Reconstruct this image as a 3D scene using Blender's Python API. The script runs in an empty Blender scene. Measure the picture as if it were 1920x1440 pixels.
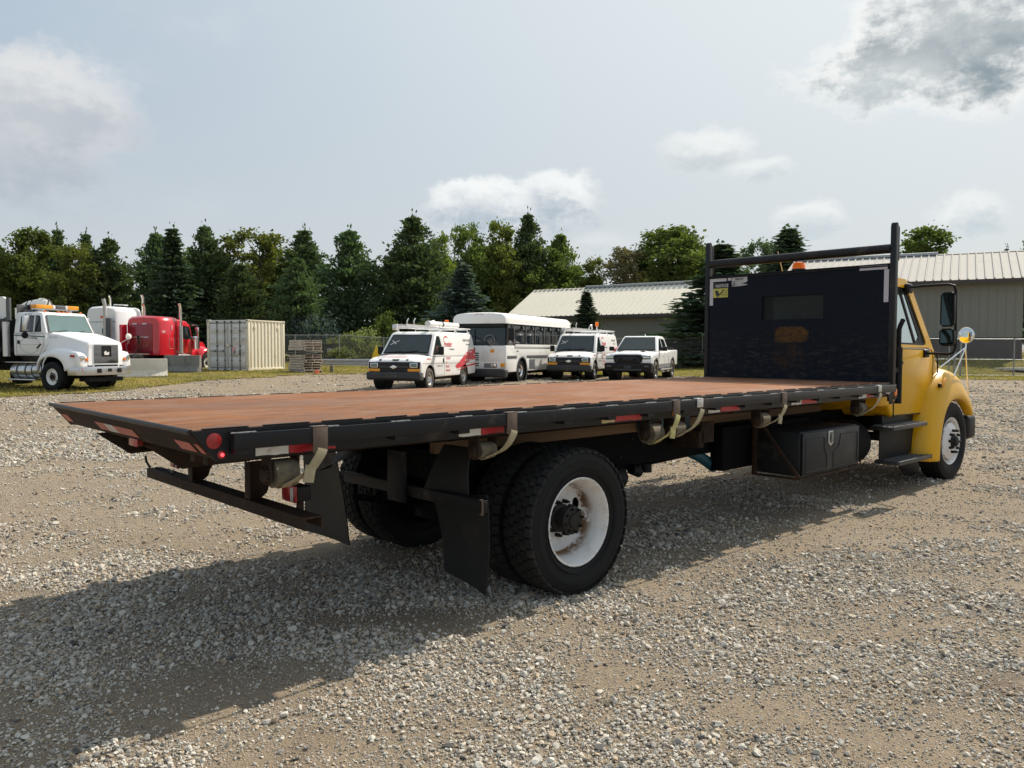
import bpy, bmesh, math, random
import numpy as np
from mathutils import Vector, Matrix, Euler
from mathutils.geometry import tessellate_polygon
R = math.radians
PI = math.pi
SC = bpy.context.scene
COL = SC.collection
random.seed(7)
RNG = np.random.default_rng(11)

# ------------------------------------------------------------------ camera
cam_d = bpy.data.cameras.new('camera'); cam = bpy.data.objects.new('camera', cam_d); COL.objects.link(cam)
cam_d.sensor_width = 36.0; cam_d.lens = 28.02; cam_d.clip_start = 0.05; cam_d.clip_end = 3000
cam.matrix_world = Matrix.Translation((0, 0, 1.678)) @ Matrix.Rotation(R(90 - 2.56), 4, 'X') @ Matrix.Rotation(0.002, 4, 'Z')
SC.camera = cam
# ------------------------------------------------------------------ sun, sky, exposure
SUN_AZ, SUN_EL = R(47.0), R(45.0)
sd = Vector((math.sin(SUN_AZ) * math.cos(SUN_EL), math.cos(SUN_AZ) * math.cos(SUN_EL), math.sin(SUN_EL)))
sl = bpy.data.lights.new('sun', 'SUN'); sl.energy = 5.0; sl.angle = R(0.6); sl.color = (1.0, 0.915, 0.785)
so = bpy.data.objects.new('sun', sl); COL.objects.link(so)
so.rotation_euler = (-sd).to_track_quat('-Z', 'Y').to_euler()
SC.view_settings.view_transform = 'Standard'; SC.view_settings.look = 'None'
SC.view_settings.exposure = 0.18; SC.view_settings.gamma = 1.0
try: SC.view_settings.use_curve_mapping = False
except Exception: pass
SC.render.engine = 'CYCLES'
SC.cycles.max_bounces = 6; SC.cycles.transparent_max_bounces = 12
SC.cycles.use_adaptive_sampling = True; SC.cycles.adaptive_threshold = 0.02
SC.cycles.use_denoising = True

class NT:
    """small node-tree writer"""
    def __init__(s, tree): s.t = tree; s.n = tree.nodes; s.l = tree.links
    def new(s, typ, **kw):
        nd = s.n.new(typ)
        for k, v in kw.items(): setattr(nd, k, v)
        return nd
    def put(s, sock, v):
        if isinstance(v, bpy.types.NodeSocket): s.l.new(v, sock)
        elif v is not None: sock.default_value = v
    def math(s, op, a, b=None, c=None, clamp=False):
        nd = s.new('ShaderNodeMath', operation=op); nd.use_clamp = clamp
        s.put(nd.inputs[0], a)
        if b is not None: s.put(nd.inputs[1], b)
        if c is not None: s.put(nd.inputs[2], c)
        return nd.outputs[0]
    def vmath(s, op, a, b=None):
        nd = s.new('ShaderNodeVectorMath', operation=op); s.put(nd.inputs[0], a)
        if b is not None: s.put(nd.inputs[1], b)
        return nd.outputs['Value'] if op in ('LENGTH', 'DOT_PRODUCT') else nd.outputs[0]
    def noise(s, vec, scale, detail=4, rough=0.55, dist=0.0):
        nd = s.new('ShaderNodeTexNoise'); s.put(nd.inputs['Vector'], vec)
        nd.inputs['Scale'].default_value = scale; nd.inputs['Detail'].default_value = detail
        nd.inputs['Roughness'].default_value = rough; nd.inputs['Distortion'].default_value = dist
        return nd.outputs[0]
    def voro(s, vec, scale, feature='F1', out='Distance', rnd=1.0):
        nd = s.new('ShaderNodeTexVoronoi', feature=feature); s.put(nd.inputs['Vector'], vec)
        nd.inputs['Scale'].default_value = scale; nd.inputs['Randomness'].default_value = rnd
        return nd.outputs[out]
    def ramp(s, fac, lo, hi):
        nd = s.new('ShaderNodeMapRange', interpolation_type='SMOOTHSTEP'); s.put(nd.inputs[0], fac)
        nd.inputs[1].default_value = lo; nd.inputs[2].default_value = hi
        return nd.outputs[0]
    def mix(s, fac, a, b, mode='MIX'):
        nd = s.new('ShaderNodeMix', data_type='RGBA', blend_type=mode); nd.clamp_factor = True
        s.put(nd.inputs[0], fac); s.put(nd.inputs[6], col4(a)); s.put(nd.inputs[7], col4(b))
        return nd.outputs[2]
    def mapping(s, vec, scale=(1, 1, 1), rot=(0, 0, 0), loc=(0, 0, 0)):
        nd = s.new('ShaderNodeMapping'); s.put(nd.inputs[0], vec)
        nd.inputs['Scale'].default_value = scale; nd.inputs['Rotation'].default_value = rot; nd.inputs['Location'].default_value = loc
        return nd.outputs[0]
    def bump(s, h, strength=0.3, dist=0.01, normal=None):
        nd = s.new('ShaderNodeBump'); nd.inputs['Strength'].default_value = strength; nd.inputs['Distance'].default_value = dist
        s.put(nd.inputs['Height'], h)
        if normal is not None: s.put(nd.inputs['Normal'], normal)
        return nd.outputs[0]

def col4(c):
    if isinstance(c, bpy.types.NodeSocket) or c is None: return c
    return (c[0], c[1], c[2], 1.0) if len(c) == 3 else c

world = bpy.data.worlds.new('World'); SC.world = world; world.use_nodes = True
w = NT(world.node_tree); w.n.clear()
sky = w.new('ShaderNodeTexSky', sky_type='NISHITA'); sky.sun_disc = False
sky.sun_elevation = SUN_EL; sky.sun_rotation = SUN_AZ
sky.altitude = 200; sky.air_density = 1.0; sky.dust_density = 2.2; sky.ozone_density = 1.0
tc = w.new('ShaderNodeTexCoord'); sx = w.new('ShaderNodeSeparateXYZ'); w.l.new(tc.outputs['Generated'], sx.inputs[0])
az = w.math('ARCTAN2', sx.outputs[0], sx.outputs[1]); el = w.math('ARCSINE', sx.outputs[2])
comb = w.new('ShaderNodeCombineXYZ'); w.l.new(az, comb.inputs[0]); w.l.new(el, comb.inputs[1])
ae = comb.outputs[0]
dirv = tc.outputs['Generated']
# hazy air: the blue of the clear sky is pulled towards milky white, most of all near the sun and the horizon
sun_near = w.vmath('DOT_PRODUCT', dirv, tuple(sd))
whit = w.ramp(sun_near, 0.12, 1.02)
hz = w.mix(whit, (4.0, 5.05, 6.15), (7.9, 8.35, 8.25))
hzn = w.ramp(el, -0.02, 0.42)
hz2 = w.mix(hzn, (6.1, 6.4, 6.5), hz)
base = w.mix(0.84, sky.outputs[0], hz2)
n1 = w.noise(w.mapping(ae, (1, 1.7, 1)), 9.0, 7, 0.60, 0.3)
n2 = w.noise(w.mapping(ae, (1, 1.5, 1), loc=(3.1, 1.7, 0)), 26.0, 8, 0.66)
nn = w.math('ADD', w.math('MULTIPLY', n1, 0.65), w.math('MULTIPLY', n2, 0.35))
def px_dir(u, v):  # photo pixel -> azimuth, elevation of that bit of sky
    a = R(2.56); x = (u - 960) / 1494.6; z = (720 - v) / 1494.6
    d = Vector((x, math.cos(a) + z * math.sin(a), -math.sin(a) + z * math.cos(a))).normalized()
    return math.atan2(d.x, d.y), math.asin(d.z)
n3 = w.noise(w.mapping(ae, (1, 1.5, 1), loc=(9.3, 4.4, 0)), 5.0, 3, 0.5)
def cloud(basecol, u, v, ru, rv, soft, white, grey, amount, rag=1.6, core=0.35, kt=0.35):
    a, e = px_dir(u, v)
    dv = w.vmath('DIVIDE', w.vmath('SUBTRACT', ae, (a, e, 0)), (ru / 1500.0, rv / 1500.0, 1))
    dist = w.vmath('LENGTH', dv)
    field = w.math('ADD', w.math('SUBTRACT', 1.0, dist), w.math('ADD', w.math('MULTIPLY', w.math('SUBTRACT', nn, 0.5), rag * 2), w.math('MULTIPLY', w.math('SUBTRACT', n3, 0.5), rag)))
    m = w.math('MULTIPLY', w.ramp(field, -0.05, soft), amount)
    sep = w.new('ShaderNodeSeparateXYZ'); w.l.new(dv, sep.inputs[0])
    # thick parts and the underside are grey, thin edges and the top let the light through
    thick = w.ramp(w.math('ADD', field, w.math('MULTIPLY', w.math('SUBTRACT', n2, 0.5), 1.3)), 0.05, core + 0.5)
    low = w.ramp(w.math('SUBTRACT', w.math('MULTIPLY', w.math('SUBTRACT', nn, 0.5), 3.2), sep.outputs[1]), -0.75, 0.45)
    sh2 = w.math('MULTIPLY', w.math('ADD', 1.0 - kt, w.math('MULTIPLY', thick, kt)), w.math('ADD', kt * 0.7, w.math('MULTIPLY', low, 1 - kt * 0.7)))
    return w.mix(m, basecol, w.mix(sh2, white, grey))
W1, G1 = (8.6, 8.7, 8.6), (5.6, 6.1, 6.5)
c_ = base
c_ = cloud(c_, 1790, 85, 262, 118, 0.30, (9.9, 9.9, 9.7), (2.5, 3.1, 3.45), 0.97, 1.05, 0.35, 0.80)
c_ = cloud(c_, 1650, 165, 120, 55, 0.7, (8.8, 9.0, 8.8), (4.8, 5.4, 5.7), 0.7, 1.8, 0.25, 0.7)
c_ = cloud(c_, 1340, 280, 95, 42, 0.45, (9.0, 9.1, 8.9), (5.4, 6.0, 6.3), 0.85, 1.3)
c_ = cloud(c_, 1425, 318, 70, 26, 0.6, (8.8, 9.0, 8.8), (5.7, 6.3, 6.6), 0.8, 1.3)
c_ = cloud(c_, 1045, 385, 90, 72, 0.26, (9.6, 9.7, 9.5), (4.0, 4.7, 5.4), 0.95, 0.95)
c_ = cloud(c_, 900, 398, 115, 64, 0.26, (9.6, 9.7, 9.5), (4.1, 4.8, 5.5), 0.95, 0.95)
c_ = cloud(c_, 75, 195, 200, 88, 0.42, (7.9, 7.9, 7.8), (4.7, 5.1, 5.6), 0.9, 1.1)
c_ = cloud(c_, 20, 320, 150, 110, 0.9, (6.0, 6.3, 6.5), (4.2, 4.7, 5.3), 0.8, 1.1)
c_ = cloud(c_, 1810, 405, 80, 48, 0.45, (9.0, 9.1, 8.9), (5.4, 6.1, 6.5), 0.85, 1.25)
c_ = cloud(c_, 1512, 420, 62, 40, 0.45, (9.0, 9.1, 8.9), (5.5, 6.2, 6.6), 0.8, 1.25)
c_ = cloud(c_, 1120, 465, 80, 34, 0.8, (8.3, 8.5, 8.5), (5.3, 5.9, 6.4), 0.65, 1.2)
# thin scattered cloud all round the sky, as in the part the photo shows
cm = w.math('MULTIPLY', w.ramp(w.noise(w.mapping(ae, (1, 1.8, 1), loc=(7, 2, 0)), 2.2, 6, 0.6), 0.55, 0.75), 0.30)
c_ = w.mix(cm, c_, (6.9, 7.2, 7.4))
bg = w.new('ShaderNodeBackground'); w.l.new(c_, bg.inputs[0]); bg.inputs[1].default_value = 0.095
wo = w.new('ShaderNodeOutputWorld'); w.l.new(bg.outputs[0], wo.inputs[0])

# ------------------------------------------------------------------ materials
def mat(name, color, rough=0.6, metal=0.0, var=0.0, var_scale=6.0, dirt=None, dirt_amt=0.0, dirt_scale=3.0, bump=0.0, bump_scale=60.0,
        bump_dist=0.004, spec=0.5, coat=0.0, emit=None, emit_s=0.0, coords='Object', stretch=(1, 1, 1), alpha=None):
    m = bpy.data.materials.new(name); m.use_nodes = True
    t = NT(m.node_tree); t.n.clear()
    p = t.new('ShaderNodeBsdfPrincipled'); o = t.new('ShaderNodeOutputMaterial'); t.l.new(p.outputs[0], o.inputs[0])
    c = col4(color); v = None
    if var or dirt or bump:
        tcn = t.new('ShaderNodeTexCoord'); v = t.mapping(tcn.outputs[coords], stretch)
    if var:
        n = t.noise(v, var_scale, 5, 0.6)
        f = t.math('ADD', 1 - var, t.math('MULTIPLY', n, 2 * var))
        mx = t.new('ShaderNodeMix', data_type='RGBA', blend_type='MULTIPLY'); mx.inputs[0].default_value = 1.0
        t.put(mx.inputs[6], c); cc = t.new('ShaderNodeCombineColor')
        for i in range(3): t.l.new(f, cc.inputs[i])
        t.l.new(cc.outputs[0], mx.inputs[7]); c = mx.outputs[2]
    r = rough
    if dirt:
        dn = t.noise(v, dirt_scale, 7, 0.65, 0.4)
        dm = t.math('MULTIPLY', t.ramp(dn, 0.60 - 0.22 * dirt_amt, 0.72 - 0.1 * dirt_amt), min(1, 0.35 + dirt_amt))
        c = t.mix(dm, c, dirt); r = t.math('ADD', rough, t.math('MULTIPLY', dm, max(0, 0.8 - rough)))
    t.put(p.inputs['Base Color'], c); t.put(p.inputs['Roughness'], r)
    p.inputs['Metallic'].default_value = metal; p.inputs['Specular IOR Level'].default_value = spec
    p.inputs['Coat Weight'].default_value = coat; p.inputs['Coat Roughness'].default_value = 0.06
    if emit: p.inputs['Emission Color'].default_value = col4(emit); p.inputs['Emission Strength'].default_value = emit_s
    if bump:
        t.l.new(t.bump(t.noise(v, bump_scale, 4, 0.6), bump, bump_dist), p.inputs['Normal'])
    return m

M = {}
M['yellow'] = mat('yellow_paint', (0.70, 0.375, 0.001), 0.34, var=0.05, var_scale=2, dirt=(0.34, 0.20, 0.03), dirt_amt=0.10, dirt_scale=2.5, spec=0.30, coat=0.25)
M['step'] = mat('worn_step_steel', (0.075, 0.075, 0.078), 0.42, 0.5, var=0.3, var_scale=20)
M['glass_rear'] = mat('dark_green_rear_glass', (0.040, 0.070, 0.054), 0.10, spec=0.4, var=0.6, var_scale=3)
M['mirror_d'] = mat('mirror_glass_dark_reflection', (0.11, 0.135, 0.14), 0.03, 1.0)  # dark reflection put into the colour of the flat mirrors
M['roof_cream'] = mat('cream_ribbed_roof', (0.76, 0.715, 0.61), 0.75, spec=0.1, var=0.05, var_scale=0.6, dirt=(0.62, 0.57, 0.48), dirt_amt=0.15, dirt_scale=0.8)
M['black'] = mat('black_steel_paint', (0.011, 0.012, 0.0145), 0.45, spec=0.3, var=0.25, var_scale=9, dirt=(0.10, 0.075, 0.055), dirt_amt=0.15, dirt_scale=4, bump=0.15, bump_scale=40)
M['frame'] = mat('chassis_black', (0.009, 0.0095, 0.011), 0.6, spec=0.22, var=0.3, dirt=(0.07, 0.055, 0.045), dirt_amt=0.25, dirt_scale=5, bump=0.2)
M['rusty'] = mat('rusty_steel', (0.034, 0.022, 0.016), 0.8, spec=0.2, var=0.4, var_scale=12, dirt=(0.10, 0.048, 0.024), dirt_amt=0.3, dirt_scale=9, bump=0.4, bump_scale=90)
M['bracket'] = mat('brown_worn_steel', (0.13, 0.095, 0.075), 0.6, 0.3, var=0.3, var_scale=14, dirt=(0.2, 0.1, 0.05), dirt_amt=0.2, bump=0.3, bump_scale=90)
M['galv'] = mat('bare_bright_steel', (0.55, 0.54, 0.52), 0.42, 0.6, var=0.25, var_scale=30, dirt=(0.2, 0.16, 0.12), dirt_amt=0.2, dirt_scale=14)
M['tread'] = mat('dusty_tread_rubber', (0.028, 0.028, 0.028), 0.85, spec=0.15, var=0.3, var_scale=9, dirt=(0.060, 0.054, 0.047), dirt_amt=0.35, dirt_scale=8)
M['under'] = mat('underbody_shade_black', (0.0055, 0.006, 0.007), 0.75, spec=0.10, var=0.3)  # blacker than real plastic: the shade under the bed is put into the colour
M['hubm'] = mat('oily_hub_and_shaded_rim', (0.010, 0.0095, 0.009), 0.5, var=0.4, var_scale=12, dirt=(0.032, 0.024, 0.019), dirt_amt=0.2, dirt_scale=10, spec=0.35)
M['rubber'] = mat('tyre_rubber', (0.0105, 0.011, 0.012), 0.72, spec=0.22, var=0.25, var_scale=5, dirt=(0.032, 0.029, 0.026), dirt_amt=0.15, dirt_scale=6, bump=0.2, bump_scale=120, bump_dist=0.002)
M['rubber_d'] = mat('dusty_tyre_rubber', (0.075, 0.066, 0.055), 0.85, var=0.35, var_scale=7, dirt=(0.16, 0.13, 0.10), dirt_amt=0.4, dirt_scale=6)
M['flap'] = mat('mud_flap_rubber', (0.011, 0.012, 0.013), 0.55, spec=0.25, var=0.25, var_scale=3, dirt=(0.035, 0.031, 0.028), dirt_amt=0.3, dirt_scale=3, bump=0.2, bump_scale=30)
M['strap'] = mat('olive_webbing', (0.36, 0.31, 0.20), 0.85, var=0.2, var_scale=20, dirt=(0.14, 0.11, 0.07), dirt_amt=0.35, dirt_scale=9, bump=0.5, bump_scale=260, bump_dist=0.002)
M['roll'] = mat('grimy_webbing_roll', (0.15, 0.125, 0.085), 0.85, var=0.25, var_scale=14, dirt=(0.06, 0.05, 0.035), dirt_amt=0.4, dirt_scale=7)
M['strap_y'] = mat('yellow_webbing', (0.46, 0.42, 0.17), 0.85, var=0.2, var_scale=20, dirt=(0.16, 0.13, 0.07), dirt_amt=0.3, dirt_scale=9, bump=0.5, bump_scale=260, bump_dist=0.002)
M['red_tape'] = mat('red_reflective_tape', (0.42, 0.018, 0.022), 0.35, var=0.25, var_scale=18, dirt=(0.10, 0.05, 0.04), dirt_amt=0.25, dirt_scale=12)
M['white_tape'] = mat('white_reflective_tape', (0.62, 0.61, 0.57), 0.4, var=0.15, var_scale=16, dirt=(0.30, 0.24, 0.16), dirt_amt=0.3, dirt_scale=12)
M['cream_tape'] = mat('yellowed_tape', (0.55, 0.44, 0.2), 0.5, var=0.2, var_scale=16)
M['red_pale'] = mat('faded_red_tape', (0.50, 0.13, 0.09), 0.5, var=0.3, var_scale=16, dirt=(0.1, 0.07, 0.05), dirt_amt=0.35, dirt_scale=10)
M['grey_tape'] = mat('pale_grey_tape', (0.50, 0.48, 0.51), 0.5, var=0.06, var_scale=12, dirt=(0.2, 0.19, 0.2), dirt_amt=0.1)
M['red_lens'] = mat('red_lens', (0.35, 0.03, 0.03), 0.2, var=0.2, var_scale=25)
M['red_lit'] = mat('lit_red_lamp', (0.7, 0.02, 0.03), 0.3, emit=(1.0, 0.05, 0.06), emit_s=3.0)
M['orange_lens'] = mat('orange_lens', (0.80, 0.20, 0.02), 0.25, var=0.1)
M['amber'] = mat('amber_lens', (0.80, 0.33, 0.03), 0.22, var=0.1)
M['toolbox'] = mat('toolbox_black', (0.017, 0.019, 0.022), 0.5, spec=0.3, var=0.15, dirt=(0.09, 0.08, 0.07), dirt_amt=0.2, bump=0.1)
M['chrome'] = mat('chrome', (0.82, 0.82, 0.82), 0.06, 1.0)
M['alu'] = mat('aluminium', (0.62, 0.62, 0.63), 0.3, 0.9, var=0.1)
M['wheel_white'] = None
M['glass'] = mat('dark_glass', (0.012, 0.016, 0.018), 0.04, spec=0.9)
M['glass_b'] = mat('blue_grey_windscreen', (0.020, 0.032, 0.034), 0.05, spec=0.6, var=0.5, var_scale=1.6)
M['glass_p'] = mat('cab_glass_sky_tint', (0.50, 0.58, 0.56), 0.03, 0.88)  # opaque; pale reflective tint stands in for bright sky seen through the cab
M['glass_t'] = mat('truck_windscreen', (0.15, 0.23, 0.23), 0.05, 0.35, spec=0.9, var=0.25, var_scale=1.5)
M['mirror'] = mat('mirror_glass', (0.75, 0.78, 0.78), 0.01, 1.0)
M['plastic'] = mat('black_plastic', (0.010, 0.010, 0.011), 0.5, spec=0.28, var=0.1)
M['bumper'] = mat('grey_black_bumper', (0.030, 0.032, 0.036), 0.55, var=0.15, dirt=(0.09, 0.08, 0.07), dirt_amt=0.15)
M['white'] = mat('white_paint', (0.86, 0.86, 0.86), 0.32, var=0.04, var_scale=1.5, dirt=(0.62, 0.58, 0.52), dirt_amt=0.08, dirt_scale=1.8, coat=0.4)
M['white_d'] = mat('dusty_white_paint', (0.84, 0.83, 0.81), 0.42, var=0.05, var_scale=1.5, dirt=(0.60, 0.54, 0.46), dirt_amt=0.12, dirt_scale=1.6, coat=0.2)
M['white_g'] = mat('aged_white_paint', (0.84, 0.83, 0.80), 0.45, var=0.05, var_scale=1.0, dirt=(0.58, 0.53, 0.44), dirt_amt=0.12, dirt_scale=1.2)
M['red'] = mat('red_truck_paint', (0.58, 0.006, 0.018), 0.22, var=0.05, coat=0.8)
M['maroon'] = mat('maroon_and_shaded_red', (0.27, 0.012, 0.022), 0.30, var=0.15, var_scale=1.5, coat=0.4)  # shade on the sleeper back put into this red; the extinguisher shares it
M['beacon'] = mat('orange_beacon', (0.85, 0.17, 0.01), 0.2, emit=(1.0, 0.2, 0.02), emit_s=0.15)
M['decal_red'] = mat('red_vinyl', (0.60, 0.045, 0.06), 0.4, var=0.1, var_scale=3)
M['decal_pink'] = mat('pink_vinyl', (0.70, 0.33, 0.34), 0.4)
M['decal_grey'] = mat('grey_print', (0.20, 0.20, 0.21), 0.5)
M['decal_white'] = mat('white_vinyl', (0.75, 0.72, 0.70), 0.4)
M['print_black'] = mat('black_print', (0.02, 0.02, 0.02), 0.5)
M['teal'] = mat('dark_teal_stripe', (0.01, 0.09, 0.09), 0.35)
M['blue'] = mat('blue_green_hose', (0.012, 0.085, 0.12), 0.45, var=0.2)
M['sign_y'] = mat('faded_yellow_sticker', (0.50, 0.47, 0.09), 0.5, var=0.15, var_scale=20, dirt=(0.25, 0.22, 0.09), dirt_amt=0.25, dirt_scale=20)
M['sticker'] = mat('grey_sticker', (0.42, 0.42, 0.42), 0.5, var=0.2, var_scale=30, dirt=(0.1, 0.1, 0.1), dirt_amt=0.25, dirt_scale=25)
M['wood_sill'] = mat('dark_wood_sill', (0.18, 0.115, 0.065), 0.8, var=0.3, var_scale=4, stretch=(0.3, 4, 4), dirt=(0.06, 0.04, 0.025), dirt_amt=0.35, bump=0.3)
M['pallet_wood'] = mat('weathered_pallet_wood', (0.50, 0.43, 0.36), 0.85, var=0.4, var_scale=5, dirt=(0.22, 0.185, 0.155), dirt_amt=0.3, dirt_scale=3)
M['plywood'] = mat('grey_plywood', (0.42, 0.385, 0.33), 0.8, var=0.2, var_scale=2)
M['concrete'] = mat('pale_concrete', (0.62, 0.58, 0.50), 0.85, var=0.15, var_scale=3, dirt=(0.45, 0.42, 0.36), dirt_amt=0.3, dirt_scale=2.5, bump=0.3, bump_scale=30)
M['concrete_d'] = mat('dark_streaked_concrete', (0.20, 0.195, 0.175), 0.85, var=0.25, var_scale=3, stretch=(3, 3, 0.4), dirt=(0.09, 0.088, 0.08), dirt_amt=0.5, dirt_scale=2.5)  # darker grey than the other barrier, with upright streaks
M['cont'] = mat('cream_container_paint', (0.72, 0.655, 0.515), 0.5, var=0.05, dirt=(0.38, 0.28, 0.16), dirt_amt=0.15, dirt_scale=2.5)
M['cont_d'] = mat('grey_container_doors', (0.64, 0.62, 0.58), 0.5, var=0.06, dirt=(0.45, 0.42, 0.37), dirt_amt=0.12, dirt_scale=2)
M['dark_rod'] = mat('dark_lock_rod', (0.11, 0.115, 0.12), 0.5, 0.3)
M['galv_rail'] = mat('galvanised_rail', (0.36, 0.38, 0.39), 0.45, 0.65, var=0.15, var_scale=3)
M['post_wood'] = mat('weathered_post', (0.20, 0.175, 0.15), 0.85, var=0.3, var_scale=8)
M['fence'] = mat('fence_pipe', (0.30, 0.32, 0.32), 0.5, 0.5, var=0.1)
M['wire'] = mat('fence_wire', (0.20, 0.21, 0.21), 0.6, 0.4)
M['bin'] = mat('black_bin', (0.02, 0.024, 0.026), 0.5)
M['roof_metal'] = mat('ribbed_roof_metal', (0.50, 0.475, 0.44), 0.8, 0.0, spec=0.1, var=0.06, var_scale=0.6, dirt=(0.36, 0.335, 0.30), dirt_amt=0.2, dirt_scale=0.8)
M['wall_metal'] = mat('taupe_siding', (0.235, 0.225, 0.195), 0.6, var=0.05, var_scale=0.5)
M['wainscot'] = mat('brown_wainscot', (0.085, 0.062, 0.064), 0.6, var=0.08)
M['trim'] = mat('dark_brown_trim', (0.06, 0.046, 0.042), 0.5)
M['bark'] = mat('bark', (0.075, 0.06, 0.048), 0.9, var=0.35, var_scale=6)
M['yellow_sign'] = mat('yellow_panel', (0.75, 0.50, 0.02), 0.5)
M['orange_tag'] = mat('fluorescent_orange_tag', (0.95, 0.16, 0.06), 0.6)
M['seat'] = mat('dark_seat', (0.05, 0.055, 0.055), 0.8)
M['wood_boards'] = mat('old_boards', (0.5, 0.48, 0.42), 0.8, var=0.2)

def rim_mat():
    m = mat('white_wheel_paint', (0.70, 0.70, 0.70), 0.35, coat=0.3)
    t = NT(m.node_tree); p = [n for n in t.n if n.type == 'BSDF_PRINCIPLED'][0]
    tcn = t.new('ShaderNodeTexCoord'); s = t.new('ShaderNodeSeparateXYZ'); t.l.new(tcn.outputs['Object'], s.inputs[0])
    rr = t.math('SQRT', t.math('ADD', t.math('POWER', s.outputs[0], 2), t.math('POWER', s.outputs[2], 2)))
    n = t.noise(tcn.outputs['Object'], 9, 6, 0.65); n2 = t.noise(tcn.outputs['Object'], 45, 5, 0.65)
    ring = t.math('SUBTRACT', 1.0, t.ramp(t.math('ABSOLUTE', t.math('SUBTRACT', rr, 0.2445)), 0.004, 0.013))
    f = t.math('MULTIPLY', ring, t.ramp(t.math('ADD', n, t.math('MULTIPLY', n2, 0.35)), 0.56, 0.70))
    f2 = t.math('MULTIPLY', t.math('MULTIPLY', t.ramp(rr, 0.288, 0.300), t.ramp(n2, 0.52, 0.66)), 0.8)
    c = t.mix(t.math('MAXIMUM', f, f2), t.mix(t.ramp(n, 0.45, 0.75), (0.72, 0.72, 0.72), (0.58, 0.55, 0.50)), (0.17, 0.085, 0.03))
    t.l.new(c, p.inputs['Base Color'])
    return m
M['wheel_white'] = rim_mat()

def deck_mat():
    m = mat('rust_orange_deck', (0.4, 0.2, 0.1), 0.62, spec=0.12)
    t = NT(m.node_tree); p = [n for n in t.n if n.type == 'BSDF_PRINCIPLED'][0]
    tcn = t.new('ShaderNodeTexCoord'); v = tcn.outputs['Object']
    a = t.noise(t.mapping(v, (0.75, 2.2, 1), (0, 0, 0.25)), 1.5, 8, 0.62, 0.5)
    b = t.noise(t.mapping(v, (2.2, 5.0, 1), (0, 0, -0.2)), 2.2, 7, 0.65, 0.3)
    g = t.noise(v, 60, 4, 0.6)
    c = t.mix(t.ramp(a, 0.40, 0.60), (0.232, 0.101, 0.049), (0.280, 0.160, 0.106))
    c = t.mix(t.ramp(b, 0.50, 0.66), c, (0.320, 0.126, 0.045))
    c = t.mix(t.math('MULTIPLY', t.ramp(b, 0.45, 0.32), 0.85), c, (0.120, 0.066, 0.047))
    st = t.noise(t.mapping(v, (1.1, 4.5, 1), (0, 0, 0.9), (4, 1, 0)), 2.4, 8, 0.66, 0.6)
    c = t.mix(t.math('MULTIPLY', t.ramp(st, 0.54, 0.70), 0.65), c, (0.352, 0.256, 0.211))
    c = t.mix(t.math('MULTIPLY', t.ramp(st, 0.44, 0.30), 0.6), c, (0.156, 0.074, 0.043))
    c = t.mix(t.math('MULTIPLY', t.ramp(t.noise(t.mapping(v, (9, 40, 1), loc=(2, 7, 0)), 1.5, 5, 0.7), 0.56, 0.72), 0.5), c, (0.132, 0.080, 0.063))
    c = t.mix(t.math('MULTIPLY', t.ramp(g, 0.35, 0.7), 0.3), c, (0.176, 0.084, 0.050))
    big = t.noise(t.mapping(v, (0.35, 0.9, 1), (0, 0, 0.5), (11, 3, 0)), 1.3, 6, 0.65, 0.6)
    c = t.mix(t.math('MULTIPLY', t.ramp(big, 0.50, 0.66), 0.5), c, (0.17, 0.105, 0.080))
    c = t.mix(t.math('MULTIPLY', t.ramp(big, 0.46, 0.34), 0.45), c, (0.34, 0.150, 0.065))
    t.l.new(c, p.inputs['Base Color'])
    t.l.new(t.math('ADD', 0.62, t.math('MULTIPLY', b, 0.3)), p.inputs['Roughness'])
    t.l.new(t.bump(t.math('ADD', t.math('MULTIPLY', a, 2.0), g), 0.35, 0.004), p.inputs['Normal'])
    return m
M['deck'] = deck_mat()

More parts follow.
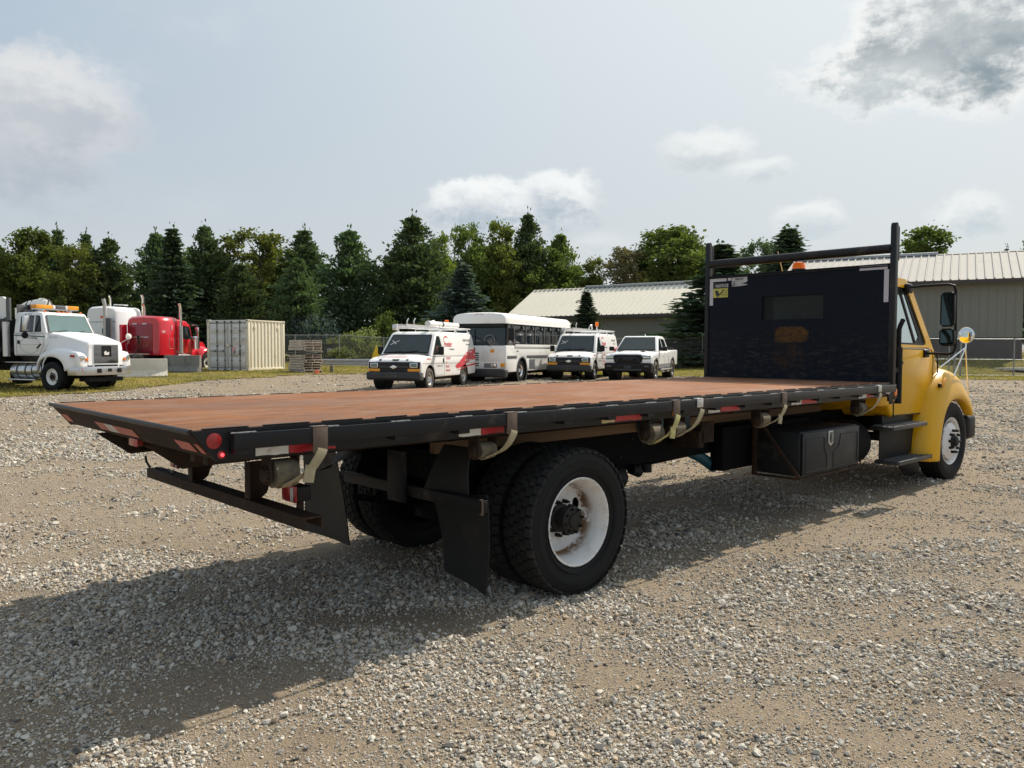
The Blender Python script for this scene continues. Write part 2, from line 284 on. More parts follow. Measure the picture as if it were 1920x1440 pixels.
def panel_mat():   # scuffed blue-black headboard with one bare rusty patch
    m = mat('scuffed_black_headboard', (0.02, 0.02, 0.03), 0.55, spec=0.09)
    t = NT(m.node_tree); p = [n for n in t.n if n.type == 'BSDF_PRINCIPLED'][0]
    tcn = t.new('ShaderNodeTexCoord'); v = tcn.outputs['Object']
    s = t.new('ShaderNodeSeparateXYZ'); t.l.new(v, s.inputs[0])
    n = t.noise(t.mapping(v, (1, 0.8, 3.0)), 9, 8, 0.7, 0.8); n2 = t.noise(t.mapping(v, (1, 3.0, 0.7)), 7, 7, 0.7, 0.5)
    low = t.ramp(s.outputs[2], 2.1, 1.60)
    wv = t.new('ShaderNodeTexNoise'); t.l.new(v, wv.inputs['Vector']); wv.inputs['Scale'].default_value = 6; wv.inputs['Detail'].default_value = 4
    crack = t.voro(t.vmath('ADD', t.mapping(v, (1, 1.2, 2.0)), t.vmath('MULTIPLY', wv.outputs['Color'], (0.35, 0.35, 0.35))), 7, 'DISTANCE_TO_EDGE', 'Distance')
    scr = t.noise(t.mapping(v, (1, 12.0, 1.4)), 5, 6, 0.7, 0.4)
    c = t.mix(t.noise(v, 2.5, 4), (0.0055, 0.0085, 0.0145), (0.010, 0.0135, 0.021))
    c = t.mix(t.math('MULTIPLY', t.math('MULTIPLY', t.ramp(n, 0.48, 0.66), low), 0.75), c, (0.042, 0.038, 0.036))
    c = t.mix(t.math('MULTIPLY', t.math('MULTIPLY', t.math('MULTIPLY', t.ramp(crack, 0.035, 0.012), low), t.ramp(n2, 0.46, 0.62)), 0.45), c, (0.060, 0.056, 0.054))
    c = t.mix(t.math('MULTIPLY', t.ramp(scr, 0.63, 0.74), 0.55), c, (0.050, 0.050, 0.054))
    c = t.mix(t.math('MULTIPLY', t.ramp(n2, 0.62, 0.74), 0.45), c, (0.040, 0.038, 0.038))
    sy = t.math('DIVIDE', t.math('SUBTRACT', s.outputs[1], 1.205), 0.232); sz = t.math('DIVIDE', t.math('SUBTRACT', s.outputs[2], 1.855), 0.098)
    d = t.math('ADD', t.math('POWER', t.math('ABSOLUTE', sy), 3.5), t.math('POWER', t.math('ABSOLUTE', sz), 3.5))
    dd = t.math('ADD', d, t.math('MULTIPLY', t.math('SUBTRACT', t.noise(v, 9, 7, 0.68), 0.5), 2.6))
    pm = t.math('MULTIPLY', t.ramp(dd, 1.3, 0.45), 0.60)
    pc = t.mix(t.ramp(n, 0.38, 0.66), (0.17, 0.085, 0.018), (0.075, 0.036, 0.012))
    h1 = t.vmath('LENGTH', t.vmath('SUBTRACT', v, (7.734, 1.21, 1.86))); h2 = t.vmath('LENGTH', t.vmath('SUBTRACT', v, (7.734, 1.09, 1.885)))
    pc = t.mix(t.math('MULTIPLY', t.math('MAXIMUM', t.ramp(h1, 0.026, 0.012), t.ramp(h2, 0.022, 0.010)), 0.6), pc, (0.012, 0.010, 0.008))
    c = t.mix(pm, c, pc)
    d2 = t.vmath('LENGTH', t.vmath('DIVIDE', t.vmath('SUBTRACT', v, (7.73, 1.22, 1.58)), (1, 0.25, 0.20)))
    c = t.mix(t.math('MULTIPLY', t.math('MULTIPLY', t.ramp(d2, 1.1, 0.4), t.ramp(n2, 0.40, 0.58)), 0.6), c, (0.052, 0.027, 0.013))
    t.l.new(c, p.inputs['Base Color'])
    t.l.new(t.bump(t.noise(v, 5, 5), 0.25, 0.01), p.inputs['Normal'])
    return m
M['headboard'] = panel_mat()

def leaf_mat(name, c1, c2, trans=0.35):
    m = bpy.data.materials.new(name); m.use_nodes = True; t = NT(m.node_tree); t.n.clear()
    o = t.new('ShaderNodeOutputMaterial'); oi = t.new('ShaderNodeObjectInfo')
    tcn = t.new('ShaderNodeTexCoord'); n = t.noise(tcn.outputs['Object'], 0.9, 4, 0.6); n2 = t.noise(tcn.outputs['Object'], 7, 2)
    c = t.mix(t.ramp(t.math('ADD', t.math('MULTIPLY', n, 0.7), t.math('MULTIPLY', n2, 0.3)), 0.35, 0.68), c1, c2)
    hv = t.new('ShaderNodeHueSaturation'); t.l.new(c, hv.inputs['Color'])
    t.l.new(t.math('ADD', 0.485, t.math('MULTIPLY', oi.outputs['Random'], 0.03)), hv.inputs['Hue'])
    t.l.new(t.math('ADD', 0.75, t.math('MULTIPLY', oi.outputs['Random'], 0.5)), hv.inputs['Value'])
    d = t.new('ShaderNodeBsdfDiffuse'); tr = t.new('ShaderNodeBsdfTranslucent'); mx = t.new('ShaderNodeMixShader')
    t.l.new(hv.outputs[0], d.inputs[0])
    tc2 = t.mix(1.0, hv.outputs[0], (1.0, 1.15, 0.55), 'MULTIPLY'); t.l.new(tc2, tr.inputs[0])
    mx.inputs[0].default_value = trans; t.l.new(d.outputs[0], mx.inputs[1]); t.l.new(tr.outputs[0], mx.inputs[2]); t.l.new(mx.outputs[0], o.inputs[0])
    return m
M['needle'] = leaf_mat('pine_needles', (0.073, 0.107, 0.059), (0.128, 0.171, 0.083), 0.3)
M['spruce'] = leaf_mat('spruce_needles', (0.056, 0.085, 0.056), (0.098, 0.132, 0.083), 0.28)
M['bspruce'] = leaf_mat('blue_spruce_needles', (0.071, 0.102, 0.093), (0.128, 0.165, 0.144), 0.25)
M['leaf'] = leaf_mat('broad_leaves', (0.104, 0.146, 0.049), (0.177, 0.220, 0.073), 0.42)
M['leaf_y'] = leaf_mat('yellowing_leaves', (0.118, 0.152, 0.048), (0.215, 0.225, 0.070), 0.42)
M['leaf_b'] = leaf_mat('brownish_leaves', (0.140, 0.122, 0.078), (0.207, 0.177, 0.104), 0.3)
M['shrub'] = leaf_mat('shrub_leaves', (0.171, 0.195, 0.085), (0.293, 0.305, 0.140), 0.4)
M['blade'] = leaf_mat('grass_blades', (0.244, 0.213, 0.061), (0.439, 0.348, 0.128), 0.35)
# ------------------------------------------------------------------ mesh helpers
def tag(o, label=None, cat=None, group=None, kind=None):
    if label: o['label'] = label
    if cat: o['category'] = cat
    if group: o['group'] = group
    if kind: o['kind'] = kind
    return o
def thing(name, label, cat, loc=(0, 0, 0), rotz=0.0, group=None):
    o = bpy.data.objects.new(name, None); COL.objects.link(o); o.empty_display_size = 0.2
    o.location = loc; o.rotation_euler = (0, 0, rotz)
    return tag(o, label, cat, group)
def sub(name, parent, loc=(0, 0, 0), rot=(0, 0, 0)):
    o = bpy.data.objects.new(name, None); COL.objects.link(o); o.parent = parent; o.location = loc; o.rotation_euler = rot
    return o
def copy_tree(o, parent=None):
    c = o.copy(); COL.objects.link(c)
    if parent is not None: c.parent = parent
    for ch in list(o.children): copy_tree(ch, c)
    return c
def link(name, me, parent=None, loc=(0, 0, 0), rot=(0, 0, 0)):
    o = bpy.data.objects.new(name, me); COL.objects.link(o)
    if parent is not None: o.parent = parent
    o.location = loc; o.rotation_euler = rot
    return o

class MB:
    def __init__(s): s.v = []; s.f = []; s.mi = []
    def add(s, vs, fs, mi=0):
        b = len(s.v); s.v.extend([tuple(p) for p in vs]); s.f.extend([tuple(i + b for i in f) for f in fs]); s.mi.extend([mi] * len(fs)); return s
    def box(s, x0, x1, y0, y1, z0, z1, mi=0):
        v = [(x0, y0, z0), (x1, y0, z0), (x1, y1, z0), (x0, y1, z0), (x0, y0, z1), (x1, y0, z1), (x1, y1, z1), (x0, y1, z1)]
        return s.add(v, [(0, 3, 2, 1), (4, 5, 6, 7), (0, 1, 5, 4), (1, 2, 6, 5), (2, 3, 7, 6), (3, 0, 4, 7)], mi)
    def prism(s, poly, a, b, axis='y', mi=0, inset=None):
        """poly in the plane across axis; axis y: (x,z), x: (y,z), z: (x,y). inset(p, side) may move the points of each end"""
        n = len(poly)
        def P(p, t):
            return (p[0], t, p[1]) if axis == 'y' else ((t, p[0], p[1]) if axis == 'x' else (p[0], p[1], t))
        v = [P(p, a if inset is None else inset(p, 0)) for p in poly] + [P(p, b if inset is None else inset(p, 1)) for p in poly]
        f = [tuple(range(n)), tuple(range(2 * n - 1, n - 1, -1))] + [(i, n + i, n + (i + 1) % n, (i + 1) % n) for i in range(n)]
        return s.add(v, f, mi)
    def cyl(s, p0, p1, r0, r1=None, n=16, mi=0, caps=True):
        r1 = r0 if r1 is None else r1
        p0 = Vector(p0); p1 = Vector(p1); d = (p1 - p0).normalized()
        u = d.orthogonal().normalized(); w_ = d.cross(u)
        v = []
        for p, r in ((p0, r0), (p1, r1)):
            for i in range(n):
                a = 2 * PI * i / n; v.append(p + u * (r * math.cos(a)) + w_ * (r * math.sin(a)))
        f = [(i, (i + 1) % n, n + (i + 1) % n, n + i) for i in range(n)]
        if caps: f += [tuple(range(n - 1, -1, -1)), tuple(range(n, 2 * n))]
        return s.add(v, f, mi)
    def tube(s, pts, r, n=8, mi=0, caps=True):
        pts = [Vector(p) for p in pts]; rr = r if isinstance(r, (list, tuple)) else [r] * len(pts)
        v = []; u = None
        for i, p in enumerate(pts):
            d = ((pts[min(i + 1, len(pts) - 1)] - pts[max(i - 1, 0)])).normalized()
            u = d.orthogonal().normalized() if u is None else (u - d * u.dot(d)).normalized()
            w_ = d.cross(u)
            for k in range(n):
                a = 2 * PI * k / n; v.append(p + u * (rr[i] * math.cos(a)) + w_ * (rr[i] * math.sin(a)))
        f = []
        for i in range(len(pts) - 1):
            for k in range(n): f.append((i * n + k, i * n + (k + 1) % n, (i + 1) * n + (k + 1) % n, (i + 1) * n + k))
        if caps: f += [tuple(range(n - 1, -1, -1)), tuple(range((len(pts) - 1) * n, len(pts) * n))]
        return s.add(v, f, mi)
    def lathe(s, prof, n=40, axis='y', center=(0, 0, 0), mi=0, close=False, mis=None):
        """prof: list of (along, radius)"""
        v = []
        for a, r in prof:
            for k in range(n):
                t = 2 * PI * k / n; c_, s_ = r * math.cos(t), r * math.sin(t)
                q = (c_, a, s_) if axis == 'y' else ((a, c_, s_) if axis == 'x' else (c_, s_, a))
                v.append((q[0] + center[0], q[1] + center[1], q[2] + center[2]))
        m = len(prof); f = []
        for i in range(m if close else m - 1):
            j = (i + 1) % m
            for k in range(n): f.append((i * n + k, i * n + (k + 1) % n, j * n + (k + 1) % n, j * n + k))
        return s.add(v, f, mi)
    def loft(s, rings, mi=0, closed=True, cap0=True, cap1=True):
        n = len(rings[0]); v = [p for r in rings for p in r]; f = []
        for i in range(len(rings) - 1):
            for k in range(n if closed else n - 1):
                f.append((i * n + k, i * n + (k + 1) % n, (i + 1) * n + (k + 1) % n, (i + 1) * n + k))
        if cap0: f.append(tuple(range(n - 1, -1, -1)))
        if cap1: f.append(tuple(range((len(rings) - 1) * n, len(rings) * n)))
        return s.add(v, f, mi)
    def panel(s, quad, off=0.004, th=0.012, mi=0, flip=False):
        """a thin plate over a polygon of 3-D points, raised along its normal"""
        q = [Vector(p) for p in quad]; nrm = Vector((0, 0, 0))
        for i in range(len(q)):
            a, b = q[i], q[(i + 1) % len(q)]; nrm += Vector(((a.y - b.y) * (a.z + b.z), (a.z - b.z) * (a.x + b.x), (a.x - b.x) * (a.y + b.y)))
        nrm.normalize()
        if flip: nrm = -nrm
        n = len(q); v = [p + nrm * off for p in q] + [p + nrm * (off - th) for p in q]
        f = [tuple(range(n)), tuple(range(2 * n - 1, n - 1, -1))] + [(i, n + i, n + (i + 1) % n, (i + 1) % n) for i in range(n)]
        return s.add(v, f, mi)
    def ribbon(s, pts, width_dirs, width, th=0.004, mi=0):
        pts = [Vector(p) for p in pts]; rings = []
        for i, p in enumerate(pts):
            d = (pts[min(i + 1, len(pts) - 1)] - pts[max(i - 1, 0)]).normalized()
            wd = Vector(width_dirs if not isinstance(width_dirs, list) else width_dirs[i]); wd = (wd - d * wd.dot(d)).normalized(); nn_ = d.cross(wd)
            rings.append([p + wd * width / 2 + nn_ * th / 2, p + wd * width / 2 - nn_ * th / 2, p - wd * width / 2 - nn_ * th / 2, p - wd * width / 2 + nn_ * th / 2])
        return s.loft(rings, mi)
    def xform(s, mtx): s.v = [tuple(mtx @ Vector(p)) for p in s.v]; return s
    def mesh(s, name, mats, bevel=0.0, seg=2, smooth=True, angle=38, weld=False):
        me = bpy.data.meshes.new(name); me.from_pydata(s.v, [], s.f)
        mats = mats if isinstance(mats, (list, tuple)) else [mats]
        for m in mats: me.materials.append(m)
        me.polygons.foreach_set('material_index', s.mi)
        bm = bmesh.new(); bm.from_mesh(me)
        if weld: bmesh.ops.remove_doubles(bm, verts=bm.verts, dist=1e-5)
        bmesh.ops.recalc_face_normals(bm, faces=bm.faces)
        if bevel > 0:
            es = [e for e in bm.edges if len(e.link_faces) == 2 and e.calc_face_angle(0) > R(28)]
            bmesh.ops.bevel(bm, geom=es, offset=bevel, segments=seg, profile=0.5, affect='EDGES', clamp_overlap=True)
        bm.to_mesh(me); bm.free()
        if smooth:
            me.polygons.foreach_set('use_smooth', [True] * len(me.polygons)); me.set_sharp_from_angle(angle=R(angle))
        me.update(); return me
    def build(s, name, mats, parent=None, bevel=0.0, loc=(0, 0, 0), rot=(0, 0, 0), **kw):
        return link(name, s.mesh(name, mats, bevel, **kw), parent, loc, rot)
def box_part(name, m, parent, x0, x1, y0, y1, z0, z1, bevel=0.004): return MB().box(x0, x1, y0, y1, z0, z1).build(name, m, parent, bevel)
def lettering(name, s, size, m, parent, origin, xdir, ydir, extrude=0.0015, bold=0.0, align='LEFT', shear=0.0, stretch=1.0):
    cu = bpy.data.curves.new('lettering', 'FONT'); cu.body = s; cu.size = size; cu.extrude = extrude; cu.offset = bold; cu.align_x = align
    cu.shear = shear; cu.resolution_u = 2
    tmp = bpy.data.objects.new('lettering', cu); COL.objects.link(tmp); bpy.context.view_layer.update()
    me = bpy.data.meshes.new_from_object(tmp.evaluated_get(bpy.context.evaluated_depsgraph_get())); bpy.data.objects.remove(tmp)
    X = Vector(xdir).normalized(); Y = Vector(ydir).normalized(); Z = X.cross(Y)
    mt = Matrix((X, Y, Z)).transposed().to_4x4(); mt.translation = Vector(origin)
    me.transform(mt @ Matrix.Diagonal((stretch, 1, 1, 1))); me.materials.clear(); me.materials.append(m); me.name = name
    return link(name, me, parent)

# ------------------------------------------------------------------ value noise and ground height
_T = np.random.default_rng(3).random((256, 256))
def vnoise(x, y):
    xi = np.floor(x).astype(int); yi = np.floor(y).astype(int); fx = x - xi; fy = y - yi
    fx = fx * fx * (3 - 2 * fx); fy = fy * fy * (3 - 2 * fy)
    a = _T[xi % 256, yi % 256]; b = _T[(xi + 1) % 256, yi % 256]; c = _T[xi % 256, (yi + 1) % 256]; d = _T[(xi + 1) % 256, (yi + 1) % 256]
    return (a * (1 - fx) + b * fx) * (1 - fy) + (c * (1 - fx) + d * fx) * fy
def fbm(x, y, o=4):
    s = 0; a = 1; t = 0
    for i in range(o): s = s + a * vnoise(x * 2 ** i + 17.3 * i, y * 2 ** i + 9.1 * i); t += a; a *= 0.5
    return s / t
def sstep(x, a, b):
    t = np.clip((x - a) / (b - a), 0, 1); return t * t * (3 - 2 * t)
def ground_z(x, y, fine=True):
    x = np.asarray(x, float); y = np.asarray(y, float)
    t = np.maximum(0, y - 11); z = 0.0125 * t * t / (t + 2.0)
    z = np.where(y > 60, 0.0125 * 47.1 + 0.0 * y, z)
    z = z + 0.20 * sstep(-x, 7, 11) * sstep(y, 27, 38) * (1 - sstep(y, 50, 60) * 0.4)
    z = z + 0.72 * sstep(x - 0.1 * (y - 45), 9, 20) * sstep(y, 39, 49)
    if fine:
        near = 1 - sstep(y, 30, 50)
        z = z + near * (0.055 * (fbm(x * 0.45 + 3, y * 0.45, 3) - 0.5) + 0.028 * (fbm(x * 1.7, y * 1.7 + 5, 3) - 0.5))
    return z
def gz(x, y): return float(ground_z(np.array([x]), np.array([y]))[0])

def grass_mask(x, y):
    """> 0 where grass grows"""
    bx = np.array([-60, -30, -15.8, -13.6, -12.6, -10.1, -8.3, -7.0, -3.5, 0, 4, 9, 13, 20, 40, 80.])
    by = np.array([14, 19, 24.2, 26.4, 31.5, 34.4, 39.0, 42.5, 43.5, 42.5, 40, 37.8, 37.4, 36.2, 35.5, 30.])
    return y - np.interp(x, bx, by) + 2.2 * (fbm(x * 0.5, y * 0.5, 4) - 0.5)

def ground_mat():
    m = bpy.data.materials.new('crushed_stone_yard'); m.use_nodes = True; t = NT(m.node_tree); t.n.clear()
    p = t.new('ShaderNodeBsdfPrincipled'); o = t.new('ShaderNodeOutputMaterial'); t.l.new(p.outputs[0], o.inputs[0])
    tcn = t.new('ShaderNodeTexCoord'); v = tcn.outputs['Object']
    patch = t.noise(v, 0.55, 6, 0.6, 0.3); patch2 = t.noise(t.mapping(v, (1, 1, 1), loc=(31, 7, 0)), 2.2, 6, 0.62)
    fine = t.noise(v, 45, 5, 0.7); mid = t.noise(v, 11, 5, 0.65)
    dirt = t.mix(patch2, (0.250, 0.192, 0.132), (0.340, 0.278, 0.205))
    dirt = t.mix(t.ramp(t.noise(t.mapping(v, loc=(5, 50, 0)), 0.9, 6, 0.65), 0.57, 0.72), dirt, (0.165, 0.120, 0.082))
    dirt = t.mix(t.math('MULTIPLY', t.ramp(t.noise(t.mapping(v, (0.25, 1.6, 1), (0, 0, -0.6)), 0.8, 5, 0.6), 0.54, 0.70), 0.5), dirt, (0.36, 0.31, 0.245))
    cellc = t.voro(v, 75, 'F1', 'Color'); sp = t.new('ShaderNodeSeparateColor'); t.l.new(cellc, sp.inputs[0])
    cd = t.voro(v, 75, 'F1', 'Distance')
    stone = t.mix(sp.outputs[0], (0.20, 0.18, 0.155), (0.50, 0.46, 0.39))
    cover = t.ramp(t.math('ADD', t.math('MULTIPLY', patch, 0.6), t.math('MULTIPLY', patch2, 0.4)), 0.38, 0.62)
    is1 = t.math('MULTIPLY', t.ramp(cd, 0.50, 0.30), t.math('GREATER_THAN', t.math('ADD', sp.outputs[1], t.math('MULTIPLY', cover, 0.5)), 0.72))
    c = t.mix(t.math('MULTIPLY', is1, 0.8), dirt, stone)
    c = t.mix(0.7, c, t.mix(t.math('ADD', t.math('MULTIPLY', mid, 0.45), t.math('MULTIPLY', fine, 0.55)), (0.30, 0.30, 0.30), (1.65, 1.62, 1.58)), 'MULTIPLY')
    t.l.new(c, p.inputs['Base Color']); p.inputs['Roughness'].default_value = 0.95; p.inputs['Specular IOR Level'].default_value = 0.2
    h = t.math('ADD', t.math('ADD', t.math('MULTIPLY', is1, 0.45), t.math('MULTIPLY', mid, 0.7)), t.math('MULTIPLY', fine, 0.55))
    crumb = t.noise(v, 130, 4, 0.75)
    t.l.new(t.bump(t.math('ADD', h, t.math('MULTIPLY', crumb, 0.35)), 1.0, 0.022), p.inputs['Normal'])
    return m
def grass_mat():
    m = bpy.data.materials.new('dry_mown_grass'); m.use_nodes = True; t = NT(m.node_tree); t.n.clear()
    p = t.new('ShaderNodeBsdfPrincipled'); o = t.new('ShaderNodeOutputMaterial'); t.l.new(p.outputs[0], o.inputs[0])
    tcn = t.new('ShaderNodeTexCoord'); v = tcn.outputs['Object']
    a = t.noise(v, 0.45, 6, 0.6); b = t.noise(v, 3.0, 6, 0.7); f = t.noise(v, 26, 4, 0.7)
    c = t.mix(t.ramp(a, 0.38, 0.62), (0.165, 0.150, 0.042), (0.285, 0.215, 0.078))
    c = t.mix(t.math('MULTIPLY', t.ramp(b, 0.45, 0.7), 0.7), c, (0.110, 0.110, 0.032))
    c = t.mix(t.math('MULTIPLY', t.ramp(f, 0.5, 0.7), 0.5), c, (0.27, 0.22, 0.09))
    t.l.new(c, p.inputs['Base Color']); p.inputs['Roughness'].default_value = 0.95; p.inputs['Specular IOR Level'].default_value = 0.1
    t.l.new(t.bump(t.math('ADD', b, f), 0.9, 0.08), p.inputs['Normal'])
    return m
M['ground'] = ground_mat(); M['grass'] = grass_mat()

def sheet(name, xs, ys, m, lift=0.0, keep=None):
    X, Y = np.meshgrid(xs, ys); Z = ground_z(X, Y) + lift
    v = np.stack([X, Y, Z], -1).reshape(-1, 3); nx = len(xs); ny = len(ys)
    i = np.arange(ny - 1)[:, None] * nx + np.arange(nx - 1)[None, :]
    q = np.stack([i, i + 1, i + nx + 1, i + nx], -1).reshape(-1, 4)
    if keep is not None:
        k = keep(X, Y).reshape(-1); q = q[k[q].all(1)]
        us, inv = np.unique(q, return_inverse=True); v = v[us]; q = inv.reshape(-1, 4)
    me = bpy.data.meshes.new(name); me.from_pydata(v.tolist(), [], q.tolist()); me.materials.append(m)
    me.polygons.foreach_set('use_smooth', [True] * len(me.polygons)); me.update()
    o = link(name, me); return o
def geo(a, b, n): return list(np.geomspace(a, b, n))
ys = [-60, -30, -12, -6, -2] + list(np.arange(0, 2.0, 0.4)) + list(np.arange(2.0, 14, 0.1)) + geo(14, 60, 90) + geo(62, 1500, 30)
xs = [-1500, -600, -250, -120] + [-x for x in geo(10, 80, 40)[::-1]] + list(np.arange(-9.9, 11.5, 0.12)) + geo(11.6, 80, 40) + [120, 250, 600, 1500]
g = sheet('ground', np.array(xs), np.array(ys), M['ground']); tag(g, kind='structure')
g = sheet('grass_verge', np.arange(-60, 60, 0.35), np.concatenate([np.arange(14, 62, 0.3), np.geomspace(62, 130, 30)]), M['grass'], 0.022, lambda X, Y: grass_mask(X, Y) > 0)
tag(g, kind='structure')

# ------------------------------------------------------------------ loose stones: one mass nobody could count
def rock_mesh(seed, flat):
    r = np.random.default_rng(seed); bm = bmesh.new(); bmesh.ops.create_icosphere(bm, subdivisions=2 if seed % 2 else 1, radius=0.5)
    ax = r.random(3) * 0.35 + 0.75
    nrm = r.normal(size=(9, 3)); nrm /= np.linalg.norm(nrm, axis=1)[:, None]; cut = r.random(9) * 0.15 + 0.22
    for vt in bm.verts:
        p = np.array(vt.co)
        for n_, c in zip(nrm, cut):
            d = p @ n_
            if d > c: p = p - n_ * (d - c) * 1.0
        p = p * ax * np.array([1.15, 0.95, flat]); vt.co = Vector(p + r.normal(size=3) * 0.014)
    me = bpy.data.meshes.new('stone'); bm.to_mesh(me); bm.free(); return me
def stone_mat():
    m = bpy.data.materials.new('limestone_gravel'); m.use_nodes = True; t = NT(m.node_tree); t.n.clear()
    p = t.new('ShaderNodeBsdfPrincipled'); o = t.new('ShaderNodeOutputMaterial'); t.l.new(p.outputs[0], o.inputs[0])
    oi = t.new('ShaderNodeObjectInfo'); r = oi.outputs['Random']
    tcn = t.new('ShaderNodeTexCoord'); n = t.noise(tcn.outputs['Object'], 3.0, 5, 0.7)
    c = t.mix(t.ramp(r, 0.0, 1.0), (0.38, 0.355, 0.315), (0.66, 0.62, 0.545))
    c = t.mix(t.ramp(t.math('FRACT', t.math('MULTIPLY', r, 7.31)), 0.72, 0.78), c, (0.46, 0.375, 0.275))
    c = t.mix(t.ramp(t.math('FRACT', t.math('MULTIPLY', r, 13.7)), 0.94, 0.96), c, (0.14, 0.135, 0.13))
    c = t.mix(0.8, c, t.mix(n, (0.55, 0.53, 0.5), (1.25, 1.25, 1.25)), 'MULTIPLY')
    t.l.new(c, p.inputs['Base Color']); p.inputs['Roughness'].default_value = 0.9; p.inputs['Specular IOR Level'].default_value = 0.25
    return m
M['stone'] = stone_mat()
def gravel():
    r = np.random.default_rng(5); P = []; S = []
    # bands of distance: stones get coarser (only the larger ones are kept) further off
    for y0, y1, dens, smin, smean, smax in ((0.6, 4.4, 10500, 0.0055, 0.0055, 0.045), (4.4, 6.5, 6600, 0.007, 0.0066, 0.05), (6.5, 10, 2900, 0.010, 0.0085, 0.06), (10, 16, 1000, 0.015, 0.0115, 0.07), (16, 28, 230, 0.022, 0.016, 0.085), (28, 46, 34, 0.032, 0.021, 0.10)):
        xw = 0.72 * y1 + 2.6; n = int(dens * (2 * xw) * (y1 - y0)); x = (r.random(n) * 2 - 1) * xw; y = y0 + r.random(n) * (y1 - y0)
        k = np.abs(x) < 0.70 * y + 2.6; x = x[k]; y = y[k]
        d = 0.50 * fbm(x * 0.42 + 2, y * 0.75, 4) + 0.50 * fbm(x * 1.9 + 9, y * 2.5, 4)
        pr = np.clip((d - 0.385) * 3.9, 0.14, 0.92)
        k = (r.random(len(x)) < pr) & (grass_mask(x, y) < 0.25); x = x[k]; y = y[k]; pr = pr[k]
        s = smin + np.minimum(r.exponential(smean, len(x)) * (0.6 + 0.75 * pr), smax)
        P.append(np.stack([x, y, ground_z(x, y) + s * 0.20], 1)); S.append(s)
    P = np.concatenate(P); S = np.concatenate(S); n = len(S)
    me = bpy.data.meshes.new('gravel'); me.from_pydata(P.tolist(), [], [])
    a = me.attributes.new('size', 'FLOAT', 'POINT'); a.data.foreach_set('value', S)
    rot = np.stack([r.normal(0, 0.4, n), r.normal(0, 0.4, n), r.random(n) * 6.283], 1)
    a = me.attributes.new('turn', 'FLOAT_VECTOR', 'POINT'); a.data.foreach_set('vector', rot.ravel())
    a = me.attributes.new('pick', 'INT', 'POINT'); a.data.foreach_set('value', r.integers(0, 8, n))
    o = link('gravel', me); tag(o, 'loose pale crushed limestone gravel strewn over the yard', 'gravel', kind='stuff')
    ng = bpy.data.node_groups.new('scatter_stones', 'GeometryNodeTree')
    ng.interface.new_socket('Geometry', in_out='INPUT', socket_type='NodeSocketGeometry'); ng.interface.new_socket('Geometry', in_out='OUTPUT', socket_type='NodeSocketGeometry')
    N = ng.nodes; L = ng.links; gi = N.new('NodeGroupInput'); go = N.new('NodeGroupOutput')
    iop = N.new('GeometryNodeInstanceOnPoints'); jn = N.new('GeometryNodeGeometryToInstance')
    for i in range(8):
        ob = bpy.data.objects.new('stone', rock_mesh(100 + i, (0.62, 0.75, 0.85, 0.95, 0.68, 0.8, 0.56, 0.9)[i])); ob.data.materials.append(M['stone'])
        oi = N.new('GeometryNodeObjectInfo'); oi.inputs['Object'].default_value = ob; oi.inputs['As Instance'].default_value = True
        L.new(oi.outputs['Geometry'], jn.inputs[0])
    def attr(nm, dt):
        a_ = N.new('GeometryNodeInputNamedAttribute'); a_.data_type = dt; a_.inputs['Name'].default_value = nm
        return [s_ for s_ in a_.outputs if s_.enabled and s_.name == 'Attribute'][0]
    L.new(gi.outputs[0], iop.inputs['Points']); L.new(jn.outputs[0], iop.inputs['Instance']); iop.inputs['Pick Instance'].default_value = True
    L.new(attr('pick', 'INT'), iop.inputs['Instance Index']); L.new(attr('turn', 'FLOAT_VECTOR'), iop.inputs['Rotation']); L.new(attr('size', 'FLOAT'), iop.inputs['Scale'])
    L.new(iop.outputs[0], go.inputs[0])
    md = o.modifiers.new('stones', 'NODES'); md.node_group = ng
    print('stones', n)
gravel()
# ------------------------------------------------------------------ the yellow flatbed truck: x forward, y left, z up, origin under the right rear deck corner
TR = thing('flatbed_truck', 'yellow flatbed truck with rusty orange deck and tall black headboard, parked on gravel', 'truck', (-1.438, 3.543, 0), R(90) - 0.819)
W_ = 2.406; L_ = 7.734; ZD = 1.307

